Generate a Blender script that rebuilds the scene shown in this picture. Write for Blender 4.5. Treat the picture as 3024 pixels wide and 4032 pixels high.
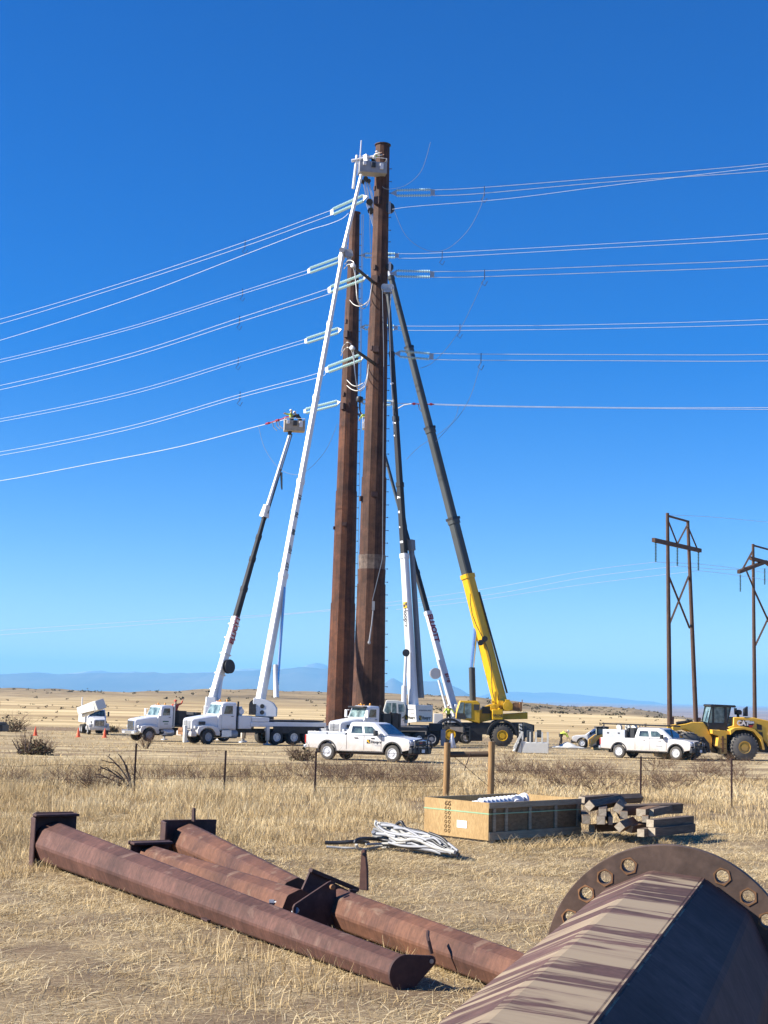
HAZE = True
import bpy, math, random
import numpy as np
from mathutils import Vector, Matrix, noise
random.seed(7); rng = np.random.default_rng(7)
PI = math.pi; R = math.radians
scene = bpy.context.scene
for o in list(bpy.data.objects): bpy.data.objects.remove(o, do_unlink=True)
col = scene.collection

# ---------------------------------------------------------------- camera
FPX = 5824.0                                  # focal length in pixels of the 3024 x 4032 photo
CAM = Vector((0, 0, 2.75))
PITCH = math.atan(719 / FPX)
RM = Matrix.Rotation(PI / 2 + PITCH, 3, 'X') @ Matrix.Rotation(0.024, 3, 'Z')
cd = bpy.data.cameras.new('camera'); cam = bpy.data.objects.new('camera', cd); col.objects.link(cam)
cd.sensor_fit = 'VERTICAL'; cd.sensor_height = 36; cd.lens = FPX / 4032 * 36
cd.clip_start = 0.1; cd.clip_end = 120000
cam.matrix_world = Matrix.Translation(CAM) @ RM.to_4x4()
scene.camera = cam

# ---------------------------------------------------------------- light
SUN_EL = R(32); SUN_AZ = R(7)                # the sun stands left and a little behind the camera
SDIR = Vector((-math.cos(SUN_EL) * math.cos(SUN_AZ), -math.cos(SUN_EL) * math.sin(SUN_AZ), math.sin(SUN_EL)))
sl = bpy.data.lights.new('sun', 'SUN'); sl.energy = 5.0; sl.angle = R(0.53); sl.color = (1.0, 0.93, 0.82)
so = bpy.data.objects.new('sun', sl); col.objects.link(so)
so.rotation_euler = SDIR.to_track_quat('Z', 'Y').to_euler()
w = bpy.data.worlds.new('World'); scene.world = w; w.use_nodes = True
nt = w.node_tree; bg = nt.nodes['Background']
sky = nt.nodes.new('ShaderNodeTexSky'); sky.sky_type = 'NISHITA'; sky.sun_disc = False
sky.sun_elevation = SUN_EL; sky.sun_rotation = math.atan2(SDIR.x, SDIR.y)
sky.altitude = 1600; sky.air_density = 1.0; sky.dust_density = 0.05; sky.ozone_density = 5.0
hs = nt.nodes.new('ShaderNodeHueSaturation'); hs.inputs['Saturation'].default_value = 1.38; hs.inputs['Hue'].default_value = 0.515; hs.inputs['Value'].default_value = 1.0
nt.links.new(sky.outputs[0], hs.inputs['Color']); nt.links.new(hs.outputs[0], bg.inputs[0])
bg.inputs[1].default_value = 0.082
scene.view_settings.view_transform = 'Standard'; scene.view_settings.look = 'None'
scene.view_settings.exposure = 1.05; scene.view_settings.gamma = 1.0
scene.render.engine = 'CYCLES'
scene.cycles.max_bounces = 5; scene.cycles.diffuse_bounces = 1; scene.cycles.volume_bounces = 1; scene.cycles.transparent_max_bounces = 8

# ---------------------------------------------------------------- pixel to place
def ray(px, py):
    return RM @ Vector(((px - 1512) / FPX, (2016 - py) / FPX, -1))
def P(px, py, Y):
    d = ray(px, py); return CAM + d * (Y / d.y)
def TT(px, py, Y):                             # distance along the optical axis: metres = pixels * TT / FPX
    return Y / ray(px, py).y
def sstep(a, b, x):
    t = np.clip((x - a) / (b - a), 0, 1); return t * t * (3 - 2 * t)
CX = [-600, 0, 350, 700, 1400, 1600, 1850, 2100, 2400, 2500, 2590, 2660, 2800, 3600]
CC = [14, 12, 12, 10, -4, 2, 5, 21, 32, 36, 52, 70, 86, 90]
def gzv(x, y):                                 # height of the land
    x = np.asarray(x, float); y = np.asarray(y, float)
    r = np.where(y > 0, y, -y * 0.3)
    z = -0.0155 * np.clip(np.minimum(r, 200) - 42, 0, None)
    px = 1512 + FPX * np.clip(x / np.maximum(r, 1.0), -0.6, 0.6)
    c = np.interp(px, CX, CC)
    zc = 2.75 - c / FPX * 900 + 1.3 * np.sin(x * 0.012) * np.sin(x * 0.031 + 1)
    und = 0.35 * np.sin(x * 0.021 + y * 0.013) * np.sin(y * 0.017) * sstep(180, 330, r)
    mid = z - 0.0012 * np.clip(r - 200, 0, 400) + und
    z = np.where(r > 200, mid + (zc - mid) * sstep(380, 900, r), mid)
    far = -62.0
    z = np.where(r > 900, zc + (far - zc) * sstep(900, 3800, r), z)
    return z
def gz(x, y): return float(gzv(x, y))
def G(px, py):                                 # where the sight line through a pixel meets the land
    d = ray(px, py); d = d / d.y
    lo, hi = 3.0, 600.0
    for _ in range(50):
        m = (lo + hi) / 2; p = CAM + d * m
        if p.z > gz(p.x, p.y): lo = m
        else: hi = m
    p = CAM + d * lo; p.z = gz(p.x, p.y); return p

# ---------------------------------------------------------------- materials
class NB:
    def __init__(s, name):
        s.m = bpy.data.materials.new(name); s.m.use_nodes = True; s.t = s.m.node_tree
        s.b = s.t.nodes['Principled BSDF']; s.tc = None; s.tx = s.b
    def n(s, t, **k):
        q = s.t.nodes.new(t)
        for a, b in k.items(): setattr(q, a, b)
        return q
    def l(s, a, b): s.t.links.new(a, b)
    def co(s, kind='Object'):
        if s.tc is None: s.tc = s.n('ShaderNodeTexCoord')
        return s.tc.outputs[kind]
    def mp(s, v, sc=(1, 1, 1), rot=(0, 0, 0), loc=(0, 0, 0)):
        q = s.n('ShaderNodeMapping'); s.l(v, q.inputs[0]); q.inputs['Scale'].default_value = sc
        q.inputs['Rotation'].default_value = rot; q.inputs['Location'].default_value = loc; return q.outputs[0]
    def noise(s, v, scale=5, detail=4, rough=0.55, dist=0.0):
        q = s.n('ShaderNodeTexNoise'); s.l(v, q.inputs['Vector']); q.inputs['Scale'].default_value = scale
        q.inputs['Detail'].default_value = detail; q.inputs['Roughness'].default_value = rough
        q.inputs['Distortion'].default_value = dist; return q.outputs['Fac']
    def voro(s, v, scale=5):
        q = s.n('ShaderNodeTexVoronoi'); s.l(v, q.inputs['Vector']); q.inputs['Scale'].default_value = scale; return q
    def ramp(s, f, st):
        q = s.n('ShaderNodeValToRGB'); s.l(f, q.inputs[0]); e = q.color_ramp.elements
        while len(e) < len(st): e.new(0.5)
        for i, (p, c) in enumerate(st):
            e[i].position = p
            e[i].color = (c, c, c, 1) if isinstance(c, (int, float)) else (*c, 1)
        return q.outputs[0]
    def mix(s, f, a, b, mode='MIX'):
        q = s.n('ShaderNodeMix', data_type='RGBA', blend_type=mode)
        for i, v in ((0, f), (6, a), (7, b)):
            if isinstance(v, (int, float)): q.inputs[i].default_value = v if i == 0 else (v, v, v, 1)
            elif isinstance(v, tuple): q.inputs[i].default_value = (*v, 1)
            else: s.l(v, q.inputs[i])
        return q.outputs[2]
    def math(s, op, a, b=0.0, c=None, clamp=False):
        q = s.n('ShaderNodeMath', operation=op, use_clamp=clamp)
        for i, v in enumerate((a, b) if c is None else (a, b, c)):
            if isinstance(v, (int, float)): q.inputs[i].default_value = v
            else: s.l(v, q.inputs[i])
        return q.outputs[0]
    def rng(s, v, a, b, c=0.0, d=1.0):
        q = s.n('ShaderNodeMapRange'); s.l(v, q.inputs[0])
        q.inputs[1].default_value = a; q.inputs[2].default_value = b; q.inputs[3].default_value = c; q.inputs[4].default_value = d
        return q.outputs[0]
    def bump(s, h, st=0.3, dist=0.02):
        q = s.n('ShaderNodeBump'); s.l(h, q.inputs['Height']); q.inputs['Strength'].default_value = st
        q.inputs['Distance'].default_value = dist; s.l(q.outputs[0], s.b.inputs['Normal'])
    def col(s, c):
        if isinstance(c, tuple): s.b.inputs['Base Color'].default_value = (*c, 1)
        else: s.l(c, s.b.inputs['Base Color'])
    def set(s, rough=0.6, metal=0.0, spec=0.5, **k):
        if isinstance(rough, (int, float)): s.b.inputs['Roughness'].default_value = rough
        else: s.l(rough, s.b.inputs['Roughness'])
        s.b.inputs['Metallic'].default_value = metal; s.b.inputs['Specular IOR Level'].default_value = spec
        for a, b in k.items(): s.b.inputs[a.replace('_', ' ')].default_value = b
        return s.m
def plain(name, c, rough=0.5, metal=0.0, var=0.12, scale=3.0, spec=0.5, dirt=None, coat=0.0):
    q = NB(name); f = q.noise(q.co(), scale, 5, 0.6)
    a = tuple(v * (1 - var) for v in c); b = tuple(min(1, v * (1 + var)) for v in c)
    cc = q.ramp(f, [(0.3, a), (0.7, b)])
    if dirt:
        z = q.n('ShaderNodeSeparateXYZ'); q.l(q.co(), z.inputs[0])
        g = q.math('ADD', q.rng(z.outputs[2], 0.3, 1.5, 0.85, 0.0), q.math('MULTIPLY', q.math('SUBTRACT', f, 0.5), 0.9), clamp=True)
        cc = q.mix(g, cc, dirt)
    q.col(cc); m = q.set(rough, metal, spec)
    if coat: q.b.inputs['Coat Weight'].default_value = coat; q.b.inputs['Coat Roughness'].default_value = 0.08
    q.bump(f, 0.05, 0.01)
    return m
M = {}
M['white'] = plain('white_paint', (0.74, 0.75, 0.76), 0.35, dirt=(0.42, 0.34, 0.25), var=0.04, coat=0.4)
M['boomwhite'] = plain('boom_white', (0.72, 0.73, 0.73), 0.4, var=0.05, scale=0.7)
M['cream'] = plain('cream_paint', (0.70, 0.69, 0.62), 0.45, var=0.05)
M['black'] = plain('black_paint', (0.022, 0.023, 0.026), 0.45, var=0.3)
M['chassis'] = plain('chassis_dark', (0.028, 0.027, 0.028), 0.6, var=0.4)
M['greyboom'] = plain('boom_grey', (0.065, 0.074, 0.078), 0.62, var=0.15, scale=0.5, spec=0.3)
M['darkboom'] = plain('boom_dark', (0.030, 0.032, 0.036), 0.7, var=0.2, scale=0.5, spec=0.25)
M['grey'] = plain('grey_paint', (0.30, 0.31, 0.33), 0.5, var=0.1)
M['greymid'] = plain('jib_grey', (0.16, 0.165, 0.17), 0.5)
M['yellow'] = plain('yellow_paint', (0.74, 0.43, 0.012), 0.4, var=0.07)
M['catyellow'] = plain('ochre_paint', (0.80, 0.46, 0.05), 0.42, var=0.10, dirt=(0.36, 0.26, 0.13))
M['rubber'] = plain('rubber', (0.035, 0.034, 0.033), 0.85, var=0.25, scale=6)
M['dustyrubber'] = plain('dusty_rubber', (0.085, 0.078, 0.068), 0.9, var=0.3, scale=3)
M['alu'] = plain('aluminium', (0.62, 0.63, 0.65), 0.35, metal=0.55, var=0.08)
M['chrome'] = plain('chrome', (0.7, 0.71, 0.72), 0.16, metal=0.9, var=0.05)
M['rimbright'] = plain('polished_rim', (0.66, 0.66, 0.66), 0.35, metal=0.25, var=0.05)
M['galv'] = plain('galvanised', (0.42, 0.43, 0.44), 0.45, metal=0.6, var=0.15, scale=20)
M['red'] = plain('red_plastic', (0.5, 0.03, 0.02), 0.4)
M['amber'] = plain('amber_plastic', (0.75, 0.30, 0.03), 0.35)
M['orange'] = plain('cone_orange', (0.85, 0.12, 0.03), 0.5, var=0.06)
M['hivis'] = plain('hivis_vest', (0.55, 0.68, 0.10), 0.8, var=0.08)
M['redcloth'] = plain('red_cloth', (0.60, 0.09, 0.05), 0.85)
M['denim'] = plain('denim', (0.06, 0.075, 0.11), 0.9, var=0.2, scale=20)
M['darkcloth'] = plain('dark_cloth', (0.05, 0.045, 0.04), 0.9, var=0.2, scale=20)
M['skin'] = plain('skin', (0.50, 0.30, 0.21), 0.6, var=0.05)
M['ink'] = plain('lettering_black', (0.02, 0.02, 0.022), 0.5, var=0.05)
M['inkred'] = plain('lettering_red', (0.30, 0.015, 0.03), 0.5, var=0.05)
M['inkwhite'] = plain('lettering_white', (0.78, 0.78, 0.78), 0.5, var=0.02)
M['inkgreen'] = plain('lettering_green', (0.03, 0.12, 0.09), 0.5, var=0.05)
M['strapgreen'] = plain('green_strap', (0.28, 0.46, 0.27), 0.5)
M['greensteel'] = plain('green_steel', (0.035, 0.085, 0.085), 0.4)
M['loadertyre'] = plain('loader_tyre', (0.13, 0.122, 0.11), 0.9, var=0.25, scale=3)
M['tan'] = plain('tan_liner', (0.42, 0.36, 0.28), 0.7, var=0.2)
M['conductor'] = plain('conductor', (0.62, 0.66, 0.72), 0.5, metal=0.0, var=0.1, scale=2)
M['ropedark'] = plain('dark_fitting', (0.06, 0.06, 0.08), 0.7)
M['hosewhite'] = plain('hose_white', (0.40, 0.395, 0.37), 0.6, var=0.15, scale=9)
M['rope'] = plain('rope', (0.16, 0.19, 0.24), 0.8, var=0.1)
M['cable'] = plain('jumper_cable', (0.62, 0.61, 0.56), 0.45, metal=0.3, var=0.12)
M['interior'] = plain('cab_interior', (0.06, 0.06, 0.06), 0.8)
q = NB('window_glass'); q.col((0.035, 0.06, 0.065)); M['glass'] = q.set(0.06, 0.0, 0.9); q.b.inputs['Coat Weight'].default_value = 0.5
f = q.noise(q.mp(q.co(), (1, 1, 1)), 3.0, 2); q.col(q.ramp(f, [(0.4, (0.02, 0.03, 0.035)), (0.62, (0.10, 0.15, 0.14))]))
q = NB('pale_glass'); f = q.noise(q.co(), 2.2, 2); q.col(q.ramp(f, [(0.35, (0.06, 0.10, 0.10)), (0.65, (0.26, 0.36, 0.35))])); M['paleglass'] = q.set(0.1, 0, 0.8)
q = NB('insulator_glass'); q.col((0.62, 0.84, 0.79)); M['insglass'] = q.set(0.2, 0.0, 0.8)
q = NB('lamp_lens'); q.col((0.6, 0.62, 0.64)); M['lens'] = q.set(0.1, 0.2, 0.8)

def rust(name, c0, c1, streak=0.0, dust=None, axis='Z', scale=1.0, rough=0.72, dustamt=0.5):
    q = NB(name); v = q.co()
    big = q.noise(v, 0.7 * scale, 6, 0.62); fine = q.noise(v, 14 * scale, 5, 0.65)
    c = q.ramp(big, [(0.32, c0), (0.5, tuple((a + b) / 2 for a, b in zip(c0, c1))), (0.7, c1)])
    c = q.mix(0.6, c, q.ramp(fine, [(0.3, 0.33), (0.7, 0.67)]), 'OVERLAY')
    c = q.mix(0.5, c, q.ramp(q.noise(q.mp(v, (1, 1.3, 1.3), loc=(3, 1, 7)), 2.3 * scale, 6, 0.7, 0.6), [(0.36, 0.30), (0.5, 0.5), (0.66, 0.72)]), 'OVERLAY')
    if axis == 'Z': sv = q.mp(v, (3, 3, 0.12))
    else: sv = q.mp(v, (14, 1.6, 1.2))
    st = q.noise(sv, 2.2, 5, 0.6, 0.3)
    if streak: c = q.mix(streak, c, q.ramp(st, [(0.38, 0.22), (0.5, 0.5), (0.64, 0.78)]), 'OVERLAY')
    if dust:
        g = q.n('ShaderNodeNewGeometry'); z = q.n('ShaderNodeSeparateXYZ'); q.l(g.outputs['True Normal'], z.inputs[0])
        up = q.math('MULTIPLY', q.rng(z.outputs[2], 0.1, 0.55, 0, 1), q.rng(z.outputs[0], 0.30, 0.5, 1, 0))  # dust also left off right-turned faces to keep the shaded side dark
        wv = q.noise(q.mp(v, (3.7, 0.5, 0.5) if dustamt > 0 else (1.6, 2.4, 2.4)), 1.5, 5, 0.6, 0.5)
        wv = q.math('ADD', wv, q.math('MULTIPLY', q.rng(z.outputs[2], 0.80, 1.0, -0.10 if dustamt > 0 else -0.03, 0.05 if dustamt > 0 else 0.03), 1.0))
        if dustamt > 0:
            ox = q.n('ShaderNodeSeparateXYZ'); q.l(v, ox.inputs[0]); wv = q.math('ADD', wv, q.rng(ox.outputs[0], 0.25, 1.3, -0.11, 0.015))
        msk = q.math('MULTIPLY', q.math('MULTIPLY', up, q.ramp(wv, [(0.51 - dustamt * 0.10, 0.0), (0.555 - dustamt * 0.08, 0.75 if dustamt > 0 else 0.2), ((0.64 if dustamt > 0 else 0.72) - dustamt * 0.08, 1.0 if dustamt > 0 else 0.8)])), 0.9)
        c = q.mix(msk, c, dust)
    q.col(c); q.bump(q.math('ADD', fine, q.math('MULTIPLY', st, 0.4)), 0.25, 0.004)
    return q.set(rough, 0.1, 0.35)
M['poledark'] = rust('weathering_steel_pole', (0.034, 0.015, 0.010), (0.112, 0.050, 0.028), 0.45, axis='Z', scale=0.8)
M['polered'] = rust('weathering_steel_red', (0.038, 0.014, 0.008), (0.138, 0.050, 0.022), 0.45, axis='Z', scale=0.8)
M['polegrey'] = rust('weathering_steel_patch', (0.08, 0.052, 0.040), (0.21, 0.165, 0.135), 0.3, axis='Z', scale=2.0)
M['arm'] = rust('arm_steel', (0.058, 0.026, 0.020), (0.132, 0.062, 0.046), 0.3, dust=(0.30, 0.20, 0.15), axis='X', dustamt=-0.8)
M['armrust'] = rust('arm_steel_orange', (0.066, 0.031, 0.025), (0.165, 0.074, 0.042), 0.25, dust=(0.34, 0.24, 0.16), axis='X', dustamt=-0.6)
M['armdark'] = rust('bracket_steel', (0.045, 0.025, 0.024), (0.085, 0.046, 0.040), 0.2, axis='X')
M['bigpole'] = rust('stored_pole_steel', (0.075, 0.040, 0.034), (0.135, 0.075, 0.062), 0.25, dust=(0.38, 0.295, 0.19), axis='X', dustamt=0.12, scale=0.8, rough=0.85)
M['flange'] = rust('flange_steel', (0.080, 0.052, 0.039), (0.125, 0.083, 0.062), 0.2, axis='X', scale=0.9)
M['holerust'] = rust('hole_rust', (0.20, 0.098, 0.045), (0.33, 0.175, 0.08), 0.1)

def wood(name, c0, c1, sc=(1, 12, 12), scale=2.0, rough=0.85):
    q = NB(name); v = q.mp(q.co(), sc); f = q.noise(v, scale, 6, 0.65, 0.4)
    q.col(q.ramp(f, [(0.3, c0), (0.7, c1)])); q.bump(f, 0.4, 0.006); return q.set(rough, 0, 0.3)
M['utilwood'] = wood('utility_pole_wood', (0.05, 0.028, 0.020), (0.14, 0.085, 0.058), (8, 8, 0.6))
M['post'] = wood('treated_post_wood', (0.20, 0.11, 0.045), (0.44, 0.27, 0.12), (10, 10, 0.8))
M['deadwood'] = wood('dead_wood', (0.05, 0.035, 0.028), (0.13, 0.09, 0.07), (6, 6, 6))
M['rail'] = wood('grey_rail_wood', (0.07, 0.045, 0.03), (0.19, 0.13, 0.08), (1, 12, 12))
M['timber'] = wood('weathered_timber', (0.075, 0.053, 0.038), (0.21, 0.155, 0.108), (1.2, 14, 14))
M['timberbrown'] = wood('brown_timber', (0.13, 0.075, 0.04), (0.26, 0.155, 0.085), (1.2, 14, 14))
M['endgrain'] = wood('timber_end_grain', (0.33, 0.27, 0.19), (0.56, 0.48, 0.36), (5, 5, 5), 3)
M['sidepanel'] = wood('shaded_board', (0.15, 0.095, 0.045), (0.29, 0.19, 0.10), (4, 4, 10))  # shade of the crate's near long side is put into this board colour
M['pine'] = wood('crate_pine', (0.26, 0.20, 0.13), (0.44, 0.36, 0.24), (1.5, 1.5, 14))
q = NB('osb_board'); v = q.mp(q.co(), (16, 16, 4)); vo = q.voro(v, 2.2)
c = q.mix(0.55, q.ramp(q.noise(q.co(), 1.3, 3), [(0.3, (0.32, 0.20, 0.08)), (0.7, (0.46, 0.31, 0.14))]), q.ramp(q.noise(v, 3.0, 5, 0.7), [(0.32, 0.15), (0.68, 0.85)]), 'OVERLAY')
hsn = q.n('ShaderNodeHueSaturation'); hsn.inputs['Saturation'].default_value = 0.8; q.l(c, hsn.inputs['Color']); q.col(q.mix(0.35, c, q.ramp(vo.outputs['Distance'], [(0.1, (0.27, 0.165, 0.065)), (0.8, (0.50, 0.34, 0.16))])))
M['osb'] = q.set(0.75, 0, 0.3)
q = NB('dry_grass'); at = q.n('ShaderNodeAttribute', attribute_name='rnd'); 
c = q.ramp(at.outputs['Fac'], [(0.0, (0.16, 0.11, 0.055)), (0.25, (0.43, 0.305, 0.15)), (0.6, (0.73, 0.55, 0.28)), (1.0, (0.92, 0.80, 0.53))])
q.col(c); tr = q.n('ShaderNodeBsdfTranslucent'); q.l(c, tr.inputs[0]); mx = q.n('ShaderNodeMixShader'); mx.inputs[0].default_value = 0.22
q.l(q.b.outputs[0], mx.inputs[1]); q.l(tr.outputs[0], mx.inputs[2]); q.l(mx.outputs[0], q.t.nodes['Material Output'].inputs[0]); M['grass'] = q.set(0.7, 0, 0.3)
q = NB('dry_brush'); at = q.n('ShaderNodeAttribute', attribute_name='rnd')
q.col(q.ramp(at.outputs['Fac'], [(0.0, (0.075, 0.045, 0.028)), (0.5, (0.17, 0.105, 0.065)), (1.0, (0.33, 0.23, 0.15))])); M['brush'] = q.set(0.8, 0, 0.2)
q = NB('scrub_leaf'); at = q.n('ShaderNodeAttribute', attribute_name='rnd')
q.col(q.ramp(at.outputs['Fac'], [(0.0, (0.04, 0.037, 0.022)), (0.5, (0.09, 0.078, 0.045)), (1.0, (0.18, 0.15, 0.09))])); M['scrub'] = q.set(0.9, 0, 0.1)

# ---------------------------------------------------------------- mesh builder
class MB:
    def __init__(s): s.v = []; s.f = []; s.mi = []; s.X = None
    def _add(s, vs, fs, mi=0, X=None):
        b = len(s.v); X = X or s.X
        s.v += [tuple(X @ Vector(v)) if X else tuple(v) for v in vs]
        s.f += [tuple(b + i for i in f) for f in fs]; s.mi += [mi] * len(fs)
        return s
    def box(s, c, d, mi=0, rot=None):
        hx, hy, hz = d[0] / 2, d[1] / 2, d[2] / 2
        vs = [Vector((x, y, z)) for x in (-hx, hx) for y in (-hy, hy) for z in (-hz, hz)]
        if rot is not None: vs = [rot @ v for v in vs]
        c = Vector(c); vs = [v + c for v in vs]
        return s._add(vs, [(0, 1, 3, 2), (4, 6, 7, 5), (0, 4, 5, 1), (2, 3, 7, 6), (0, 2, 6, 4), (1, 5, 7, 3)], mi)
    def ringtube(s, rings, closed=False, caps=True, mi=0):
        n = len(rings[0]); vs = [v for r in rings for v in r]; fs = []
        m = len(rings)
        for i in range(m - 1 + (1 if closed else 0)):
            a = i * n; b = ((i + 1) % m) * n
            for k in range(n): fs.append((a + k, a + (k + 1) % n, b + (k + 1) % n, b + k))
        if caps and not closed: fs.append(tuple(range(n))[::-1]); fs.append(tuple((m - 1) * n + k for k in range(n)))
        return s._add(vs, fs, mi)
    def tube(s, p, q, r0, r1=None, n=8, mi=0, ph=0.0, caps=True):
        return s.path([p, q], [r0, r0 if r1 is None else r1], n, mi, ph, caps)
    def path(s, pts, r, n=6, mi=0, ph=0.0, caps=True):
        pts = [Vector(p) for p in pts]
        if isinstance(r, (int, float)): r = [r] * len(pts)
        rings = []; up = None
        for i, p in enumerate(pts):
            t = (pts[min(i + 1, len(pts) - 1)] - pts[max(i - 1, 0)])
            if t.length < 1e-9: t = Vector((0, 0, 1))
            t.normalize()
            if up is None:
                a = Vector((0, 0, 1)) if abs(t.z) < 0.95 else Vector((0, 1, 0))
                u = t.cross(a).normalized()
            else:
                u = up - t * up.dot(t)
                if u.length < 1e-6: u = t.orthogonal()
                u.normalize()
            up = u; w_ = t.cross(u)
            rings.append([p + (u * math.cos(ph + 2 * PI * k / n) + w_ * math.sin(ph + 2 * PI * k / n)) * r[i] for k in range(n)])
        return s.ringtube(rings, caps=caps, mi=mi)
    def lathe(s, prof, o, ax, n=16, mi=0, ph=0.0, caps=True):
        o = Vector(o); ax = Vector(ax).normalized()
        u = ax.orthogonal().normalized() if abs(ax.z) < 0.99 else Vector((1, 0, 0)); w_ = ax.cross(u)
        rings = [[o + ax * t + (u * math.cos(ph + 2 * PI * k / n) + w_ * math.sin(ph + 2 * PI * k / n)) * r for k in range(n)] for r, t in prof]
        return s.ringtube(rings, caps=caps, mi=mi)
    def beam(s, p, q, w0, h0, w1=None, h1=None, side=Vector((1, 0, 0)), mi=0, cut=0.0):
        p = Vector(p); q = Vector(q); t = (q - p).normalized(); u = Vector(side) - t * Vector(side).dot(t); u.normalize(); v = t.cross(u)
        w1 = w0 if w1 is None else w1; h1 = h0 if h1 is None else h1
        def ring(c, w_, h):
            a, b = w_ / 2, h / 2
            if cut:
                k = cut * min(a, b)
                L = [(-a + k, -b), (a - k, -b), (a, -b + k), (a, b - k), (a - k, b), (-a + k, b), (-a, b - k), (-a, -b + k)]
            else: L = [(-a, -b), (a, -b), (a, b), (-a, b)]
            return [c + u * x + v * y for x, y in L]
        return s.ringtube([ring(p, w0, h0), ring(q, w1, h1)], mi=mi)
    def prism(s, poly, y0, y1, mi=0, ax='Y'):
        def m(a, b, c): return (a, c, b) if ax == 'Y' else ((c, a, b) if ax == 'X' else (a, b, c))
        n = len(poly); vs = [m(a, b, y0) for a, b in poly] + [m(a, b, y1) for a, b in poly]
        fs = [tuple(range(n)), tuple(range(2 * n - 1, n - 1, -1))] + [(i, i + n, (i + 1) % n + n, (i + 1) % n) for i in range(n)]
        return s._add(vs, fs, mi)
    def loft(s, secs, mi=0): return s.ringtube([[Vector(v) for v in r] for r in secs], mi=mi)
    def quad(s, a, b, c, d, th=0.006, mi=0):
        a, b, c, d = map(Vector, (a, b, c, d)); n = (b - a).cross(d - a).normalized() * th
        return s._add([a, b, c, d, a + n, b + n, c + n, d + n], [(3, 2, 1, 0), (4, 5, 6, 7), (0, 1, 5, 4), (1, 2, 6, 5), (2, 3, 7, 6), (3, 0, 4, 7)], mi)
    def build(s, name, mats, parent=None, world=False, bevel=0.0, smooth=35, **tg):
        me = bpy.data.meshes.new(name)
        vs = s.v
        if world and parent is not None:
            I = wm(parent).inverted(); vs = [tuple(I @ Vector(v)) for v in vs]
        me.from_pydata(vs, [], s.f)
        mats = mats if isinstance(mats, (list, tuple)) else [mats]
        for m in mats: me.materials.append(M[m] if isinstance(m, str) else m)
        if len(mats) > 1: me.polygons.foreach_set('material_index', s.mi)
        me.update()
        import bmesh
        bm = bmesh.new(); bm.from_mesh(me); bmesh.ops.recalc_face_normals(bm, faces=bm.faces); bm.to_mesh(me); bm.free()
        if smooth: me.shade_smooth(); me.set_sharp_from_angle(angle=R(smooth))
        return link(name, me, parent, bevel, **tg)
def link(name, me, parent=None, bevel=0.0, **tg):
    o = bpy.data.objects.new(name, me); col.objects.link(o)
    if parent is not None: o.parent = parent
    if bevel:
        b = o.modifiers.new('bevel', 'BEVEL'); b.width = bevel; b.segments = 2; b.limit_method = 'ANGLE'; b.angle_limit = R(40)
    if tg: tag(o, **tg)
    return o
def wm(o):
    m = o.matrix_basis.copy()
    while o.parent is not None: o = o.parent; m = o.matrix_basis @ m
    return m
def tag(o, label=None, cat=None, group=None, kind=None):
    if label: o['label'] = label
    if cat: o['category'] = cat
    if group: o['group'] = group
    if kind: o['kind'] = kind
    return o
def thing(name, label, cat, loc=(0, 0, 0), rz=0.0, group=None, rot=None):
    o = bpy.data.objects.new(name, None); col.objects.link(o); o.location = loc
    o.rotation_euler = rot if rot is not None else (0, 0, rz); o.empty_display_size = 0.3
    return tag(o, label, cat, group)
def numpy_mesh(name, V, F4, rnd, mat, F3=None):
    me = bpy.data.meshes.new(name); nv = len(V)
    me.vertices.add(nv); me.vertices.foreach_set('co', np.asarray(V, np.float32).ravel())
    F4 = np.asarray(F4, np.int32); n4 = len(F4); n3 = 0 if F3 is None else len(F3)
    loops = F4.ravel() if n3 == 0 else np.concatenate([F4.ravel(), np.asarray(F3, np.int32).ravel()])
    me.loops.add(len(loops)); me.loops.foreach_set('vertex_index', loops)
    me.polygons.add(n4 + n3)
    st = np.arange(n4) * 4
    if n3: st = np.concatenate([st, n4 * 4 + np.arange(n3) * 3])
    me.polygons.foreach_set('loop_start', st.astype(np.int32))
    a = me.attributes.new('rnd', 'FLOAT', 'POINT'); a.data.foreach_set('value', np.asarray(rnd, np.float32))
    me.materials.append(mat); me.update(calc_edges=True); me.validate()
    return me
def textmesh(body, size, bold=0.0, ext=0.004):
    c = bpy.data.curves.new('t', 'FONT'); c.body = body; c.size = size; c.align_x = 'CENTER'; c.align_y = 'CENTER'; c.extrude = ext; c.offset = bold
    o = bpy.data.objects.new('t', c); col.objects.link(o); bpy.context.view_layer.update()
    me = bpy.data.meshes.new_from_object(o.evaluated_get(bpy.context.evaluated_depsgraph_get())); bpy.data.objects.remove(o); return me
def lettering(body, size, origin, xdir, ydir, mat, parent, bold=0.0, world=False):
    me = textmesh(body, size, bold); x = Vector(xdir).normalized(); z = x.cross(Vector(ydir)).normalized(); y = z.cross(x)
    X = Matrix.Translation(Vector(origin)) @ Matrix((x, y, z)).transposed().to_4x4()
    if world: X = wm(parent).inverted() @ X
    me.transform(X); me.materials.clear(); me.materials.append(M[mat]); return link('lettering', me, parent)

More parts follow.
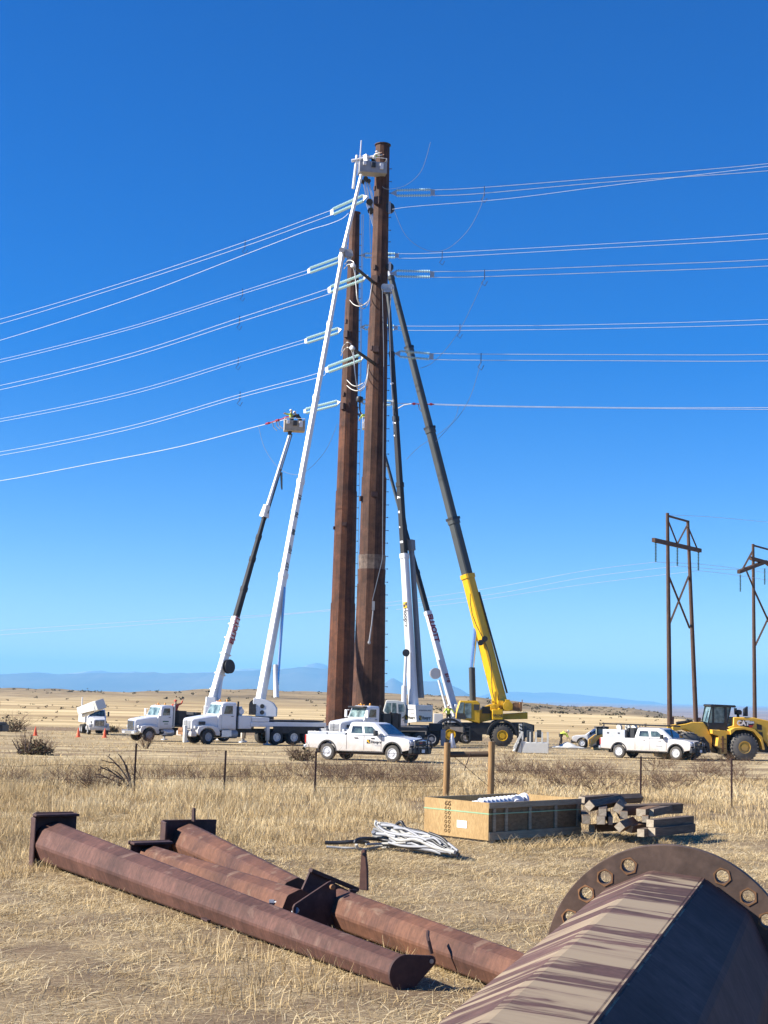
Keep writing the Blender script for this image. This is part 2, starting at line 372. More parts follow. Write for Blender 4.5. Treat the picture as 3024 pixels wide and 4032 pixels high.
# ---------------------------------------------------------------- setting: land
q = NB('land'); g = q.n('ShaderNodeNewGeometry'); pos = g.outputs['Position']
sx = q.n('ShaderNodeSeparateXYZ'); q.l(pos, sx.inputs[0]); PX, PY = sx.outputs[0], sx.outputs[1]
fine = q.noise(pos, 9.0, 6, 0.7); straw = q.noise(q.mp(pos, (9, 34, 9)), 1.6, 5, 0.75, 1.2); mid = q.noise(pos, 0.55, 5, 0.6)
nearc = q.ramp(straw, [(0.34, (0.09, 0.058, 0.035)), (0.46, (0.24, 0.17, 0.095)), (0.55, (0.47, 0.36, 0.205)), (0.68, (0.70, 0.58, 0.37))])
soil = q.ramp(fine, [(0.3, (0.07, 0.045, 0.03)), (0.7, (0.24, 0.165, 0.105))])
nearc = q.mix(q.ramp(mid, [(0.44, 0.0), (0.62, 0.75)]), nearc, soil)
# gravelly bare work yard around the vehicles
yard = q.ramp(q.noise(q.mp(pos, (0.25, 0.5, 1)), 1.0, 6, 0.65), [(0.36, (0.25, 0.18, 0.11)), (0.5, (0.39, 0.30, 0.17)), (0.62, (0.60, 0.475, 0.265))])
yard = q.mix(0.5, yard, q.ramp(q.noise(pos, 3.0, 5, 0.7), [(0.3, 0.3), (0.7, 0.7)]), 'OVERLAY')
wob = q.math('MULTIPLY', q.math('SUBTRACT', q.noise(q.mp(pos, (0.05, 0.1, 1)), 1.0, 3), 0.5), 24)
yy = q.math('ADD', PY, wob)
c = q.mix(q.rng(yy, 50, 62), nearc, yard)
# dark strip of turned earth and brush behind the yard on the left
strip = q.math('MULTIPLY', q.math('MULTIPLY', q.rng(yy, 148, 156), q.rng(yy, 200, 185)), q.rng(PX, 30, 5))
c = q.mix(q.math('MULTIPLY', strip, 0.8), c, q.ramp(q.noise(q.mp(pos, (1, 0.5, 1)), 0.8, 5, 0.7), [(0.35, (0.14, 0.09, 0.055)), (0.7, (0.30, 0.21, 0.13))]))
field = q.ramp(q.noise(q.mp(pos, (0.006, 0.055, 1)), 1.0, 6, 0.62), [(0.32, (0.32, 0.22, 0.115)), (0.45, (0.48, 0.355, 0.18)), (0.58, (0.64, 0.49, 0.26)), (0.75, (0.72, 0.57, 0.32))])
c = q.mix(q.rng(yy, 180, 215), c, field)
hill = q.ramp(q.noise(q.mp(pos, (0.010, 0.013, 1)), 1.0, 7, 0.7), [(0.34, (0.165, 0.125, 0.075)), (0.5, (0.30, 0.225, 0.13)), (0.64, (0.42, 0.32, 0.185))])
hill = q.mix(q.ramp(q.noise(pos, 0.22, 4, 0.7), [(0.52, 0.0), (0.66, 0.45)]), hill, (0.10, 0.085, 0.05))
c = q.mix(q.rng(PY, 470, 640), c, hill)
plain_c = q.ramp(q.noise(q.mp(pos, (0.0002, 0.0011, 1)), 1.0, 7, 0.68), [(0.34, (0.19, 0.125, 0.095)), (0.5, (0.30, 0.20, 0.15)), (0.66, (0.43, 0.31, 0.225))])
c = q.mix(q.rng(PY, 1500, 2600), c, plain_c)
q.col(c); q.bump(q.math('ADD', straw, fine), 0.5, 0.03); M['land'] = q.set(0.95, 0, 0.1)

th = np.concatenate([np.radians(np.linspace(-17.5, 17.5, 221)), np.radians(np.linspace(21, 339, 54))])
rr = [0.6]
while rr[-1] < 38000: rr.append(rr[-1] * (1.022 if rr[-1] < 60 else 1.03) if rr[-1] < 2500 else rr[-1] * 1.08)
rr = np.array(rr); na, nr = len(th), len(rr)
X = rr[:, None] * np.sin(th)[None, :]; Y = rr[:, None] * np.cos(th)[None, :]
Z = gzv(X, Y)
nz = 0.02 * np.sin(X * 3.1 + np.sin(Y * 2.3)) * np.sin(Y * 2.7 + X) * sstep(1, 4, rr)[:, None] * (1 - sstep(60, 90, rr))[:, None]
far = sstep(350, 700, rr)[:, None] * (1 - sstep(2500, 5000, rr))[:, None]
nz = nz + far * (0.9 * np.sin(X * 0.05 + 3 * np.sin(Y * 0.011)) * np.sin(Y * 0.04 + 2 * np.sin(X * 0.017)) + 0.4 * np.sin(X * 0.13 + Y * 0.09))
fp = sstep(3000, 6000, rr)[:, None]
nz = nz + fp * 9 * np.sin(X * 0.0011 + 2 * np.sin(Y * 0.0007)) * np.sin(Y * 0.0009 + X * 0.0003)
Z = Z + nz
V = np.stack([X, Y, Z], -1).reshape(-1, 3)
i, k = np.meshgrid(np.arange(nr - 1), np.arange(na), indexing='ij'); k2 = (k + 1) % na
F = np.stack([i * na + k, i * na + k2, (i + 1) * na + k2, (i + 1) * na + k], -1).reshape(-1, 4)[:, ::-1]
V = np.vstack([V, [[0, 0, 0]]]); c0 = len(V) - 1
F3 = np.stack([np.full(na, c0), (np.arange(na) + 1) % na, np.arange(na)], -1)[:, ::-1]
me = numpy_mesh('ground', V, F, np.zeros(len(V)), M['land'], F3); me.shade_smooth()
tag(link('ground', me), kind='structure')

# ---------------------------------------------------------------- mountains (real distance, real bulk)
q = NB('far_mountain_rock'); n1 = q.noise(q.mp(q.co(), (0.0006, 0.0006, 0.002)), 1.0, 6, 0.6)
q.col(q.ramp(n1, [(0.35, (0.10, 0.085, 0.07)), (0.65, (0.20, 0.165, 0.125))])); M['mtn'] = q.set(0.95, 0, 0.1)
q = NB('snowy_rock'); n1 = q.noise(q.mp(q.co(), (0.0012, 0.0012, 0.004)), 1.0, 6, 0.6)
q.col(q.ramp(n1, [(0.45, (0.20, 0.17, 0.15)), (0.65, (0.6, 0.58, 0.56))])); M['snow'] = q.set(0.9, 0, 0.1)
def range_(name, D, depth, prof, mat, rough=0.06, seed=1):
    xs = np.linspace(prof[0][0], prof[-1][0], 260)
    hz = 2735 + 0.024 * (xs - 1512)
    top = np.interp(xs, [p[0] for p in prof], [p[1] for p in prof])
    h = np.maximum(hz - top, 0) / FPX * D
    nzv = np.array([noise.fractal((float(x) * 0.02 + seed * 9, seed, 0), 1.0, 2.0, 5) for x in xs]) * rough
    h = h * (1 + nzv)
    rows = 26; vs = []; fs = []
    for j in range(rows):
        t = j / (rows - 1); k = math.sin(PI * min(1, t * 1.15 if t < 0.5 else (1 - t) * 1.15 + 0.0)) ** 0.9 if 0 < t < 1 else 0
        k = max(0.0, min(1.0, 1 - abs(2 * t - 1) ** 1.4))
        for x, hh in zip(xs, h):
            y = D + (t - 0.5) * depth; xw = (x - 1512) / FPX * D
            n = noise.fractal((xw * 0.0007, y * 0.0007, seed), 1.0, 2.1, 5)
            z = -75 + (hh + 77) * k * (1 + (0.22 * n if abs(2 * t - 1) > 0.06 else 0))
            vs.append((xw, y, z))
    m = len(xs)
    for j in range(rows - 1):
        for k in range(m - 1): fs.append((j * m + k, j * m + k + 1, (j + 1) * m + k + 1, (j + 1) * m + k))
    me = bpy.data.meshes.new(name); me.from_pydata(vs, [], fs); me.materials.append(mat); me.shade_smooth()
    return tag(link(name, me), kind='structure')
range_('mountains', 24000, 6000, [(-900, 2670), (-300, 2655), (0, 2657), (150, 2650), (260, 2655), (400, 2650), (560, 2652), (700, 2651), (850, 2649), (960, 2642), (1080, 2640), (1200, 2627), (1290, 2632), (1400, 2640), (1490, 2672), (1530, 2690), (1560, 2668), (1600, 2690), (1650, 2685), (1720, 2682), (1770, 2690), (1830, 2718), (1870, 2742), (1900, 2745)], M['mtn'], 0.05, 1)
range_('mountains', 31000, 5000, [(-300, 2668), (120, 2660), (165, 2646), (210, 2650), (250, 2658), (350, 2645), (405, 2643), (480, 2650), (560, 2648), (640, 2660), (760, 2652), (900, 2645), (960, 2633), (1010, 2632), (1080, 2640), (1200, 2628), (1255, 2612), (1290, 2616), (1340, 2630), (1400, 2650), (1460, 2700), (1500, 2725)], M['snow'], 0.04, 2)
range_('mountains', 35000, 5000, [(1880, 2748), (1960, 2726), (2040, 2723), (2110, 2731), (2180, 2728), (2260, 2734), (2340, 2742), (2420, 2747), (2500, 2757), (2560, 2762)], M['mtn'], 0.05, 3)

# ---------------------------------------------------------------- haze
hz = MB(); hz.box((0, 0, 315), (84000, 84000, 830)); q = NB('haze_air')
q.t.nodes.remove(q.b); pv = q.n('ShaderNodeVolumePrincipled'); pv.inputs['Color'].default_value = (0.24, 0.62, 1.0, 1)
pv.inputs['Density'].default_value = 5.2e-5; pv.inputs['Anisotropy'].default_value = 0.0
q.l(pv.outputs[0], q.t.nodes['Material Output'].inputs['Volume'])
if HAZE: tag(hz.build('haze', [q.m], smooth=0), kind='stuff')

# ---------------------------------------------------------------- vegetation meshes
def fbm(x, y, s, seed=0.0):
    v = np.zeros_like(x); a = 1.0; t = 0
    for k in range(4):
        v += a * np.sin(x * s * (2.1 ** k) + seed + 1.7 * np.sin(y * s * 1.3 * (1.9 ** k) + seed * 2 + k)) * np.sin(y * s * (2.0 ** k) * 1.1 - seed + 1.5 * np.sin(x * s * 0.9 * (2.2 ** k) + k)); t += a; a *= 0.6
    return v / t
def wedge(n, y0, y1, pad=0.285, bias=1.0):
    y = (y0 ** 2 + rng.random(n) * (y1 ** 2 - y0 ** 2)) ** 0.5
    x = (rng.random(n) * 2 - 1) * (pad * y + (2.4 if y1 < 45 else 0.02 * y1)); return x, y
def blades(x, y, h, wd, lean, rnd, seg=2, droop=0.35, az=None):
    n = len(x); z = gzv(x, y) - 0.02
    a = rng.random(n) * 2 * PI if az is None else az
    dx, dy = np.cos(a), np.sin(a); fa = rng.random(n) * PI          # facing of the ribbon
    # ribbons face roughly any way; width vector
    wx, wy = np.cos(fa) * wd / 2, np.sin(fa) * wd / 2
    cx, cy, cz = x, y, z; V = []; RN = []
    ts = np.linspace(0, 1, seg + 1)
    for t in ts:
        off = lean * h * (t ** 1.7); zz = z + h * (t - droop * lean * t ** 2)
        k = (1 - t * 0.85)
        V.append(np.stack([x + dx * off - wx * k, y + dy * off - wy * k, zz], -1)); V.append(np.stack([x + dx * off + wx * k, y + dy * off + wy * k, zz], -1))
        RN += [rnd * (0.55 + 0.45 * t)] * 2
    V = np.stack(V, 1).reshape(-1, 3); RN = np.stack(RN, 1).reshape(-1)
    m = 2 * (seg + 1); b = np.arange(n)[:, None] * m
    F = np.concatenate([b + np.array([[2 * s, 2 * s + 1, 2 * s + 3, 2 * s + 2]]) for s in range(seg)], 1).reshape(-1, 4)
    return V, F, RN
def tint(x, y, r): return np.clip(r + 0.34 * fbm(x, y, 0.55, 3) + 0.2 * fbm(x, y, 1.7, 8) + 0.2 * fbm(x, y, 0.12, 6), 0, 1)
def join(parts):
    V = []; F = []; Rn = []; o = 0
    for v, f, r in parts: V.append(v); F.append(f + o); Rn.append(r); o += len(v)
    return np.concatenate(V), np.concatenate(F), np.concatenate(Rn)
def tallmask(x, y):                            # where the tall grass stands
    n = fbm(x, y, 0.35, 2.0)
    back = sstep(30.5, 33.5, y + 2.0 * n) * (1 - 0.55 * sstep(-1.0, 2.5, x)) 
    left = sstep(-0.145, -0.2, x / y) * sstep(19.0, 21.5, y + n)
    ml = sstep(24.0, 27.5, y + 1.5 * n) * sstep(1.2, -1.5, x + 0.8 * n)
    # along the near side of the long arm, and beside its tip
    t = np.clip((22.3 - y) / 8.5, -0.1, 1.05); ax = -4.75 + t * 4.9
    d = ax - x; along = np.exp(-((d - 0.55) / 0.5) ** 2) * ((t > 0) & (t < 1.02)) * (0.55 + 0.6 * n)
    p1 = np.exp(-(((x + 0.75) / 0.75) ** 2 + ((y - 14.2) / 1.0) ** 2)) * 1.0
    p2 = np.exp(-(((x - 0.55) / 0.8) ** 2 + ((y - 15.6) / 0.7) ** 2)) * 0.9
    return np.clip(np.maximum.reduce([back, left, ml, along, p1, p2]), 0, 1)
parts = []
# lying straw, close by
x, y = wedge(430000, 10.6, 34)
keep = rng.random(len(x)) < np.clip(0.50 + 2.2 * fbm(x, y, 0.8, 5) + 1.6 * fbm(x, y, 2.9, 1) + 1.3 * fbm(x, y, 0.3, 9) - 0.25 * sstep(-0.5, 1.5, x) * sstep(13, 16, y), 0.01, 1); x, y = x[keep], y[keep]; n = len(x)
sc_ = 1 + (y - 12) * 0.03
parts.append(blades(x, y, (0.025 + 0.055 * rng.random(n)) * sc_, (0.005 + 0.013 * rng.random(n) ** 2) * sc_, 1.2 + 4.5 * rng.random(n), tint(x, y, np.where(rng.random(n) < 0.45, 0.75 + 0.4 * rng.random(n), 0.05 + 0.5 * rng.random(n))), 2, 0.12, az=rng.normal(0.25, 1.1, n)))
# longer loose stalks strewn on top
x, y = wedge(15000, 11.2, 30); n = len(x)
parts.append(blades(x, y, 0.05 + 0.06 * rng.random(n), 0.009 + 0.010 * rng.random(n), 3.0 + 4.5 * rng.random(n), np.where(rng.random(n) < 0.7, 0.85 + 0.3 * rng.random(n), 0.1), 3, 0.11, az=rng.normal(0.2, 1.3, n)))
# short stubble
x, y = wedge(140000, 10.6, 36); n1 = fbm(x, y, 1.3, 9); keep = rng.random(len(x)) < np.clip(0.4 + 0.8 * n1, 0.08, 1); x, y = x[keep], y[keep]; n = len(x)
parts.append(blades(x, y, 0.05 + 0.13 * rng.random(n), 0.005 + 0.006 * rng.random(n), 0.3 + 0.8 * rng.random(n), tint(x, y, 0.15 + 0.8 * rng.random(n))))
# tall standing grass up to the fence
x, y = wedge(400000, 12.5, 42); m_ = tallmask(x, y); clump = np.clip(0.5 + 1.5 * fbm(x, y, 2.3, 4) + 0.5 * fbm(x, y, 0.6, 7), 0.05, 1)
keep = rng.random(len(x)) < m_ * clump; x, y, m_ = x[keep], y[keep], m_[keep]; n = len(x)
hh = 0.82 * (0.14 + 0.34 * rng.random(n) ** 1.5) * (0.5 + 0.5 * m_) * np.clip(0.85 + 1.1 * fbm(x, y, 0.9, 1), 0.35, 1.5) * (0.8 + 0.25 * sstep(20, 34, y))
parts.append(blades(x, y, hh, (0.006 + 0.007 * rng.random(n)) * (1 + (y - 14) * 0.02), 0.1 + 0.5 * rng.random(n), tint(x, y, 0.2 + 0.75 * rng.random(n)), 3))
# shaded wisps against the crate's dark side
n = 650; t = rng.random(n); x = 2.3 + 2.1 * t + rng.normal(0, 0.1, n); y = 27.25 + 1.9 * t - 0.2 + rng.normal(0, 0.16, n)
parts.append(blades(x, y, 0.12 + 0.28 * rng.random(n), 0.008 + rng.random(n) * 0.006, 0.4 + 0.9 * rng.random(n), 0.3 + 0.6 * rng.random(n), 3))
V, F, Rn = join(parts)
tag(link('grass', numpy_mesh('grass', V, F, Rn, M['grass'])), kind='stuff')
# grass beyond the fence, thinning into the yard
parts = []
x, y = wedge(210000, 41, 66, 0.275); k = np.clip(0.85 + 0.9 * fbm(x, y, 0.22, 3), 0.1, 1) * (1 - sstep(54, 64, y + 3 * fbm(x, y, 0.2, 8))) * (1 - 0.35 * sstep(0, 6, x))
keep = rng.random(len(x)) < k; x, y = x[keep], y[keep]; n = len(x)
parts.append(blades(x, y, (0.12 + 0.27 * rng.random(n)) * (1 - 0.35 * sstep(0, 5, x)), 0.016 + 0.012 * rng.random(n), 0.15 + 0.7 * rng.random(n), tint(x, y, 0.22 + 0.72 * rng.random(n))))
x, y = wedge(120000, 60, 200, 0.275); k = np.clip(fbm(x, y, 0.12, 6) * 1.6 + 0.15, 0.05, 1); keep = rng.random(len(x)) < k; x, y = x[keep], y[keep]; n = len(x)
parts.append(blades(x, y, 0.06 + 0.14 * rng.random(n), 0.03 + 0.03 * rng.random(n), 0.3 + 0.8 * rng.random(n), 0.25 + 0.65 * rng.random(n), 1))
V, F, Rn = join(parts)
tag(link('grass', numpy_mesh('field_grass', V, F, Rn, M['grass'])), kind='stuff')

def twigs(cx, cy, rad, hgt, nst, wd=0.012, seed=0, spread=1.0, upr=0.6, lv=3):
    """branching ribbons; returns V,F,R"""
    rs = random.Random(seed); V = []; F = []; Rn = []
    z0 = gz(cx, cy)
    def seg(a, b, w0, w1, rv):
        d = (b - a); s_ = d.cross(Vector((rs.uniform(-1, 1), -1, rs.uniform(-0.3, 0.3)))).normalized()
        u = d.cross(s_).normalized()
        o = len(V)
        for p, w_ in ((a, w0), (b, w1)):
            V.extend([p + s_ * w_ / 2, p - s_ * w_ / 4 + u * w_ / 2, p - s_ * w_ / 4 - u * w_ / 2]); Rn.extend([rv] * 3)
        for k in range(3): F.append((o + k, o + (k + 1) % 3, o + 3 + (k + 1) % 3, o + 3 + k))
    def grow(p, d, L, w_, l):
        rv = rs.random()
        for k in range(3):
            d2 = (d + Vector((rs.uniform(-.35, .35), rs.uniform(-.35, .35), rs.uniform(-.2, .3)))).normalized()
            p2 = p + d2 * L / 3; seg(p, p2, w_, w_ * 0.8, rv); w_ *= 0.8; p, d = p2, d2
            if l > 0: grow(p, (d + Vector((rs.uniform(-1, 1), rs.uniform(-1, 1), rs.uniform(-.5, .8))) * 0.8).normalized(), L * 0.6, w_ * 0.75, l - 1)
    for _ in range(nst):
        a = rs.uniform(0, 2 * PI); r_ = rad * 0.35 * rs.random() ** 0.5
        p = Vector((cx + math.cos(a) * r_, cy + math.sin(a) * r_, z0 - 0.02))
        d = Vector((math.cos(a) * spread, math.sin(a) * spread, upr + rs.random() * 0.5)).normalized()
        grow(p, d, rs.uniform(0.6, 1.0) * hgt, wd, lv - 1)
    return np.array([tuple(v) for v in V]), np.array(F), np.array(Rn)
# matted brown brush along the far side of the fence
parts = []; bands = []
for (xa, xb, ya, yb, n_) in ((0, 420, 3075, 3120, 22), (560, 1180, 3050, 3105, 34), (1180, 1740, 3035, 3110, 72), (1290, 1700, 3050, 3090, 26), (1960, 2360, 3030, 3110, 34), (2200, 2800, 3030, 3120, 44), (2560, 3010, 2990, 3090, 30)):
    for _ in range(n_): bands.append(G(random.uniform(xa, xb), random.uniform(ya, yb)))
for k, p in enumerate(bands):
    parts.append(twigs(p.x, p.y, 0.7, random.uniform(0.35, 0.72), 9, 0.021, k, 1.1, 0.40))
V, F, Rn = join(parts)
tag(link('dry_brush', numpy_mesh('dry_brush', V, F, Rn, M['brush'])), kind='stuff')

def bush(name, label, cat, px, py, rad, hgt, nst, mat='brush', group=None, leaves=0, **k):
    p = G(px, py); root = thing(name, label, cat, p, 0, group)
    V, F, Rn = twigs(p.x, p.y, rad, hgt, nst, seed=int(px), **k)
    V = V - np.array(tuple(p)); 
    link('branches', numpy_mesh('branches', V, F, Rn * 0.8, M['brush']), root)
    if leaves:
        n = leaves; a = rng.random(n) * 2 * PI; r_ = rad * rng.random(n) ** 0.6; t = rng.random(n)
        zz = hgt * 0.85 * t * (1 - (r_ / rad) ** 2 * 0.75); c = np.stack([np.cos(a) * r_, np.sin(a) * r_, zz], -1)
        s_ = 0.035 + 0.05 * rng.random(n); d1 = rng.normal(size=(n, 3)); d1 /= np.linalg.norm(d1, axis=1)[:, None]
        d2 = np.cross(d1, rng.normal(size=(n, 3))); d2 /= np.linalg.norm(d2, axis=1)[:, None]
        Vv = np.stack([c + (d1 + d2 * .5) * s_[:, None], c + (d2 - d1 * .3) * s_[:, None], c - d1 * s_[:, None], c - d2 * s_[:, None]], 1).reshape(-1, 3)
        Ff = np.arange(n * 4).reshape(-1, 4)
        link('leaves', numpy_mesh('leaves', Vv, Ff, np.repeat(0.25 + 0.75 * rng.random(n), 4), M['scrub']), root)
    return root
bush('shrub', 'dark leafy mound of cut brush near the left edge, bare sticks beside it', 'shrub', 138, 2972, 0.85, 0.85, 40, leaves=420, wd=0.05, spread=0.9)
ds = thing('dead_shrub', 'dead forked branches leaning left against the leftmost fence post', 'shrub', G(500, 3106)); mb = MB()
BR = [((518, 3104), (505, 3050), (488, 3000), (466, 2968)), ((518, 3104), (498, 3060), (470, 3020), (440, 2990), (418, 2974)), ((514, 3104), (480, 3068), (440, 3040), (392, 3018)), ((510, 3106), (470, 3082), (420, 3062), (376, 3058), (350, 3064)), ((506, 3106), (460, 3090), (410, 3080), (352, 3072)),
      ((470, 3020), (452, 3004), (432, 3002), (398, 2992)), ((440, 3040), (420, 3022), (388, 3030), (386, 3040)), ((488, 3000), (480, 2988), (476, 2975)), ((505, 3050), (500, 3020), (496, 3010)), ((440, 2990), (428, 2980), (432, 2968)), ((480, 3068), (452, 3058), (430, 3048)), ((500, 3090), (480, 3060), (462, 3042), (440, 3030)), ((420, 3062), (395, 3050), (372, 3048)), ((504, 3098), (515, 3070), (510, 3045), (498, 3035))]
for bi, br in enumerate(BR):
    pp = [P(a, b, 40.3 + .25 * math.sin(bi * 2.1) * (j / 3)) for j, (a, b) in enumerate(br)]; mb.path(pp, [.030 * (1 - .2 * j) * (1 if bi < 5 else .7) for j in range(len(pp))], 5)
mb.build('branches', 'deadwood', ds, world=True)
Vt, Ft, Rt = twigs(ds.location.x - .5, 40.5, 1.1, .55, 46, .028, 77, 1.0, .5); link('twigs', numpy_mesh('twigs', Vt - np.array(tuple(ds.location)), Ft, Rt * .6, M['brush']), ds)
bush('shrub', 'grey bare bush in front of the tow truck front wheel', 'shrub', 572, 2948, 0.5, 0.7, 22, wd=0.03, spread=0.6, upr=0.9)
bush('shrub', 'dark round bush just behind the tailgate of the nearest pickup', 'shrub', 1188, 2996, 0.6, 0.75, 44, leaves=120, wd=0.028)
bush('shrub', 'pale grey bush far left behind the work yard', 'shrub', 48, 2882, 1.3, 1.6, 30, leaves=500, wd=0.06)
bush('shrub', 'small round bush beside the right wheel of the far bucket truck', 'shrub', 440, 2884, 0.7, 0.8, 20, leaves=400, wd=0.05)
sk_ = thing('dead_sticks', 'four bare sticks standing up beside the dark brush mound at the left', 'sticks', G(95, 2968)); mb = None
for st_ in (((80, 2968), (62, 2940), (48, 2914)), ((84, 2966), (72, 2940), (66, 2912)), ((100, 2962), (99, 2925), (98, 2888)), ((112, 2962), (118, 2925), (126, 2892))):
    mb = MB(); mb.path([P(a, b, 60) for a, b in st_], [.028, .022, .016], 6); mb.build('stick', 'deadwood', sk_, world=True)
bush('dead_shrub', 'bare brown twig bush just right of the wooden fence brace', 'shrub', 1995, 3010, 0.5, 0.7, 12, wd=0.025, spread=0.8)
# scattered scrub over the far hill: hundreds of dots nobody could count
def blobs(x, y, s, lift=0.35):
    n = len(x); z = gzv(x, y); K = 14; C = np.stack([x, y, z + s * lift], -1)
    off = rng.normal(size=(n, K, 3)) * np.array([0.55, 0.55, 0.30]) * s[:, None, None]
    c = (C[:, None, :] + off).reshape(-1, 3); m = len(c); ss = np.repeat(s, K) * (0.22 + 0.22 * rng.random(m))
    d1 = rng.normal(size=(m, 3)); d1 /= np.linalg.norm(d1, axis=1)[:, None]; d2 = np.cross(d1, rng.normal(size=(m, 3))); d2 /= np.linalg.norm(d2, axis=1)[:, None]
    V = np.stack([c + d1 * ss[:, None], c + d2 * ss[:, None], c - d1 * ss[:, None], c - d2 * ss[:, None]], 1).reshape(-1, 3)
    return V, np.arange(m * 4).reshape(-1, 4), np.repeat(rng.random(m), 4)
parts = []
x, y = wedge(4200, 480, 1150, 0.28); pxs = 1512 + FPX * x / y
k = np.clip(0.25 + 1.1 * fbm(x, y, 0.012, 3), 0.03, 1) * np.where(pxs > 2050, 1.0, np.where(pxs > 600, 0.62, 0.30)); keep = rng.random(len(x)) < k; x, y = x[keep], y[keep]
parts.append(blobs(x, y, 0.45 + 0.95 * rng.random(len(x)) ** 2))
x, y = wedge(160, 230, 480, 0.28); parts.append(blobs(x, y, 0.2 + 0.35 * rng.random(len(x))))
V, F, Rn = join(parts); tag(link('scrub', numpy_mesh('scrub', V, F, Rn, M['scrub'])), kind='stuff')

# ---------------------------------------------------------------- steel poles (twelve-sided, tapering)
def facet_pole(name, label, Y, pb, ptop, ybase_w, mats, seams, holes, grp):
    """pb: pixel of axis near the base, ptop: pixel at the top, ybase_w: [(py, width px)] from base to top"""
    b = P(pb[0], pb[1], Y); base = Vector((b.x, Y, gz(b.x, Y))); t = P(ptop[0], ptop[1], Y)
    top = Vector((base.x * 0.35 + t.x * 0.65, Y, t.z))
    root = thing(name, label, 'power pole', base, 0, grp)
    H = top.z - base.z; ax = Vector((top.x - base.x, 0, H))
    prof = []
    for py, wpx in ybase_w:
        z = P(pb[0], py, Y).z; prof.append(((z - base.z) / H, wpx / FPX * TT(pb[0], py, Y) / 2 * 1.015))
    prof = sorted(prof); prof[0] = (0.0, prof[0][1] * 1.01)
    def rad(t): return float(np.interp(t, [p[0] for p in prof], [p[1] for p in prof]))
    def ring(t, add=0.0):
        c = ax * t; r = rad(t) + add
        return [c + Vector((math.cos(R(80 + 30 * k)), -math.sin(R(80 + 30 * k)), 0)) * r for k in range(12)]
    cuts = [0.0] + [(P(pb[0], s, Y).z - base.z) / H for s in seams] + [1.0]
    for j in range(len(cuts) - 1):
        a, c = cuts[j], cuts[j + 1]; mb = MB(); n = len(cuts) - 2
        mb.loft([ring(a - (0.0 if j == 0 else 0.004), -0.03 * (j > 0)), ring(a + 0.0005, -0.03 * (j > 0) + 0.0), ring((a + c) / 2), ring(c, 0.025 if j < n else 0.0)])
        mb.build('shaft_section', mats[j % len(mats)], root, smooth=0)
    cap = MB(); cap.loft([ring(1.0, 0.02), ring(1.0008, 0.10), ring(1.0022, 0.10)]); cap.build('cap_plate', 'armdark', root, smooth=0)
    # step bolts up the right-hand facet, base flange
    n = 44; sm_ = None
    for k in range(n):
        t = 0.05 + 0.93 * k / n; r = rad(t); a = R(14 if k % 2 else 2); d = Vector((math.cos(a), -math.sin(a), 0))
        if sm_ is None:
            sb = MB(); sb.path([(-.02, 0, 0), (.15, 0, 0), (.151, 0, 0), (.20, 0, 0)], [.025, .025, .055, .055], 6); o = sb.build('step_bolt', 'armdark', root); sm_ = o.data
        else: o = link('step_bolt', sm_, root)
        o.location = ax * t + d * r; o.rotation_euler = (0, 0, -a)
    bf = MB(); bf.loft([ring(0, 0.30), ring(0.0018, 0.30)]); bf.build('base_flange', 'armdark', root, smooth=0)
    # holes, arm brackets and small lugs where the photo shows them
    for (px, py, w_, h_, dep) in holes:
        t = (P(px, py, Y).z - base.z) / H; c = base + ax * t
        r = rad(t); xw = P(px, py, Y).x - c.x; s = max(-0.97, min(0.97, xw / r)); an = math.acos(s)
        d = Vector((math.cos(an), -math.sin(an), 0)); m = MB(); side = Vector((-d.y, d.x, 0))
        m.beam(c + d * (r * 0.9), c + d * (r * 0.985 + dep), w_, h_, side=side)
        m.build('arm_bracket' if dep > 0.12 else 'step_lug', 'armdark', root, world=True, smooth=0)
    return root, base, ax, rad
g_ = 'rusty steel poles being dressed with wires'
front, fb_, fax, frad = facet_pole('steel_pole', 'taller and nearer rust brown faceted steel pole, the right one of the pair', 120, (1449, 2830), (1508, 575),
    [(2900, 133), (2700, 126), (2300, 109), (1900, 96), (1450, 80), (950, 63), (590, 55)], ['poledark', 'poledark', 'polegrey', 'poledark', 'poledark', 'poledark'], [2300, 2242, 2186, 1880, 1290],
    [(1476, 746, .25, .35, .08), (1487, 800, .5, .65, .25), (1475, 1060, .22, .4, .1), (1463, 1377, .2, .35, .1), (1496, 800, .2, .5, .1), (1497, 1100, .16, .5, .1), (1489, 1430, .16, .5, .1), (1481, 1385, .5, .5, .3), (1475, 1952, .55, .4, .12), (1425, 1966, .25, .4, .2), (1480, 1110, .5, .6, .3)], g_)
rear, rb_, rax, rrad = facet_pole('steel_pole', 'farther rust red faceted steel pole, the left one of the pair', 140, (1337, 2830), (1401, 842),
    [(2870, 110), (2700, 105), (2300, 92), (1900, 80), (1450, 64), (950, 41), (850, 38)], ['polered', 'polered', 'polered', 'poledark', 'poledark'], [2375, 1934, 1600, 1180],
    [(1363, 1270, .25, .4, .1), (1366, 1322, .45, .65, .25), (1378, 1320, .16, .5, .1), (1353, 1557, .25, .35, .1), (1352, 1605, .4, .6, .25), (1376, 1602, .16, .5, .1), (1357, 2068, .4, .3, .15), (1314, 2080, .2, .3, .15)], g_)

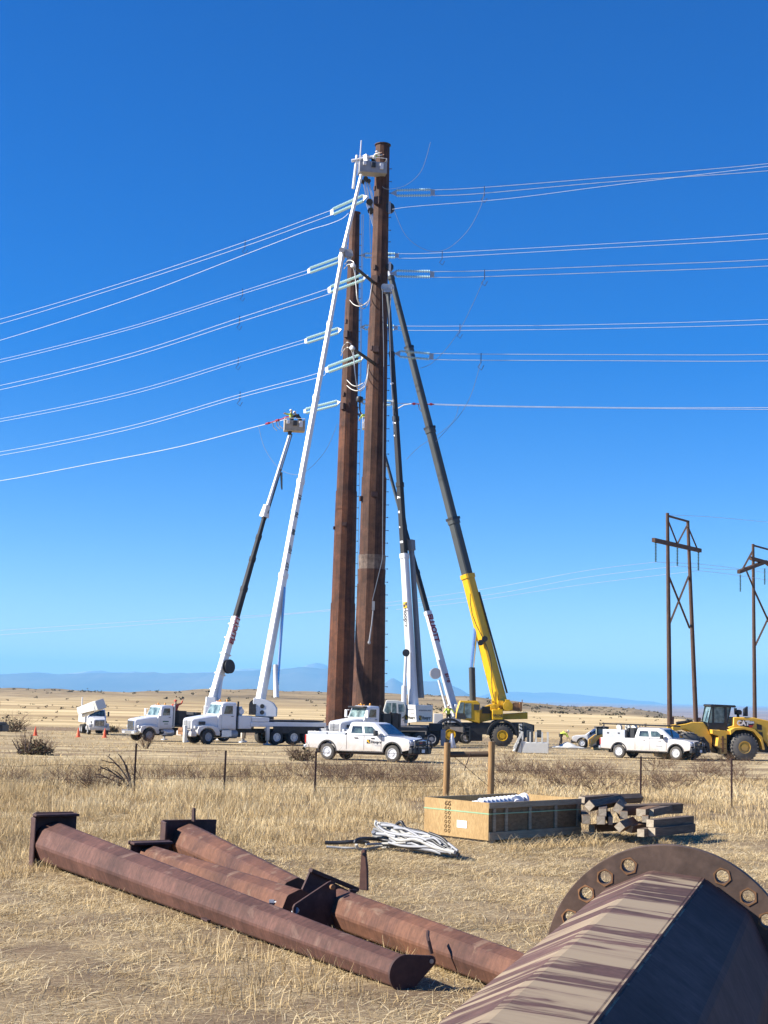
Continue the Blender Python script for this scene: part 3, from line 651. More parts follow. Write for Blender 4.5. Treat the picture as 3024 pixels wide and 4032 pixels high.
# ---------------------------------------------------------------- wheels, people
def wheel(root, x, y, r, w_, side, rim='rimbright', tyre='rubber', rr=0.56, name='wheel', steer=0.0, lugs=0):
    rot = Matrix.Rotation(steer, 4, 'Z'); X = Matrix.Translation((x, y, r)) @ rot
    m = MB(); m.X = X; h = w_ / 2
    m.lathe([(r * rr, -h), (r * 0.86, -h * 1.0), (r * 0.97, -h * 0.82), (r, -h * 0.5), (r, h * 0.5), (r * 0.97, h * 0.82), (r * 0.86, h), (r * rr, h)], (0, 0, 0), (0, 1, 0), 28, caps=False)
    if lugs:
        for k in range(lugs):
            a = 2 * PI * k / lugs; d = Vector((math.cos(a), 0, math.sin(a)))
            for s in (-1, 1): m.beam(Vector((0, s * h * 0.1, 0)) + d * r * 0.985, Vector((0, s * h * 1.0, 0)) + Vector((math.cos(a + .07), 0, math.sin(a + .07))) * r * 0.975, 0.10 * r, 0.09 * r, side=d)
    t = m.build(name, tyre, root)
    q_ = MB(); q_.X = X; s = side
    q_.lathe([(r * rr * 1.01, s * h * 0.80), (r * rr * 1.0, s * h * 1.02), (r * rr * 0.90, s * h * 1.02), (r * rr * 0.80, s * h * 0.78), (r * 0.30, s * h * 0.72), (r * 0.24, s * h * 1.0), (r * 0.08, s * h * 1.0), (0.001, s * h * 1.0)], (0, 0, 0), (0, 1, 0), 20)
    q_.build('rim', rim, t)
    b = MB(); b.X = X
    for k in range(8):
        a = 2 * PI * k / 8; b.tube((math.cos(a) * r * 0.40, s * h * 0.40, math.sin(a) * r * 0.40), (math.cos(a) * r * 0.40, s * h * 0.80, math.sin(a) * r * 0.40), r * 0.04, n=6)
    b.build('wheel_nuts', 'chassis', t)
    return t
def person(label, loc, rz, J, top, trousers, hat='inkwhite', vest=None, group='workers on the job'):
    """J: joint positions (local, x forward). body = one continuous skin surface"""
    root = thing('person', label, 'person', loc, rz, group)
    def skin(name, pts, edges, rad, mat, rootv=0, lv=1):
        me = bpy.data.meshes.new(name); me.from_pydata([J[p] if isinstance(p, str) else p for p in pts], edges, []); me.materials.append(M[mat])
        o = link(name, me, root); md = o.modifiers.new('skin', 'SKIN'); md.use_smooth_shade = True
        for i, r_ in enumerate(rad): me.skin_vertices[0].data[i].radius = (r_, r_) if not isinstance(r_, tuple) else r_; me.skin_vertices[0].data[i].use_root = (i == rootv)
        s = o.modifiers.new('sub', 'SUBSURF'); s.levels = s.render_levels = lv; return o
    V_ = lambda a: Vector(J[a])
    pts = ['pelvis', 'belly', 'chest', 'neck', 'head', 'crown', 'shL', 'elL', 'wrL', 'shR', 'elR', 'wrR', 'hipL', 'knL', 'anL', 'toeL', 'hipR', 'knR', 'anR', 'toeR']
    rad = [(.13, .16), (.12, .15), (.13, .18), .055, (.09, .085), .075, .06, .045, .032, .06, .045, .032, .09, .06, .045, .035, .09, .06, .045, .035]
    E = [(0, 1), (1, 2), (2, 3), (3, 4), (4, 5), (2, 6), (6, 7), (7, 8), (2, 9), (9, 10), (10, 11), (0, 12), (12, 13), (13, 14), (14, 15), (0, 16), (16, 17), (17, 18), (18, 19)]
    skin('body', pts, E, rad, 'skin')
    skin('trousers', ['pelvis', 'hipL', 'knL', 'anL', 'hipR', 'knR', 'anR'], [(0, 1), (1, 2), (2, 3), (0, 4), (4, 5), (5, 6)], [(.15, .175), .115, .085, .075, .115, .085, .075], trousers)
    skin('shirt', ['pelvis', 'belly', 'chest', 'shL', 'elL', 'wrL', 'shR', 'elR', 'wrR'], [(0, 1), (1, 2), (2, 3), (3, 4), (4, 5), (2, 6), (6, 7), (7, 8)], [(.155, .18), (.15, .175), (.155, .20), .085, .065, .05, .085, .065, .05], top, 1)
    if vest:
        skin('vest', ['belly', 'chest', tuple(V_('chest') * 0.5 + V_('neck') * 0.5)], [(0, 1), (1, 2)], [(.17, .20), (.18, .235), (.12, .17)], vest)
    b = MB()
    for s in ('L', 'R'):                       # boots and hands
        a, t = V_('an' + s), V_('toe' + s); b.beam(a + Vector((-.05, 0, -.02)), t + Vector((.04, 0, 0)), 0.11, 0.12, 0.10, 0.07, side=Vector((0, 1, 0)), cut=.5)
    b.build('boots', 'darkcloth', root)
    h = MB()
    for s in ('L', 'R'):
        e, w0 = V_('el' + s), V_('wr' + s); d = (w0 - e).normalized(); u = d.orthogonal().normalized(); v = d.cross(u)
        h.beam(w0, w0 + d * 0.09, 0.08, 0.035, side=u, cut=.5)
        for k in range(4):
            p = w0 + d * 0.085 + u * (k - 1.5) * 0.02; L = (0.06, 0.075, 0.07, 0.055)[k]
            h.path([p, p + d * L * .5 + v * .006, p + d * L + v * .028], [.009, .009, .007], 5)
        p = w0 + d * 0.03 + u * 0.035; h.path([p, p + u * .03 + d * .02, p + u * .04 + d * .055], [.011, .010, .008], 5)
    h.build('hands', 'skin', root)
    f = (V_('head') - V_('neck')); f.normalize(); hd = V_('head'); fw = Vector(J.get('face', (1, 0, 0)))
    fc = MB(); sd = f.cross(fw).normalized()
    fc.lathe([(.012, 0), (.016, .02), (.004, .035)], hd + fw * .085, fw, 6); fc.build('nose', 'skin', root)
    e_ = MB(); [e_.lathe([(.004, 0), (.012, .004), (.004, .010)], hd + fw * .082 + f * .03 + sd * s * .032, fw, 6) for s in (-1, 1)]; e_.beam(hd + fw * .086 - f * .045 - sd * .025, hd + fw * .086 - f * .045 + sd * .025, .01, .008); e_.build('eyes_and_mouth', 'darkcloth', root)
    hh = MB(); c = V_('head') + f * 0.045
    hh.lathe([(0.165, 0.0), (0.165, 0.008), (0.122, 0.012), (0.120, 0.06), (0.095, 0.105), (0.045, 0.130), (0.002, 0.134)], c, f, 16); hh.build('hard_hat', hat, root)
    return root
def pose(bend=0.0, armL=(0.15, 0.25, -0.3), armR=(0.15, -0.25, -0.3), armL2=None, armR2=None, step=0.12):
    """bend: radians forward at the hip; arms: elbow offsets from the shoulder"""
    pel = Vector((0, 0, 0.98)); c, s = math.cos(bend), math.sin(bend)
    def up(d): return Vector((s * d, 0, c * d))
    J = {'pelvis': pel, 'belly': pel + up(.17), 'chest': pel + up(.38)}
    J['neck'] = pel + up(.55); J['head'] = pel + up(.68); J['crown'] = pel + up(.76)
    for n, sy, a, a2 in (('L', .2, armL, armL2), ('R', -.2, armR, armR2)):
        sh = pel + up(.47) + Vector((0, sy, 0)); el = sh + Vector(a).normalized() * .28; wr = el + Vector(a2 or a).normalized() * .25
        J['sh' + n], J['el' + n], J['wr' + n] = sh, el, wr
    for n, sy, q_ in (('L', .1, step), ('R', -.1, -step)):
        J['hip' + n] = pel + Vector((0, sy, -.06)); J['kn' + n] = Vector((q_ * .6 + .04, sy * 1.2, .50)); J['an' + n] = Vector((q_ - .03, sy * 1.3, .09)); J['toe' + n] = Vector((q_ + .12, sy * 1.5, .045))
    J['face'] = (c, 0, -s)
    return {k: tuple(v) for k, v in J.items()}
def basket(label, c, rz, w_=1.9, d_=1.0, h_=1.1, mat='cream', solid=0.75, inner='interior'):
    """work platform: liner shell and rail; c = floor centre"""
    root = thing('work_platform', label, 'work platform', c, rz, 'work platforms up in the air')
    m = MB(); t = .04
    m.box((0, 0, .04), (w_, d_, .08))
    for s in (-1, 1):
        m.box((0, s * (d_ / 2 - t / 2), solid * h_ / 2 + .08), (w_, t, solid * h_)); m.box((s * (w_ / 2 - t / 2), 0, solid * h_ / 2 + .08), (t, d_ - 2 * t, solid * h_))
    m.build('tub', mat, root, bevel=.015)
    r_ = MB()
    for x in (-1, 1):
        for y in (-1, 1): r_.tube((x * (w_ / 2 - .03), y * (d_ / 2 - .03), solid * h_), (x * (w_ / 2 - .03), y * (d_ / 2 - .03), h_ + .05), .028, n=6)
    for z in (h_ + .05,):
        for y in (-1, 1): r_.tube((-w_ / 2 + .03, y * (d_ / 2 - .03), z), (w_ / 2 - .03, y * (d_ / 2 - .03), z), .028, n=6)
        for x in (-1, 1): r_.tube((x * (w_ / 2 - .03), -d_ / 2 + .03, z), (x * (w_ / 2 - .03), d_ / 2 - .03, z), .028, n=6)
    r_.build('guard_rail', 'inkwhite', root)
    b = MB(); b.box((0, -d_ / 2 - .09, .62), (.35, .18, .4)); b.build('control_box', inner, root, bevel=.02)
    p_ = MB(); p_.box((w_ * .3, -d_ / 2 - .06, .55), (.3, .12, .5)); p_.box((-w_ * .32, -d_ / 2 - .06, .7), (.25, .12, .3)); p_.build('tool_pouch', 'inkwhite', root, bevel=.02)
    return root

# ---------------------------------------------------------------- line trucks
def oct_ring(x, y0, y1, z0, z1, c):
    return [(x, y0 + c, z0), (x, y1 - c, z0), (x, y1, z0 + c), (x, y1, z1 - c), (x, y1 - c, z1), (x, y0 + c, z1), (x, y0, z1 - c), (x, y0, z0 + c)]
def truck(name, label, cat, loc, rz, rear_axles, L, style='b', group=None):
    """x forward, origin under the front axle; conventional cab truck"""
    root = thing(name, label, cat, loc, rz, group)
    W = 1.2
    f = MB(); f.box((-L / 2 + .6, .43, .95), (L, .10, .28)); f.box((-L / 2 + .6, -.43, .95), (L, .10, .28)); f.box((0, 0, .62), (.16, 2.0, .16))
    for x in rear_axles: f.box((x, 0, .62), (.2, 2.0, .2)); f.box((x, 0, .8), (.6, 1.2, .2))
    f.box((-1.6, 0, .75), (2.6, .9, .5)); f.build('chassis', 'chassis', root)
    hood = MB()
    fr = .62 if style == 'a' else .70
    hood.loft([oct_ring(1.05, -fr, fr, .82, 1.72, .12), oct_ring(.9, -fr - .06, fr + .06, .80, 1.80, .10), oct_ring(-.2, -.86, .86, 1.0, 1.98, .12), oct_ring(-.85, -.98, .98, 1.0, 2.04, .12)])
    hood.build('hood', 'white', root, bevel=.03)
    fd = MB()
    for s in (-1, 1):                          # fenders arch over the front wheel
        poly = [(.78, .72), (.80, 1.0), (.70, 1.22), (.35, 1.30), (-.35, 1.30), (-.75, 1.18), (-.95, .85), (-.95, .62), (-.70, .62)] + [(math.cos(a) * .64, .53 + math.sin(a) * .64) for a in [R(t) for t in range(170, 9, -16)]]
        fd.prism(poly, s * .70 if s > 0 else -1.16, 1.16 if s > 0 else -.70)
    fd.build('fender', 'white', root, bevel=.03)
    cb = MB(); cb.loft([oct_ring(-.80, -1.02, 1.02, .95, 1.95, .06), oct_ring(-.86, -1.04, 1.04, .95, 2.0, .06), oct_ring(-1.18, -.96, .96, .95, 2.86, .10), oct_ring(-1.5, -.97, .97, .95, 2.95, .12), oct_ring(-2.25, -.97, .97, .95, 2.92, .12)])
    cb.build('cab', 'white', root, bevel=.03)
    g = MB(); g.quad((-.915, -.90, 2.10), (-.915, .90, 2.10), (-1.155, .85, 2.75), (-1.155, -.85, 2.75), th=.03); g.build('windscreen', 'paleglass' if style != 'c' else 'glass', root)
    for s in (-1, 1):
        d = MB(); d.quad((-1.10, s * 1.012, 1.1), (-2.0, s * 1.0, 1.1), (-2.0, s * 1.0, 2.05), (-1.10, s * 1.012, 2.05), th=.02 * -s); dd = d.build('door', 'white', root, bevel=.01)
        h = MB(); h.box((-1.92, s * 1.03, 1.95), (.16, .04, .04)); h.build('handle', 'black', dd)
        sg = MB(); sg.quad((-1.28, s * .985, 2.12), (-1.95, s * .985, 2.12), (-1.95, s * .985, 2.68), (-1.42, s * .985, 2.68), th=.02 * -s); sg.build('side_window', 'glass', root)
        mr = MB(); mr.box((-.92, s * 1.30, 2.35), (.10, .20, .55)); mr.tube((-1.0, s * 1.0, 2.1), (-.92, s * 1.28, 2.15), .02, n=6); mr.tube((-1.0, s * 1.0, 2.6), (-.92, s * 1.28, 2.6), .02, n=6); mr.build('mirror', 'inkwhite' if style != 'c' else 'black', root, bevel=.02)
        hl = MB(); hl.box((.86, s * .86, 1.18), (.14, .28, .20)); hl.build('headlight', 'lens', root, bevel=.03)
    if style == 'a':
        gr = MB(); gr.box((1.09, 0, 1.24), (.06, 1.06, .86)); gg = gr.build('grille', 'chrome', root, bevel=.03)
        sl_ = MB(); [sl_.box((1.128, -.44 + .125 * k, 1.24), (.02, .028, .74)) for k in range(8)]; sl_.build('grille_bars', 'black', gg)
    else:
        gr = MB(); gr.box((1.075, 0, 1.34), (.05, 1.02, .62)); gg = gr.build('grille', 'grey' if style != 'c' else 'black', root, bevel=.02)
        sl_ = MB(); [sl_.box((1.108, 0, 1.08 + .09 * k), (.02, .94, .03)) for k in range(6)]; sl_.box((1.11, 0, 1.34), (.03, .05, .62)); sl_.build('grille_bars', 'chrome', gg)
        for s in (-1, 1):
            v_ = MB(); v_.box((.35, s * .885, 1.46), (.5, .05, .22)); v_.build('air_vent', 'black', root, bevel=.02)
    bp = MB(); bp.box((1.22, 0, .72), (.14, 2.36, .34)); [bp.box((1.02, s * 1.10, .72), (.30, .14, .32)) for s in (-1, 1)]; bb = bp.build('bumper', 'chrome' if style == 'a' else 'white', root, bevel=.03)
    for s in (-1, 1):
        fl = MB(); fl.box((1.30, s * .78, .72), (.03, .42, .16)); fl.build('fog_lamp', 'lens', bb)
    for k, x in enumerate((0,) + tuple(rear_axles)):
        for s in (-1, 1): wheel(root, x, s * (1.0 if k == 0 else .95), .53, .34 if k == 0 else .58, s, rim='rimbright' if k else 'grey', tyre='rubber', steer=(R(14) if (k == 0 and style == 'b') else 0))
    tk = MB()
    for s in (-1, 1): tk.lathe([(.01, -.5), (.28, -.48), (.30, -.42), (.30, .42), (.28, .48), (.01, .5)], (-1.9, s * .78, .72), (1, 0, 0), 16)
    tk.build('fuel_tank', 'alu' if style == 'a' else 'grey', root)
    st = MB()
    for s in (-1, 1): st.box((-1.35, s * 1.02, .55), (.55, .20, .05)); st.box((-1.35, s * 1.04, .85), (.55, .16, .05))
    st.build('steps', 'alu', root)
    ex = MB(); ex.tube((-2.42, .86, 1.1), (-2.42, .86, 3.0), .07, n=10); ex.build('exhaust_stack', 'cream' if style == 'a' else 'chassis', root)
    bc = MB(); [bc.lathe([(.07, 0), (.07, .10), (.04, .15), (.001, .16)], (-1.7, y, 2.97), (0, 0, 1), 10) for y in (-.55, .55)]; [bc.box((-1.35, y, 2.99), (.08, .10, .06)) for y in (-.3, 0, .3)]; bc.build('roof_lights', 'amber', root)
    return root
def outrigger(root, x, side, ext, mat='white', jack='white', gl=0.0):
    m = MB(); m.box((x, side * (1.0 + ext / 2), 1.08), (.24, ext, .24)); m.box((x, side * (1.05 + ext), .78), (.22, .22, .95)); o = m.build('outrigger', mat, root, bevel=.01)
    p = MB(); p.tube((x, side * (1.05 + ext), .05 + gl), (x, side * (1.05 + ext), .6), .075, n=8); p.lathe([(.05, .1), (.28, .06), (.30, .0), (.001, .0)], (x, side * (1.05 + ext), .02 + gl), (0, 0, 1), 14); p.build('jack_foot', 'galv', o)
def boom(root, pts, secs, side, name='boom_section'):
    """pts: world points; secs: list of (t0,t1,w0,h0,w1,h1,mat) along the straight line pts[0]->pts[1]"""
    a, b = pts
    for (t0, t1, w0, h0, w1, h1, mat) in secs:
        m = MB(); p = a.lerp(b, t0); q_ = a.lerp(b, t1); m.beam(p, q_, w0, h0, w1, h1, side=side, cut=.25)
        m.beam(q_ - (q_ - p).normalized() * .35, q_ + (q_ - p).normalized() * .02, w1 * 1.16, h1 * 1.16, side=side, cut=.25)
        m.build(name, mat, root, world=True, smooth=30)
def hosereel(root, c, ax, r, w_, mat):
    m = MB(); m.lathe([(.001, 0), (r, 0), (r, .04), (r * .7, .05), (r * .7, w_ - .05), (r, w_ - .04), (r, w_), (.001, w_)], c, ax, 22); return m.build('hose_reel', mat, root, world=True)

# --- truck A: chrome-grilled truck with the shorter aerial (platform at the left)
A36 = R(38)
def nearwheel(px, py, a, w_=.95, flip=1): g = G(px, py); l = Vector((math.sin(a), -math.cos(a), 0)) if flip > 0 else Vector((-math.sin(a), -math.cos(a), 0)); p = g - l * w_; p.z = gz(p.x, p.y); return p
pA = nearwheel(584, 2919, A36); YA = pA.y
tA = truck('aerial_lift_truck', 'white truck with a chrome grille carrying the shorter black and white boom', 'truck', pA, PI + A36, (-5.9, -7.2), 9.6, 'a', 'boom trucks')
tA.scale = (.9, .9, .9)
m = MB(); m.box((-5.6, 0, 1.28), (6.2, 2.3, .22)); m.build('deck', 'chassis', tA, bevel=.02)
m = MB(); m.box((-3.1, .6, 1.95), (.7, 1.0, 1.1)); m.box((-3.9, .3, 1.8), (.7, 1.7, .8)); m.tube((-2.8, -.3, 1.3), (-2.8, -.3, 2.6), .12, n=8); m.tube((-3.4, -.7, 1.3), (-3.4, -.7, 2.3), .2, n=10); m.box((-4.6, 0, 1.9), (.5, 2.2, 1.0)); m.build('hydraulic_gear', 'chassis', tA, bevel=.02)
for x in (-3.2, -8.6):
    for s in (-1, 1): outrigger(tA, x, s, .9, 'chassis')
tb = P(832, 2775, YA + 4.8); te = P(1045, 2022, 120); tt = P(1140, 1712, 123.5)
m = MB(); g0 = Vector((tb.x, tb.y, gz(tb.x, tb.y) + 1.3)); m.tube(g0, g0 + Vector((0, 0, .7)), .75, n=20); m.beam(g0 + Vector((0, 0, .6)), tb + Vector((0, 0, .6)), 1.0, 1.1, .8, .9, side=Vector((1, 0, 0)), cut=.2); m.build('turret', 'boomwhite', tA, world=True)
sA = Vector((math.cos(R(-40)), math.sin(R(-40)), 0))
boom(tA, (tb, te), [(0, .44, .56, .62, .46, .52, 'boomwhite'), (.44, .60, .43, .47, .41, .45, 'darkboom'), (.60, .76, .38, .42, .36, .40, 'darkboom'), (.76, .88, .34, .37, .32, .35, 'darkboom'), (.88, .99, .29, .32, .27, .30, 'darkboom')], sA)
m = MB(); m.beam(te - Vector((.1, 0, .3)), te + Vector((.1, 0, .7)), .62, .7, .40, .45, side=sA, cut=.3); m.build('elbow', 'boomwhite', tA, world=True)
boom(tA, (te + Vector((.1, 0, .4)), tt), [(0, .98, .26, .30, .16, .18, 'boomwhite')], sA, 'jib_section')
m = MB(); m.path([te.lerp(tt, .55) + Vector((.15, -.2, 0)), te.lerp(tt, .42) + Vector((.5, -.2, -.6)), te.lerp(tt, .34) + Vector((.7, -.2, -.3)), te.lerp(tt, .45) + Vector((.45, -.2, .4))], .05, 6); m.path([te.lerp(tt, k / 8) + Vector((.22, -.15, 0)) for k in range(9)], .05, 6); m.build('hose', 'black', tA, world=True)
m = MB(); m.tube(tt, tt + Vector((.1, 0, .9)), .17, n=8); m.box(tt + Vector((.1, -.1, .8)), (.7, .5, .3)); m.build('platform_mount', 'black', tA, world=True)
lf = tb.lerp(te, .19); m = MB(); m.box((-1.55, 1.035, 1.62), (.55, .01, .10)); m.box((-1.6, 1.035, 1.42), (.35, .01, .05)); m.build('door_sign', 'inkgreen', tA)
hosereel(tA, lf + Vector((.45, -.35, 0)), (.75, -.6, .1), .55, .3, 'chassis')
m = MB(); m.tube(g0 + Vector((.5, -.2, 1.2)), tb.lerp(te, .20), .16, .15, n=10); m.build('lift_cylinder', 'boomwhite', tA, world=True)
for k in (.07, .15, .25, .33, .40): c = tb.lerp(te, k); m = MB(); m.beam(c, c + (te - tb).normalized() * .09, .62, .68, side=sA); m.build('boom_strap', 'inkwhite', tA, world=True)
u_ = (te - tb).normalized(); nrm = sA.cross(u_).normalized(); nrm = nrm if nrm.y < 0 else -nrm
lettering('ELLIOTT', .62, tb.lerp(te, .375) + (sA if True else 0) * .33, u_, sA.cross(u_), 'inkred', tA, .02, True)
def face_text(root, body, size, a, b, t, side, half, mat, bold=.02, flip=1):
    u = (b - a).normalized(); s = (side - u * side.dot(u)).normalized()
    n = s if s.dot(Vector((0, -1, 0))) > 0 else -s
    o = a.lerp(b, t) + n * half
    x = u * flip; y = n.cross(x)
    return lettering(body, size, o, x, y, mat, root, bold, True)
bkA = basket('white rimmed platform with two workers at the tip of the shorter boom', P(1158, 1706, 123.5) + Vector((0, 0, .15)), R(8), 1.75, 1.0, 1.0, 'tan', .82)
fl = bkA.location + Vector((0, 0, .1))
person('worker in a yellow vest and pale hat upright in the lower left platform', fl + Vector((-.25, .1, 0)), R(190), pose(.1, (.6, .2, -.3), (.6, -.2, -.1), (1, 0, .3), (1, 0, .2)), 'hivis', 'darkcloth', 'inkwhite', 'hivis')
person('worker in dark green bending over the right rim of the lower left platform', fl + Vector((.45, -.1, 0)), R(170), pose(.7, (.7, .1, -.5), (.7, -.1, -.4)), 'darkcloth', 'darkcloth', 'inkwhite', 'darkcloth')
person('person in a red shirt raising one arm, standing behind the cab with the chrome grille', P(690, 2800, YA + 1.6) + Vector((0, 0, -.98)), R(-60), pose(.0, (.2, .8, .3), (.1, -.3, -1), (.1, .3, 1)), 'redcloth', 'denim', 'redcloth')

# --- truck B: big white truck with the tallest white aerial boom
pB = nearwheel(812, 2931, R(33)); YB = pB.y
tB = truck('aerial_lift_truck', 'big white truck with three rear axles carrying the very tall all white boom', 'truck', pB, PI + R(33), (-5.4, -6.8, -8.1), 9.8, 'b', 'boom trucks')
m = MB(); m.box((-2.9, 0, 1.55), (1.0, 2.2, .9)); m.box((-6.4, 0, 1.42), (6.2, 2.3, .34)); m.box((-4.1, 0, 1.75), (1.4, 2.3, .3)); m.build('deck', 'white', tB, bevel=.03)
m = MB(); m.box((-6.6, 0, 1.67), (5.6, 1.9, .12)); m.box((-7.2, 1.18, 1.05), (4.2, .02, .5)); m.build('deck_plate', 'chassis', tB)
m = MB(); m.box((-2.7, .2, 2.3), (.35, .9, .7)); m.tube((-2.7, .5, 2.3), (-2.7, .9, 2.3), .22, n=10); m.build('hydraulic_gear', 'boomwhite', tB, bevel=.03)
m = MB(); m.box((-1.45, 1.13, .78), (.75, .05, .42)); m.build('step_box', 'alu', tB)
outrigger(tB, -4.6, 1, .25); outrigger(tB, -4.6, -1, 1.4); outrigger(tB, -9.0, 1, 1.0, 'grey'); outrigger(tB, -9.0, -1, 1.0, 'grey')
m = MB(); m.box((1.45, .55, .70), (.22, .26, 1.15)); m.tube((1.45, .55, .1), (1.45, .55, .4), .08, n=8); m.build('front_jack', 'cream', tB, bevel=.02)
m = MB(); m.tube((1.38, -.35, .95), (1.38, .35, .95), .20, n=14); m.box((1.38, 0, .75), (.3, .9, .2)); m.build('winch', 'holerust', tB)
m = MB(); m.box((-10.2, 0, 1.2), (1.3, .5, .3)); m.tube((-9.9, -1.1, 1.1), (-9.9, 1.1, 1.1), .10, n=8); m.build('rear_beam', 'grey', tB)
bb0 = P(1035, 2768, YB + 6.2); bt = P(1441, 612, 119.0); kn = P(1352, 985, 118.2)
g0 = Vector((bb0.x, bb0.y, gz(bb0.x, bb0.y) + 1.7))
m = MB(); m.tube(g0, g0 + Vector((0, 0, .3)), .85, n=24); m.build('slew_ring', 'chassis', tB, world=True)
m = MB(); hd = (bb0 - g0)
for s in (-.42, .42):
    poly = [(-.75, 0), (.80, 0), (.82, .60), (.55, 1.0), (.1, 1.2), (-.45, 1.32), (-.90, 1.35), (-.95, 1.0), (-.7, .5)]
    m2 = [(a, b_) for a, b_ in poly]
    m._add([Vector((g0.x + a + .25, g0.y + s - .06, g0.z + .3 + b_)) for a, b_ in m2] + [Vector((g0.x + a + .25, g0.y + s + .06, g0.z + .3 + b_)) for a, b_ in m2], [tuple(range(9)), tuple(range(17, 8, -1))] + [(i, i + 9, (i + 1) % 9 + 9, (i + 1) % 9) for i in range(9)])
m.box(g0 + Vector((.35, 0, .75)), (1.0, .8, .9)); m.build('turret', 'boomwhite', tB, world=True, bevel=.03)
m = MB(); [m.tube(g0 + Vector((.0, -.50, z)), g0 + Vector((.0, -.47, z)), .16, n=14) for z in (1.05, .6)]; m.build('turret_port', 'chassis', tB, world=True); m = MB(); m.tube(g0 + Vector((-.62, -.45, 1.15)), g0 + Vector((-.62, .35, 1.15)), .36, n=16); m.box(g0 + Vector((-.72, -.3, .8)), (.5, .5, .8)); m.build('turret_machinery', 'chassis', tB, world=True)
sB = Vector((math.cos(R(-38)), math.sin(R(-38)), 0)); b0 = g0 + Vector((-.35, 0, 2.0)); b0 = P(1024, 2766, YB + 6.2)
fr_ = lambda y: (2766 - y) / (2766 - 985)
boom(tB, (b0, kn), [(0, fr_(2296), .60, .62, .51, .54, 'boomwhite'), (fr_(2330), fr_(1935), .45, .48, .43, .46, 'boomwhite'), (fr_(1935), fr_(1600), .39, .42, .37, .40, 'boomwhite'), (fr_(1600), fr_(1295), .34, .36, .32, .35, 'boomwhite'), (fr_(1295), fr_(1010), .28, .31, .26, .29, 'boomwhite')], sB)
m = MB(); m.beam(kn - Vector((.15, 0, .7)), kn + Vector((.15, 0, .5)), .42, .5, .32, .36, side=sB, cut=.3); m.build('knuckle', 'boomwhite', tB, world=True)
m = MB(); m.tube(kn + Vector((.45, -.3, -.3)), kn + Vector((.45, .3, -.3)), .35, n=14); m.box(kn + Vector((.5, 0, -.9)), (.35, .4, .8)); m.tube(kn + Vector((-.1, -.4, -.1)), kn + Vector((-.1, -.3, -.1)), .22, n=12); m.build('knuckle_gear', 'grey', tB, world=True)
boom(tB, (kn, bt), [(0, 1, .27, .30, .20, .22, 'boomwhite')], sB, 'jib_section')
for k in (.0, 1.0):
    pass
m = MB(); a_ = b0.lerp(kn, .155); m.tube(g0 + Vector((1.0, -.1, 1.7)), g0 + Vector((1.0, -.1, 1.7)) + (a_ - g0 - Vector((1.0, -.1, 1.7))) * .45, .21, n=12); m.build('lift_cylinder', 'boomwhite', tB, world=True)
m = MB(); m.tube(g0 + Vector((1.0, -.1, 1.7)), b0.lerp(kn, .235) + Vector((.25, -.1, 0)), .11, n=10); m.build('cylinder_rod', 'chrome', tB, world=True)
for txt, y in (('61', 2005), ('70', 2075), ('88', 2140), ('109', 2208), ('127', 2272)):
    face_text(tB, txt, .46, b0, kn, fr_(y), sB, .228 + .012, 'ink', .012)
pf = P(1494, 672, 119.0); 
bkB = basket('grey and white platform pressed against the top of the tall right pole', pf + Vector((-.6, 0, -.35)), R(10), 2.3, 1.1, 1.25, 'grey', .7, 'black')
m = MB(); m.beam(bt, pf + Vector((-1.0, -.2, .3)), .35, .4, side=sB); m.tube(bt + Vector((-1.2, 0, -.5)), bt + Vector((.6, 0, -.1)), .14, n=8); m.tube(bt + Vector((-.5, 0, -.6)), bt + Vector((-.42, 0, 1.3)), .05, n=6); m.tube(bt + Vector((-.75, 0, .0)), bt + Vector((-1.0, 0, -2.9)), .12, n=8); m.build('platform_mount', 'boomwhite', tB, world=True)
person('worker in a yellow vest and white hat leaning at the top of the tallest pole', bkB.location + Vector((.1, 0, .25)), R(-20), pose(.35, (.8, .2, .1), (.8, -.2, 0), (1, 0, .1), (1, 0, .2)), 'cream', 'darkcloth', 'inkwhite', 'hivis')

# --- truck E: truck in front of the poles with a two tone aerial boom leaning left behind them
pE = P(1362, 2900, 107.5); pE.z = gz(pE.x, 107.5); YE = 107.5
tE = truck('service_truck', 'white truck with a dark visor parked before the steel poles', 'truck', pE, PI + R(38), (-4.6, -5.8), 7.6, 'b', 'boom trucks')
m = MB(); m.box((-4.6, 0, 1.3), (4.2, 2.3, .25)); m.box((-2.9, .4, 1.9), (.7, 1.4, 1.0)); m.build('deck', 'chassis', tE, bevel=.02)
m = MB(); m.box((-.98, 0, 2.84), (.35, 1.86, .12)); m.build('sun_visor', 'black', tE, bevel=.02)
m = MB(); m.box((-3.6, .9, 1.9), (.5, .5, 1.1)); m.tube((-4.2, .7, 1.4), (-4.2, .7, 2.4), .22, n=10); m.tube((-3.2, 1.0, 2.5), (-4.4, .2, 2.2), .07, n=6); m.build('hydraulic_gear', 'chassis', tE)
outtE = tE; pG = P(1500, 2915, 133.5); pG.z = gz(pG.x, 133.5)
tE = truck('aerial_lift_truck', 'mostly hidden truck behind the yellow crane whose white and black boom leans left', 'truck', pG, PI + R(4), (-6.2, -7.5), 9.0, 'b', 'boom trucks')
m = MB(); m.box((-5.4, 0, 1.4), (5.6, 2.3, .3)); m.build('deck', 'chassis', tE, bevel=.02)
e0 = P(1792, 2770, 133.5); e1 = P(1478, 1655, 139); g0 = Vector((e0.x - .2, e0.y, gz(e0.x, e0.y) + 1.4))
e0 = P(1790, 2800, 133.5)
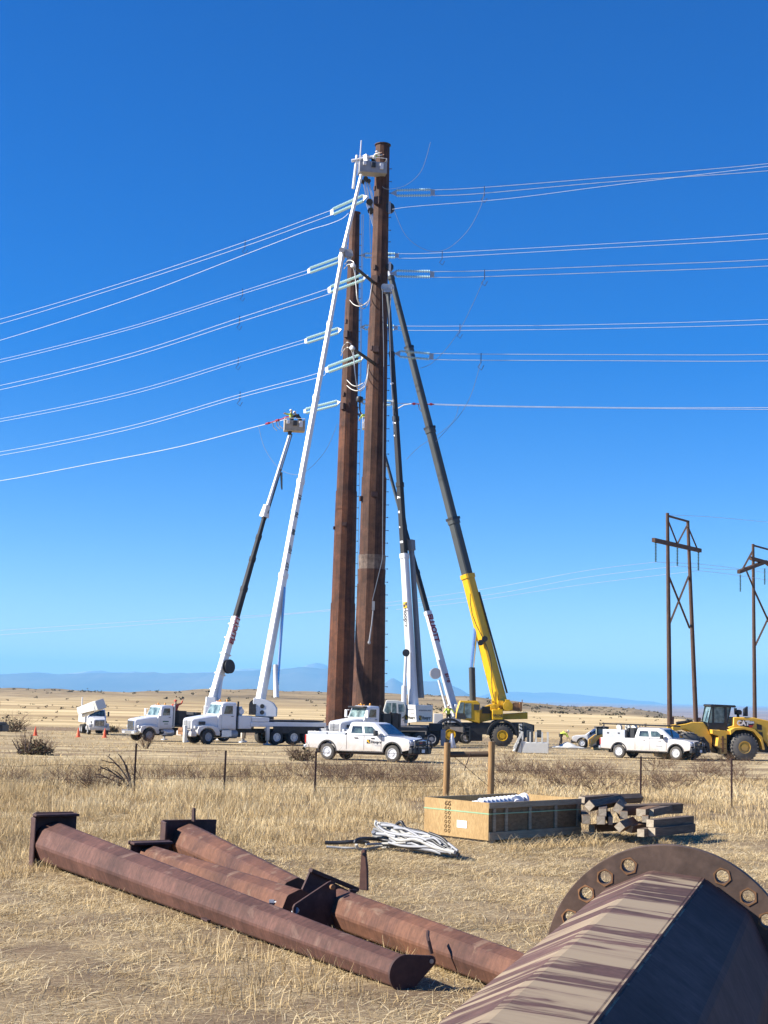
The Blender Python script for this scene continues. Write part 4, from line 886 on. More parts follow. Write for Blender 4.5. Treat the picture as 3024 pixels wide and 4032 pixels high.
m = MB(); m.tube(g0, g0 + Vector((0, 0, .5)), .8, n=20); m.beam(g0 + Vector((.1, 0, .4)), g0 + Vector((.5, 0, 2.0)), 1.1, 1.0, .8, .8, cut=.2); m.build('turret', 'boomwhite', tE, world=True, bevel=.02); m = MB(); m.box(g0 + Vector((-1.3, -.4, .7)), (.8, .6, 1.0)); m.build('turret_box', 'boomwhite', tE, world=True, bevel=.02)
sE = Vector((math.cos(R(-60)), math.sin(R(-60)), 0)); fe = lambda y: (2800 - y) / (2800 - 1655)
boom(tE, (e0, e1), [(0, fe(2425), .56, .66, .44, .54, 'boomwhite'), (fe(2425), fe(2265), .40, .46, .38, .44, 'darkboom'), (fe(2265), fe(2168), .36, .42, .34, .4, 'darkboom'), (fe(2168), fe(2070), .32, .38, .30, .34, 'darkboom'), (fe(2070), .98, .24, .27, .20, .24, 'greyboom')], sE)
m = MB(); c = e0.lerp(e1, fe(2075)); m.beam(c - Vector((0, 0, .5)), c + Vector((-.1, 0, .5)), .7, .6, .5, .5, side=sE, cut=.3); m.build('elbow', 'darkboom', tE, world=True)
m = MB(); m.tube(g0 + Vector((.1, -.5, 1.0)), e0.lerp(e1, .165) + Vector((-.25, -.45, 0)), .16, n=10); m.tube(g0 + Vector((-.3, -.6, .6)), e0.lerp(e1, .10) + Vector((-.7, -.45, 0)), .11, n=10); m.build('lift_cylinder', 'boomwhite', tE, world=True)
hosereel(tE, e0.lerp(e1, .125) + Vector((-.85, -.3, -.1)), (.25, -1, 0), .5, .3, 'boomwhite')
face_text(tE, 'ELLIOTT', .72, e0, e1, fe(2490), sE, .25, 'inkred', .03, -1); face_text(tE, 'E160', .42, e0, e1, fe(2680), sE, .31, 'inkred', .02, -1)
bkE = basket('small white platform half hidden behind the tall right pole', P(1432, 1690, 139) + Vector((.6, 0, 0)), 0, 1.5, 1.0, 1.05, 'inkwhite', .5)
person('worker in a yellow vest leaning left from the platform between the two steel poles', bkE.location + Vector((-.35, -.1, .1)), R(180), pose(.9, (.6, .2, -.9), (.6, -.2, -.9)), 'hivis', 'darkcloth', 'inkwhite', 'hivis')
person('worker in a yellow vest standing beside the white turret next to the yellow crane cab', Vector((P(1765, 2850, 131.5).x, 131.5, gz(3, 131.5) + 1.6)), R(-80), pose(.1), 'hivis', 'darkcloth', 'inkwhite', 'hivis')

# --- far left bucket truck with its boom folded over the cab
pF = G(384, 2893); tF = truck('bucket_truck', 'small white bucket truck far left with a folded boom over its cab, between orange cones', 'truck', pF, R(-70), (-4.2, -5.4), 8.0, 'c', 'boom trucks')
tF.scale = (.78, .78, .78)
m = MB(); m.box((-5.0, 0, 1.75), (4.6, 2.3, .9)); m.build('utility_body', 'boomwhite', tF, bevel=.03)
m = MB(); m.box((-3.2, .2, 2.7), (.9, 1.0, 1.4)); m.box((-5.5, .8, 2.7), (.5, .5, 1.3)); m.tube((-6.8, -.9, 2.2), (-6.8, -.9, 4.2), .07, n=6); m.tube((-6.8, .9, 2.2), (-6.8, .9, 3.6), .07, n=6); m.build('turret', 'boomwhite', tF, bevel=.05)
m = MB(); m.beam(P(324, 2796, 131), P(388, 2776, 129), 1.0, .60, 1.0, .80, side=Vector((0, 1, 0)), cut=.12); m.tube(P(325, 2818, 131), P(372, 2798, 129.5), .16, n=8); m.build('folded_boom', 'boomwhite', tF, world=True)
m = MB(); m.beam(P(384, 2779, 129.2), P(397, 2773, 128.9), 1.1, .92, 1.0, .86, side=Vector((0, 1, 0)), cut=.15); m.build('bucket', 'cream', tF, world=True, bevel=.03)
m = MB(); m.box((-3.9, 1.17, 1.0), (.9, .05, .7)); m.box((-5.9, 1.17, 1.2), (.6, .05, .5)); m.build('lockers', 'grey', tF)

# ---------------------------------------------------------------- white mobile crane C
YC = 115.0
def Q(px, py, Y=YC): return P(px, py, Y)
gC = Vector((P(1600, 2900, YC).x, YC, 0)); gC.z = gz(gC.x, YC)
cC = thing('mobile_crane', 'white mobile crane with a sign lettered counterweight and a tall near vertical boom', 'crane', gC, 0, 'tall cranes')
m = MB(); m.box((-1.0, 0, 1.0), (7.4, 2.4, .55)); m.box((-.8, 0, 1.4), (5.4, 2.2, .3)); m.box((2.2, -.9, 1.5), (1.0, .9, .6)); m.box((-4.0, 0, 1.5), (1.3, 2.4, 1.1)); m.build('carrier', 'chassis', cC, bevel=.03)
m = MB(); m.box((-.2, -1.22, 1.25), (3.4, .06, .62)); m.box((-1.8, -1.25, 1.15), (.9, .08, .45)); m.build('carrier_panel', 'tan', cC)
for x in (-4.2, -2.9, .6, 1.9): [wheel(cC, x, s * 1.0, .62, .42, s, 'grey') for s in (-1, 1)]
m = MB(); m.box((2.75, -1.7, .75), (.35, .35, 1.2)); m.box((2.75, -1.3, 1.2), (.3, 1.0, .3)); m.build('outrigger', 'grey', cC, bevel=.02)
m = MB(); m.tube((3.15, -1.9, 0), (3.38, -1.85, 1.1), .04, n=6); m.tube((3.7, -1.9, 0), (3.45, -1.85, 1.1), .04, n=6); m.lathe([(.15, 0), (.14, .5), (.08, .95), (.01, 1.05)], (3.42, -1.9, .02), (0, 0, 1), 10); m.build('jack_stand', 'inkwhite', cC)
m = MB(); pts_ = [Q(1521, 2757), Q(1560, 2757), Q(1592, 2764), Q(1598, 2785), Q(1596, 2812), Q(1570, 2838), Q(1550, 2850), Q(1508, 2800)]
m._add([v + Vector((0, -.65, 0)) for v in pts_] + [v + Vector((0, .65, 0)) for v in pts_], [tuple(range(8)), tuple(range(15, 7, -1))] + [(i, i + 8, (i + 1) % 8 + 8, (i + 1) % 8) for i in range(8)]); m.build('operator_cab', 'cream', cC, world=True, bevel=.03)
m = MB(); a_ = [Q(1514, 2799, YC - .68), Q(1523, 2768, YC - .68), Q(1561, 2768, YC - .68), Q(1561, 2820, YC - .68), Q(1553, 2836, YC - .68)]
m._add(a_ + [v + Vector((0, .05, 0)) for v in a_], [(0, 1, 2, 3, 4), (9, 8, 7, 6, 5)] + [(i, i + 5, (i + 1) % 5 + 5, (i + 1) % 5) for i in range(5)]); m.build('cab_window', 'paleglass', cC, world=True, smooth=0); m = MB(); m.quad(Q(1567, 2803, YC - .70), Q(1590, 2803, YC - .70), Q(1590, 2773, YC - .70), Q(1567, 2773, YC - .70), th=.02); m.build('cab_window', 'paleglass', cC, world=True, smooth=0)
m = MB(); m.beam(Q(1543, 2768, YC - .75), Q(1540, 2840, YC - .75), .06, .06); m.beam(Q(1564, 2765, YC - .72), Q(1566, 2815, YC - .72), .12, .08); m.build('window_frame', 'cream', cC, world=True)
c0 = Q(1645, 2818, YC - 1.4)
cwA = Q(1592, 2783, YC - .2); cw = [(1592, 2787, YC - .2), (1643, 2776, YC - 1.7), (1705, 2777, YC + .0), (1655, 2787, YC + 1.4)]
top_ = [Q(a, b, c) for a, b, c in cw]; zt = top_[1].z; zb = Q(1643, 2843, YC - 1.7).z
m = MB(); m._add([Vector((p.x, p.y, zb + (.0 if i != 0 else -.15))) for i, p in enumerate(top_)] + [Vector((p.x, p.y, zt)) for p in top_], [(3, 2, 1, 0), (4, 5, 6, 7), (0, 1, 5, 4), (1, 2, 6, 5), (2, 3, 7, 6), (3, 0, 4, 7)])
m.build('counterweight', 'cream', cC, world=True, bevel=.04, smooth=0)
def cwtext(i, j, body, size, u, v, mat='ink', bold=.012):
    a, b = top_[i], top_[j]; x = Vector((b.x - a.x, b.y - a.y, 0)); n = x.cross(Vector((0, 0, 1))).normalized(); o = Vector((a.x, a.y, zb)) + x * u + Vector((0, 0, (zt - zb) * v)) + n * .012
    lettering(body, size, o, x, (0, 0, 1), mat, cC, bold, True)
    return o, x.normalized(), n
cwtext(1, 2, 'Hooper', .36, .58, .24); cwtext(1, 2, 'INTERNATIONAL CRANES', .14, .5, .68, 'grey', .004); cwtext(0, 1, 'Hooper', .30, .58, .24); cwtext(0, 1, 'INTERNATIONAL', .12, .5, .72, 'grey', .004); cwtext(0, 1, 'HC 80', .16, .62, .5, 'grey', .004)
for i, j, u in ((1, 2, .2), (0, 1, .2)):
    a, b = top_[i], top_[j]; x = Vector((b.x - a.x, b.y - a.y, 0)); n = x.cross(Vector((0, 0, 1))).normalized(); o = Vector((a.x, a.y, zb)) + x * u + Vector((0, 0, (zt - zb) * .24)) + n * .01; xn = x.normalized()
    m = MB(); m.beam(o - xn * .16, o + xn * .16, .02, .36, side=n); lg = m.build('logo_plate', 'ink', cC, world=True)
    m = MB(); m.beam(o - xn * .13 + n * .012 + Vector((0, 0, .07)), o - xn * .02 + n * .012 + Vector((0, 0, .07)), .02, .14, side=n); m.beam(o + xn * .0 + n * .012 - Vector((0, 0, .06)), o + xn * .12 + n * .012 - Vector((0, 0, .06)), .02, .14, side=n); m.build('logo_mark', 'yellow', cC, world=True)
b0 = Q(1630, 2800); b1 = P(1527, 1142, 118.3); fc_ = lambda y: (2800 - y) / (2800 - 1142); sC = Vector((math.cos(R(-38)), math.sin(R(-38)), 0))
boom(cC, (b0, b1), [(0, fc_(2206), .62, .66, .52, .54, 'boomwhite'), (fc_(2206), fc_(1927), .47, .49, .45, .47, 'darkboom'), (fc_(1927), fc_(1663), .41, .43, .39, .41, 'darkboom'), (fc_(1663), fc_(1400), .35, .37, .33, .35, 'darkboom'), (fc_(1400), fc_(1150), .28, .31, .26, .29, 'greyboom')], sC)
m = MB(); o_ = Vector((.62, .15, 0)); m.beam(b0.lerp(b1, .03) + o_, b0.lerp(b1, fc_(2170)) + o_, .34, .44, .26, .36, side=sC, cut=.2); m.beam(b0.lerp(b1, fc_(2190)) + o_, b0.lerp(b1, fc_(2150)) + o_, .40, .5, side=sC); m.build('stowed_jib', 'greymid', cC, world=True)
m = MB(); m.tube(Q(1590, 2800, YC - .3), Q(1592, 2700, YC - .3), .2, n=10); m.tube(Q(1592, 2720, YC - .3), Q(1600, 2560, YC - .1), .12, n=10); m.build('lift_cylinder', 'boomwhite', cC, world=True)
hosereel(cC, b0.lerp(b1, fc_(2585)) + Vector((-.35, -.75, 0)), (0, -1, .1), .28, .2, 'black')
sCl = Vector((-sC.y, sC.x, 0)); sCl = -sCl if sCl.y > 0 else sCl       # left-front face of the boom
face_text(cC, 'Hooper', .50, b0, b1, fc_(2450), sCl, .295, 'ink', .02, -1); face_text(cC, 'INTERNATIONAL CRANES', .26, b0, b1, fc_(2290), sCl, .275, 'grey', .004, -1)
u = (b1 - b0).normalized(); n_ = (sCl - u * sCl.dot(u)).normalized(); c = b0.lerp(b1, fc_(2403)) + n_ * .30; x_ = u.cross(n_)
m = MB(); m.beam(c - u * .24, c + u * .24, .36, .03, side=x_); m.build('logo_plate', 'yellow', cC, world=True)
m = MB(); m.beam(c + n_ * .02 - u * .15 - x_ * .08, c + n_ * .02 + u * .05 - x_ * .08, .14, .03, side=x_); m.beam(c + n_ * .02 - u * .05 + x_ * .1, c + n_ * .02 + u * .17 + x_ * .1, .12, .03, side=x_); m.build('logo_mark', 'ink', cC, world=True)
for txt, y in (('9', 1530), ('8', 1600), ('7', 1690), ('6', 1740), ('7', 1986), ('8', 2043), ('6', 2102), ('5', 2160)): face_text(cC, txt, .34, b0, b1, fc_(y), sCl, (.245 if y > 1927 else .215 if y > 1663 else .185), 'inkwhite', .03, 1)
m = MB(); tp = b1; m.box(tp + Vector((0, 0, .1)), (.7, .5, .7)); [m.tube(tp + Vector((x, -.3, .2)), tp + Vector((x, .3, .2)), .26, n=12) for x in (-.3, .25)]; m.build('boom_head', 'galv', cC, world=True)
m = MB(); m.path([tp + Vector((.35, -.3, .2)), P(1533, 1240, 115.5), P(1541, 1500, 115), P(1553, 1700, 114)], .035, 5); m.path([tp + Vector((-.45, -.3, 0)), P(1511, 1400, 117), P(1506, 2200, 117), P(1466, 2365, 118)], .035, 5); m.build('hoist_rope', 'rope', cC, world=True)
m = MB(); c = P(1470, 2385, 117.9); m.box(c, (.22, .2, .7)); m.tube(c - Vector((0, 0, .3)), c - Vector((.1, 0, 1.6)), .05, n=6); m.tube(c - Vector((.1, 0, 1.5)), c - Vector((.25, 0, 2.9)), .04, .07, n=6); m.lathe([(.01, 0), (.12, .1), (.12, .25), (.01, .3)], c - Vector((.25, 0, 3.1)), (0, 0, 1), 8); m.build('hook_block', 'grey', cC, world=True)

# ---------------------------------------------------------------- yellow rough terrain crane
pY_ = G(1972, 2934); YD = 126.0; gx = P(1972, 2934, YD).x; zD = gz(gx, YD)
cD = thing('rough_terrain_crane', 'yellow wheeled crane with big yellow rims and a long grey boom', 'crane', (gx, YD, zD), 0, 'tall cranes')
def L(px, py, dy=0.0):                          # pixel -> local on the crane's near side plane
    p = P(px, py, YD - 1.3 + dy); return Vector((p.x - gx, p.y - YD, p.z - zD))
for x, st in ((0, 0), (-4.35, 0)):
    for s in (-1, 1):
        wheel(cD, x, s * 1.15, .90, .75, s, 'yellow', 'dustyrubber' if (x == 0) else 'rubber', .50, lugs=22)
def lprism(mb, pts, y0, y1):
    n = len(pts); a = [L(*p) for p in pts]; vs = [Vector((v.x, y0, v.z)) for v in a] + [Vector((v.x, y1, v.z)) for v in a]
    return mb._add(vs, [tuple(range(n)), tuple(range(2 * n - 1, n - 1, -1))] + [(i, i + n, (i + 1) % n + n, (i + 1) % n) for i in range(n)])
m = MB(); lprism(m, [(1752, 2846), (2075, 2846), (2105, 2855), (2105, 2880), (2040, 2892), (1900, 2892), (1900, 2918), (1845, 2918), (1835, 2880), (1752, 2880)], -1.15, 1.15); m.build('carrier', 'chassis', cD, bevel=.03)
fm = MB()
for cxx in (0, -4.35):
    arc = [(cxx + math.cos(R(a)) * 1.12, .92 + math.sin(R(a)) * 1.12) for a in range(0, 181, 15)]; arc2 = [(cxx + math.cos(R(a)) * 1.30, .92 + math.sin(R(a)) * 1.30) for a in range(180, -1, -15)]
    n = len(arc) + len(arc2); 
    for s in (-1, 1): fm.prism(arc + arc2, s * .75, s * 1.5)
fm.build('fender', 'black', cD, bevel=.01)
m = MB(); lprism(m, [(2062, 2846), (2098, 2856), (2100, 2900), (2062, 2905)], -1.35, .9); m.build('rear_box', 'greyboom', cD, bevel=.02)
m = MB(); lprism(m, [(2043, 2850), (2055, 2850), (2055, 2905), (2043, 2905)], -1.55, -1.37); m.build('warning_panel', 'cream', cD, bevel=.01)
m = MB(); [lprism(m, [(2043, 2853 + 14 * k), (2055, 2860 + 14 * k), (2055, 2866 + 14 * k), (2043, 2859 + 14 * k)], -1.57, -1.551) for k in range(3)]; m.build('warning_stripes', 'ink', cD)
m = MB(); m.box((-5.9, 0, .95), (.6, 2.6, .5)); m.box((1.7, 0, .95), (.5, 2.6, .5)); [m.box((x, s * 1.6, .45), (.3, .3, .9)) for x in (-5.9, 1.7) for s in (-1, 1)]; m.build('outrigger', 'chassis', cD, bevel=.02)
m = MB(); lprism(m, [(1770, 2862), (1827, 2862), (1827, 2885), (1800, 2880), (1772, 2870)], -1.56, -1.53); m.build('side_panel', 'tan', cD)
m = MB(); [m.box((-3.0 + .0, -1.45, .55 + .32 * k), (.55, .25, .05)) for k in range(4)]; m.box((-3.28, -1.5, 1.0), (.05, .2, 1.2)); m.box((-2.72, -1.5, 1.0), (.05, .2, 1.2)); m.build('ladder', 'greyboom', cD)
m = MB(); lprism(m, [(1814, 2760), (1883, 2761), (1892, 2772), (1892, 2800), (1905, 2785), (1940, 2772), (1985, 2772), (1985, 2812), (2083, 2805), (2083, 2832), (1980, 2834), (1930, 2838), (1880, 2850), (1850, 2840), (1848, 2800), (1800, 2800)], -.2, 1.1); m.build('superstructure', 'yellow', cD, bevel=.03)
m = MB(); lprism(m, [(1812, 2759), (1880, 2760), (1890, 2770), (1890, 2848), (1850, 2838), (1796, 2830), (1797, 2808)], -1.25, -.22); m.build('operator_cab', 'yellow', cD, bevel=.04)
m = MB(); lprism(m, [(1812, 2766), (1828, 2766), (1824, 2808), (1834, 2832), (1797, 2828), (1799, 2806)], -1.29, -1.26); m.build('cab_window', 'paleglass', cD, smooth=0); m = MB(); lprism(m, [(1831, 2769), (1856, 2769), (1856, 2828), (1836, 2828), (1829, 2806)], -1.285, -1.26); m.build('cab_window', 'paleglass', cD, smooth=0)
m = MB(); lprism(m, [(1866, 2773), (1888, 2774), (1888, 2796), (1866, 2796)], -1.29, -1.26); m.build('cab_window', 'interior', cD, smooth=0); m = MB(); lprism(m, [(1799, 2808), (1828, 2808), (1836, 2830), (1797, 2830)], -1.30, -1.291); m.build('cab_window', 'interior', cD, smooth=0)
m = MB(); lprism(m, [(1902, 2782), (1936, 2782), (1936, 2810), (1902, 2810)], -.25, -.18); m.build('engine_grille', 'black', cD)
m = MB(); lprism(m, [(1938, 2794), (1980, 2794), (1980, 2834), (1938, 2834)], -1.4, -.21); m.build('counterweight', 'yellow', cD, bevel=.04)
m = MB(); rr_ = random.Random(3)
for k in range(26): p = L(1940 + rr_.random() * 80, 2764 + rr_.random() * 30); m.box((p.x, -1.1 + rr_.random() * .9, p.z), (.15 + rr_.random() * .35, .2, .15 + rr_.random() * .3))
m.lathe([(.01, 0), (.42, .02), (.42, .1), (.3, .12), (.3, .6), (.42, .62), (.42, .7), (.01, .72)], L(2000, 2780), (0, 1, 0), 16); p = L(1953, 2745); m.box((p.x, -.7, p.z), (.22, .2, .95)); m.build('winch_gear', 'yellow', cD, bevel=.01)
m = MB(); m.lathe([(.36, 0), (.36, .7)], L(2032, 2783) + Vector((0, .2, 0)), (0, 1, 0), 16); lprism(m, [(2048, 2765), (2056, 2765), (2056, 2800), (2046, 2800)], -1.2, .4); m.tube(L(2056, 2768), L(2056, 2755), .04, n=5); m.build('hoist_drum', 'holerust', cD)
lettering('GROVE', .26, L(1959, 2817) + Vector((0, -.12, 0)), (1, 0, 0), (0, 0, 1), 'ink', cD, .008)
d0 = P(1975, 2790, YD); d1 = P(1440, 722, 128.5); fd_ = lambda y: (2790 - y) / (2790 - 722); sD = Vector((math.cos(R(-48)), math.sin(R(-48)), 0))
d1 = P(1447, 730, 128.5)
boom(cD, (d0, d1), [(0, fd_(2285), .96, 1.06, .84, .94, 'yellow')], sD)
boom(cD, (d0, d1), [(fd_(2285), fd_(2075), .76, .80, .74, .78, 'greyboom'), (fd_(2075), fd_(1718), .66, .70, .64, .68, 'greyboom'), (fd_(1718), fd_(1395), .54, .58, .52, .56, 'greyboom'), (fd_(1395), fd_(1100), .42, .46, .40, .44, 'greyboom'), (fd_(1100), fd_(800), .32, .35, .30, .33, 'alu')], sD)
m = MB()
for y in (2075, 1718, 1395): c = d0.lerp(d1, fd_(y)); m.beam(c, c + (d1 - d0).normalized() * .22, .88 - (2075 - y) * .0004, .92 - (2075 - y) * .0004, side=sD)
m.build('boom_collar', 'black', cD, world=True)
m = MB(); m.beam(d0.lerp(d1, fd_(2360)) + Vector((.58, .0, .2)), d0.lerp(d1, fd_(2740)) + Vector((.75, 0, .2)), .14, .3); m.path([d0.lerp(d1, fd_(y)) + Vector((-.2 + .3 * math.sin(y * .02), -.78, 0)) for y in range(2760, 2350, -40)], .035, 5); m.tube(d0.lerp(d1, fd_(2545)) + Vector((-.4, -.85, 0)), d0.lerp(d1, fd_(2545)) + Vector((-.4, -.6, 0)), .25, n=12); m.tube(d0.lerp(d1, fd_(2535)) + Vector((.0, -.85, .1)), d0.lerp(d1, fd_(2535)) + Vector((.0, -.6, .1)), .25, n=12); m.build('hose', 'black', cD, world=True)
cyl0 = P(1862, 2775, YD + .2); cyl1 = d0.lerp(d1, fd_(2475)) + Vector((-.35, 0, -.3)); cm_ = P(1858, 2628, YD + .15)
m = MB(); m.tube(cyl0, cm_, .27, n=16); m.build('lift_cylinder', 'greyboom', cD, world=True)
m = MB(); m.tube(cm_, cyl1, .19, n=14); m.build('cylinder_rod', 'chrome', cD, world=True)
m = MB()
for (xa, ya, xb, yb, w_) in ((1440, 705, 1462, 860, .16), (1430, 715, 1450, 812, .12), (1452, 720, 1472, 800, .2), (1446, 800, 1478, 905, .24), (1458, 740, 1475, 830, .1)): m.beam(P(xa, ya, 128.3), P(xb, yb, 128.3), w_, w_)
m.build('boom_head', 'alu', cD, world=True)
m = MB()
for (x_, y_, r_) in ((1440, 703, .22), (1452, 712, .2), (1428, 715, .2), (1455, 795, .3), (1460, 830, .3)): m.tube(P(x_, y_, 128.0), P(x_, y_, 128.6), r_, n=10)
m.build('sheaves', 'black', cD, world=True)
m = MB(); m.path([P(1455, 830, 128), P(1462, 1100, 128), P(1478, 1300, 128)], .03, 5); m.path([P(1425, 845, 131), P(1417, 1540, 131)], .03, 5); m.path([P(1431, 845, 131), P(1414, 1960, 131), P(1398, 2700, 131)], .025, 5); m.build('hoist_rope', 'rope', cD, world=True)
m = MB(); c = P(1416, 1572, 131); m.lathe([(.02, -.3), (.3, -.2), (.34, 0), (.3, .2), (.02, .3)], c, (0, 0, 1), 12); m.path([c, c - Vector((0, 0, .8)), c - Vector((-.1, 0, 1.2)), c - Vector((.0, 0, 1.6)), c - Vector((.1, 0, 1.3))], .07, 6); m.build('hook_block', 'black', cD, world=True)

# ---------------------------------------------------------------- pickups
def arcs(cx, r, z, a0, a1, st=18):
    return [(cx + math.cos(R(a)) * r, z + math.sin(R(a)) * r) for a in range(a0, a1, st)]
def pickup(label, loc, rz, wb=3.7, bed_mode='box', guard=True, group='white pickup trucks', decal=True, s=1.0):
    """origin under the rear axle, x forward"""
    root = thing('pickup_truck', label, 'pickup truck', loc, rz, group); F_ = wb + .98; B_ = -1.28
    r = .41; zc = .41; ar = .50
    side = [(B_, .62), (B_ + .02, 1.10), (B_, 1.22), (1.02, 1.25)]
    low = [(F_ - .02, .62)] + arcs(wb, ar, zc, 0, 181) + [(ar + .05, .50)] + arcs(0, ar, zc, 0, 181) + [(B_, .55)]
    low = [(F_ - .05, .60), (wb + ar + .02, .52)] + arcs(wb, ar, zc + .02, 6, 175, 13) + [(wb - ar - .02, .46), (ar + .02, .46)] + arcs(0, ar, zc + .02, 6, 175, 13) + [(-ar - .02, .55), (B_ + .05, .58)]
    # shell sides
    body = MB()
    prof = [(B_, .75), (B_, 1.22), (1.05, 1.24), (1.08, 1.24), (wb - .45, 1.22), (wb - .2, 1.18), (F_ - .25, 1.10), (F_ - .05, 1.03), (F_, .85)] + low
    for sd in (-1, 1): body.prism(prof, sd * .90, sd * 1.0)
    body.prism([(B_, .58), (1.06, .58), (1.06, .78), (B_, .78)], -.9, .9)                                        # bed floor
    body.prism([(B_, .78), (B_ + .07, .78), (B_ + .07, 1.22), (B_, 1.22)], -.9, .9)                              # tailgate
    body.prism([(1.06, .60), (wb - .55, .60), (wb - .5, 1.05), (F_ - .1, 1.0), (F_ - .02, .7), (F_, .9), (F_ - .06, 1.05), (F_ - .4, 1.15), (wb - .35, 1.25), (wb - .9, 1.29), (1.06, 1.29)][0:2] + [(wb - .5, .9), (F_ - .1, .9), (F_ - .02, .95), (F_ - .08, 1.09), (F_ - .4, 1.17), (wb - .35, 1.25), (wb - .9, 1.28), (1.06, 1.28)], -.90, .90)
    body.build('body', 'white', root, bevel=.035)
    # greenhouse
    zb, zt = 1.26, 1.90; x0, x1, x2, x3 = 1.02, 1.16, wb - 1.12, wb - .30; yb, yt = .95, .74
    cab = MB(); ringb = lambda z, a, b, y, c: [(a + c, -y, z), (b - c, -y, z), (b, -y + c, z), (b, y - c, z), (b - c, y, z), (a + c, y, z), (a, y - c, z), (a, -y + c, z)]
    cab.loft([ringb(zb, x0, x3, yb, .12), ringb(zb + .02, x0, x3, yb, .12), ringb(zt - .06, x1 - .02, x2 + .05, yt + .02, .12), ringb(zt, x1 + .06, x2 - .12, yt - .08, .12)])
    cab.build('cab', 'white', root, bevel=.03)
    k0, k1 = .14, .84
    def sp(t, x, sd): xa = x0 + (x1 - x0) * t; xb = x3 + (x2 - x3) * t; return (xa + (xb - xa) * x, sd * (yb + (yt - yb) * t + .004), zb + (zt - .06 - zb) * t)
    for sd in (-1, 1):
        for (u0, u1, v0, v1) in ((.13, .42, .12, .46), (.48, .83, .52, .78)):
            m = MB(); a, b, c, d = sp(k0, u0, sd), sp(k0, u1, sd), sp(k1, v1, sd), sp(k1, v0, sd); m.quad(*((a, b, c, d) if sd < 0 else (b, a, d, c)), th=.012); m.build('side_window', 'glass', root)
    def wp(t, y, off): return (x3 + (x2 + .05 - x3) * t + off, y * (yb - .14 + (yt - yb) * t), zb + (zt - .06 - zb) * t)
    m = MB(); m.quad(wp(.06, -1, .0), wp(.06, 1, .0), wp(.92, 1, .0), wp(.92, -1, .0), th=.03); m.build('windscreen', 'glass', root)
    m = MB(); m.box((x0 + .02 + .1, 0, 1.62), (.04, 1.3, .36)); m.build('rear_window', 'glass', root)
    sm = MB()                                    # door seams, black sill and arch liners
    for x in (1.12, 2.12, wb - .62):
        for sd in (-1, 1): sm.box((x, sd * 1.001, .90), (.014, .012, .70))
    for sd in (-1, 1): sm.box((wb / 2, sd * .97, .47), (wb - 1.15, .06, .06))
    sm.build('door_seams', 'chassis', root)
    ar_ = MB()
    for cx in (0, wb):
        for sd in (-1, 1):
            p1 = arcs(cx, ar - .005, zc + .02, 0, 181, 12); p2 = arcs(cx, ar + .06, zc + .02, 0, 181, 12)[::-1]; ar_.prism(p1 + p2, sd * .55, sd * 1.012)
    ar_.build('wheel_arch', 'chassis', root)
    for x in (1.62 + .2, wb - .95):
        for sd in (-1, 1): m = MB(); m.box((x - .15, sd * 1.02, 1.12), (.2, .035, .045)); m.build('door_handle', 'chassis' if decal else 'white', root, bevel=.01)
    for sd in (-1, 1):
        m = MB(); m.box((wb - .85, sd * 1.16, 1.38), (.16, .24, .26)); m.box((wb - .85, sd * 1.02, 1.30), (.08, .2, .06)); m.build('mirror', 'black', root, bevel=.03)
        m = MB(); m.box((F_ - .04, sd * .78, .92), (.16, .36, .24)); m.build('headlight', 'lens', root, bevel=.03)
        m = MB(); m.box((B_ - .0, sd * .93, 1.0), (.08, .16, .42)); m.build('tail_light', 'red', root, bevel=.02)
    m = MB(); m.box((F_ + .0, 0, .90), (.10, 1.14, .36)); gg = m.build('grille', 'chrome', root, bevel=.03)
    m = MB(); m.box((F_ + .035, 0, .90), (.06, 1.0, .26)); m.build('grille_mesh', 'black', gg)
    m = MB(); m.box((F_ + .02, 0, .58), (.26, 1.98, .34)); m.build('bumper', 'black' if guard else 'chassis', root, bevel=.06)
    if guard:
        m = MB(); [m.tube((F_ + .22, y, .42), (F_ + .14, y, 1.12), .035, n=8) for y in (-.5, .5)]; m.path([(F_ + .10, -.95, .55), (F_ + .22, -.85, .80), (F_ + .16, -.8, 1.05), (F_ + .18, 0, 1.15), (F_ + .16, .8, 1.05), (F_ + .22, .85, .80), (F_ + .10, .95, .55)], .035, 8); [m.tube((F_ + .19, -.8, z), (F_ + .19, .8, z), .025, n=6) for z in (.72, .88)]; m.build('grille_guard', 'black', root)
    m = MB(); m.box((F_ + .2, 0, .56), (.02, .30, .16)); m.build('number_plate', 'inkwhite', root)
    m = MB(); m.box((B_ - .08, 0, .62), (.18, 1.9, .18)); m.build('rear_bumper', 'chrome', root, bevel=.03)
    m = MB(); m.box((wb / 2 - .3, 0, .42), (wb + 1.4, .9, .2)); m.box((wb, 0, .38), (.14, 1.6, .14)); m.box((0, 0, .38), (.14, 1.6, .14)); m.build('chassis', 'chassis', root)
    for x in (0, wb):
        for sd in (-1, 1): wheel(root, x, sd * .86, r, .27, sd, 'rimbright', 'dustyrubber', .62)
    if bed_mode == 'box':
        for (xa, xb) in ((-1.20, -.08), (-.02, 1.0)):
            m = MB(); m.box(((xa + xb) / 2, -.70, 1.30), (xb - xa, .5, .17)); m.box(((xa + xb) / 2, .70, 1.30), (xb - xa, .5, .17)); m.build('tool_box', 'alu', root, bevel=.01)
    else:
        for sd in (-1, 1):
            m = MB(); m.box((-.35, sd * .74, 1.48), (1.55, .50, .50)); t = m.build('tool_box', 'alu', root, bevel=.015)
            m = MB(); [m.box((-.35 + k, sd * 1.0, 1.52), (.12, .03, .08)) for k in (-.4, .35)]; m.build('latch', 'black', t)
        m = MB(); m.box((.72, 0, 1.55), (.45, 1.5, .62)); m.build('bed_crate', 'black', root, bevel=.02)
        m = MB()
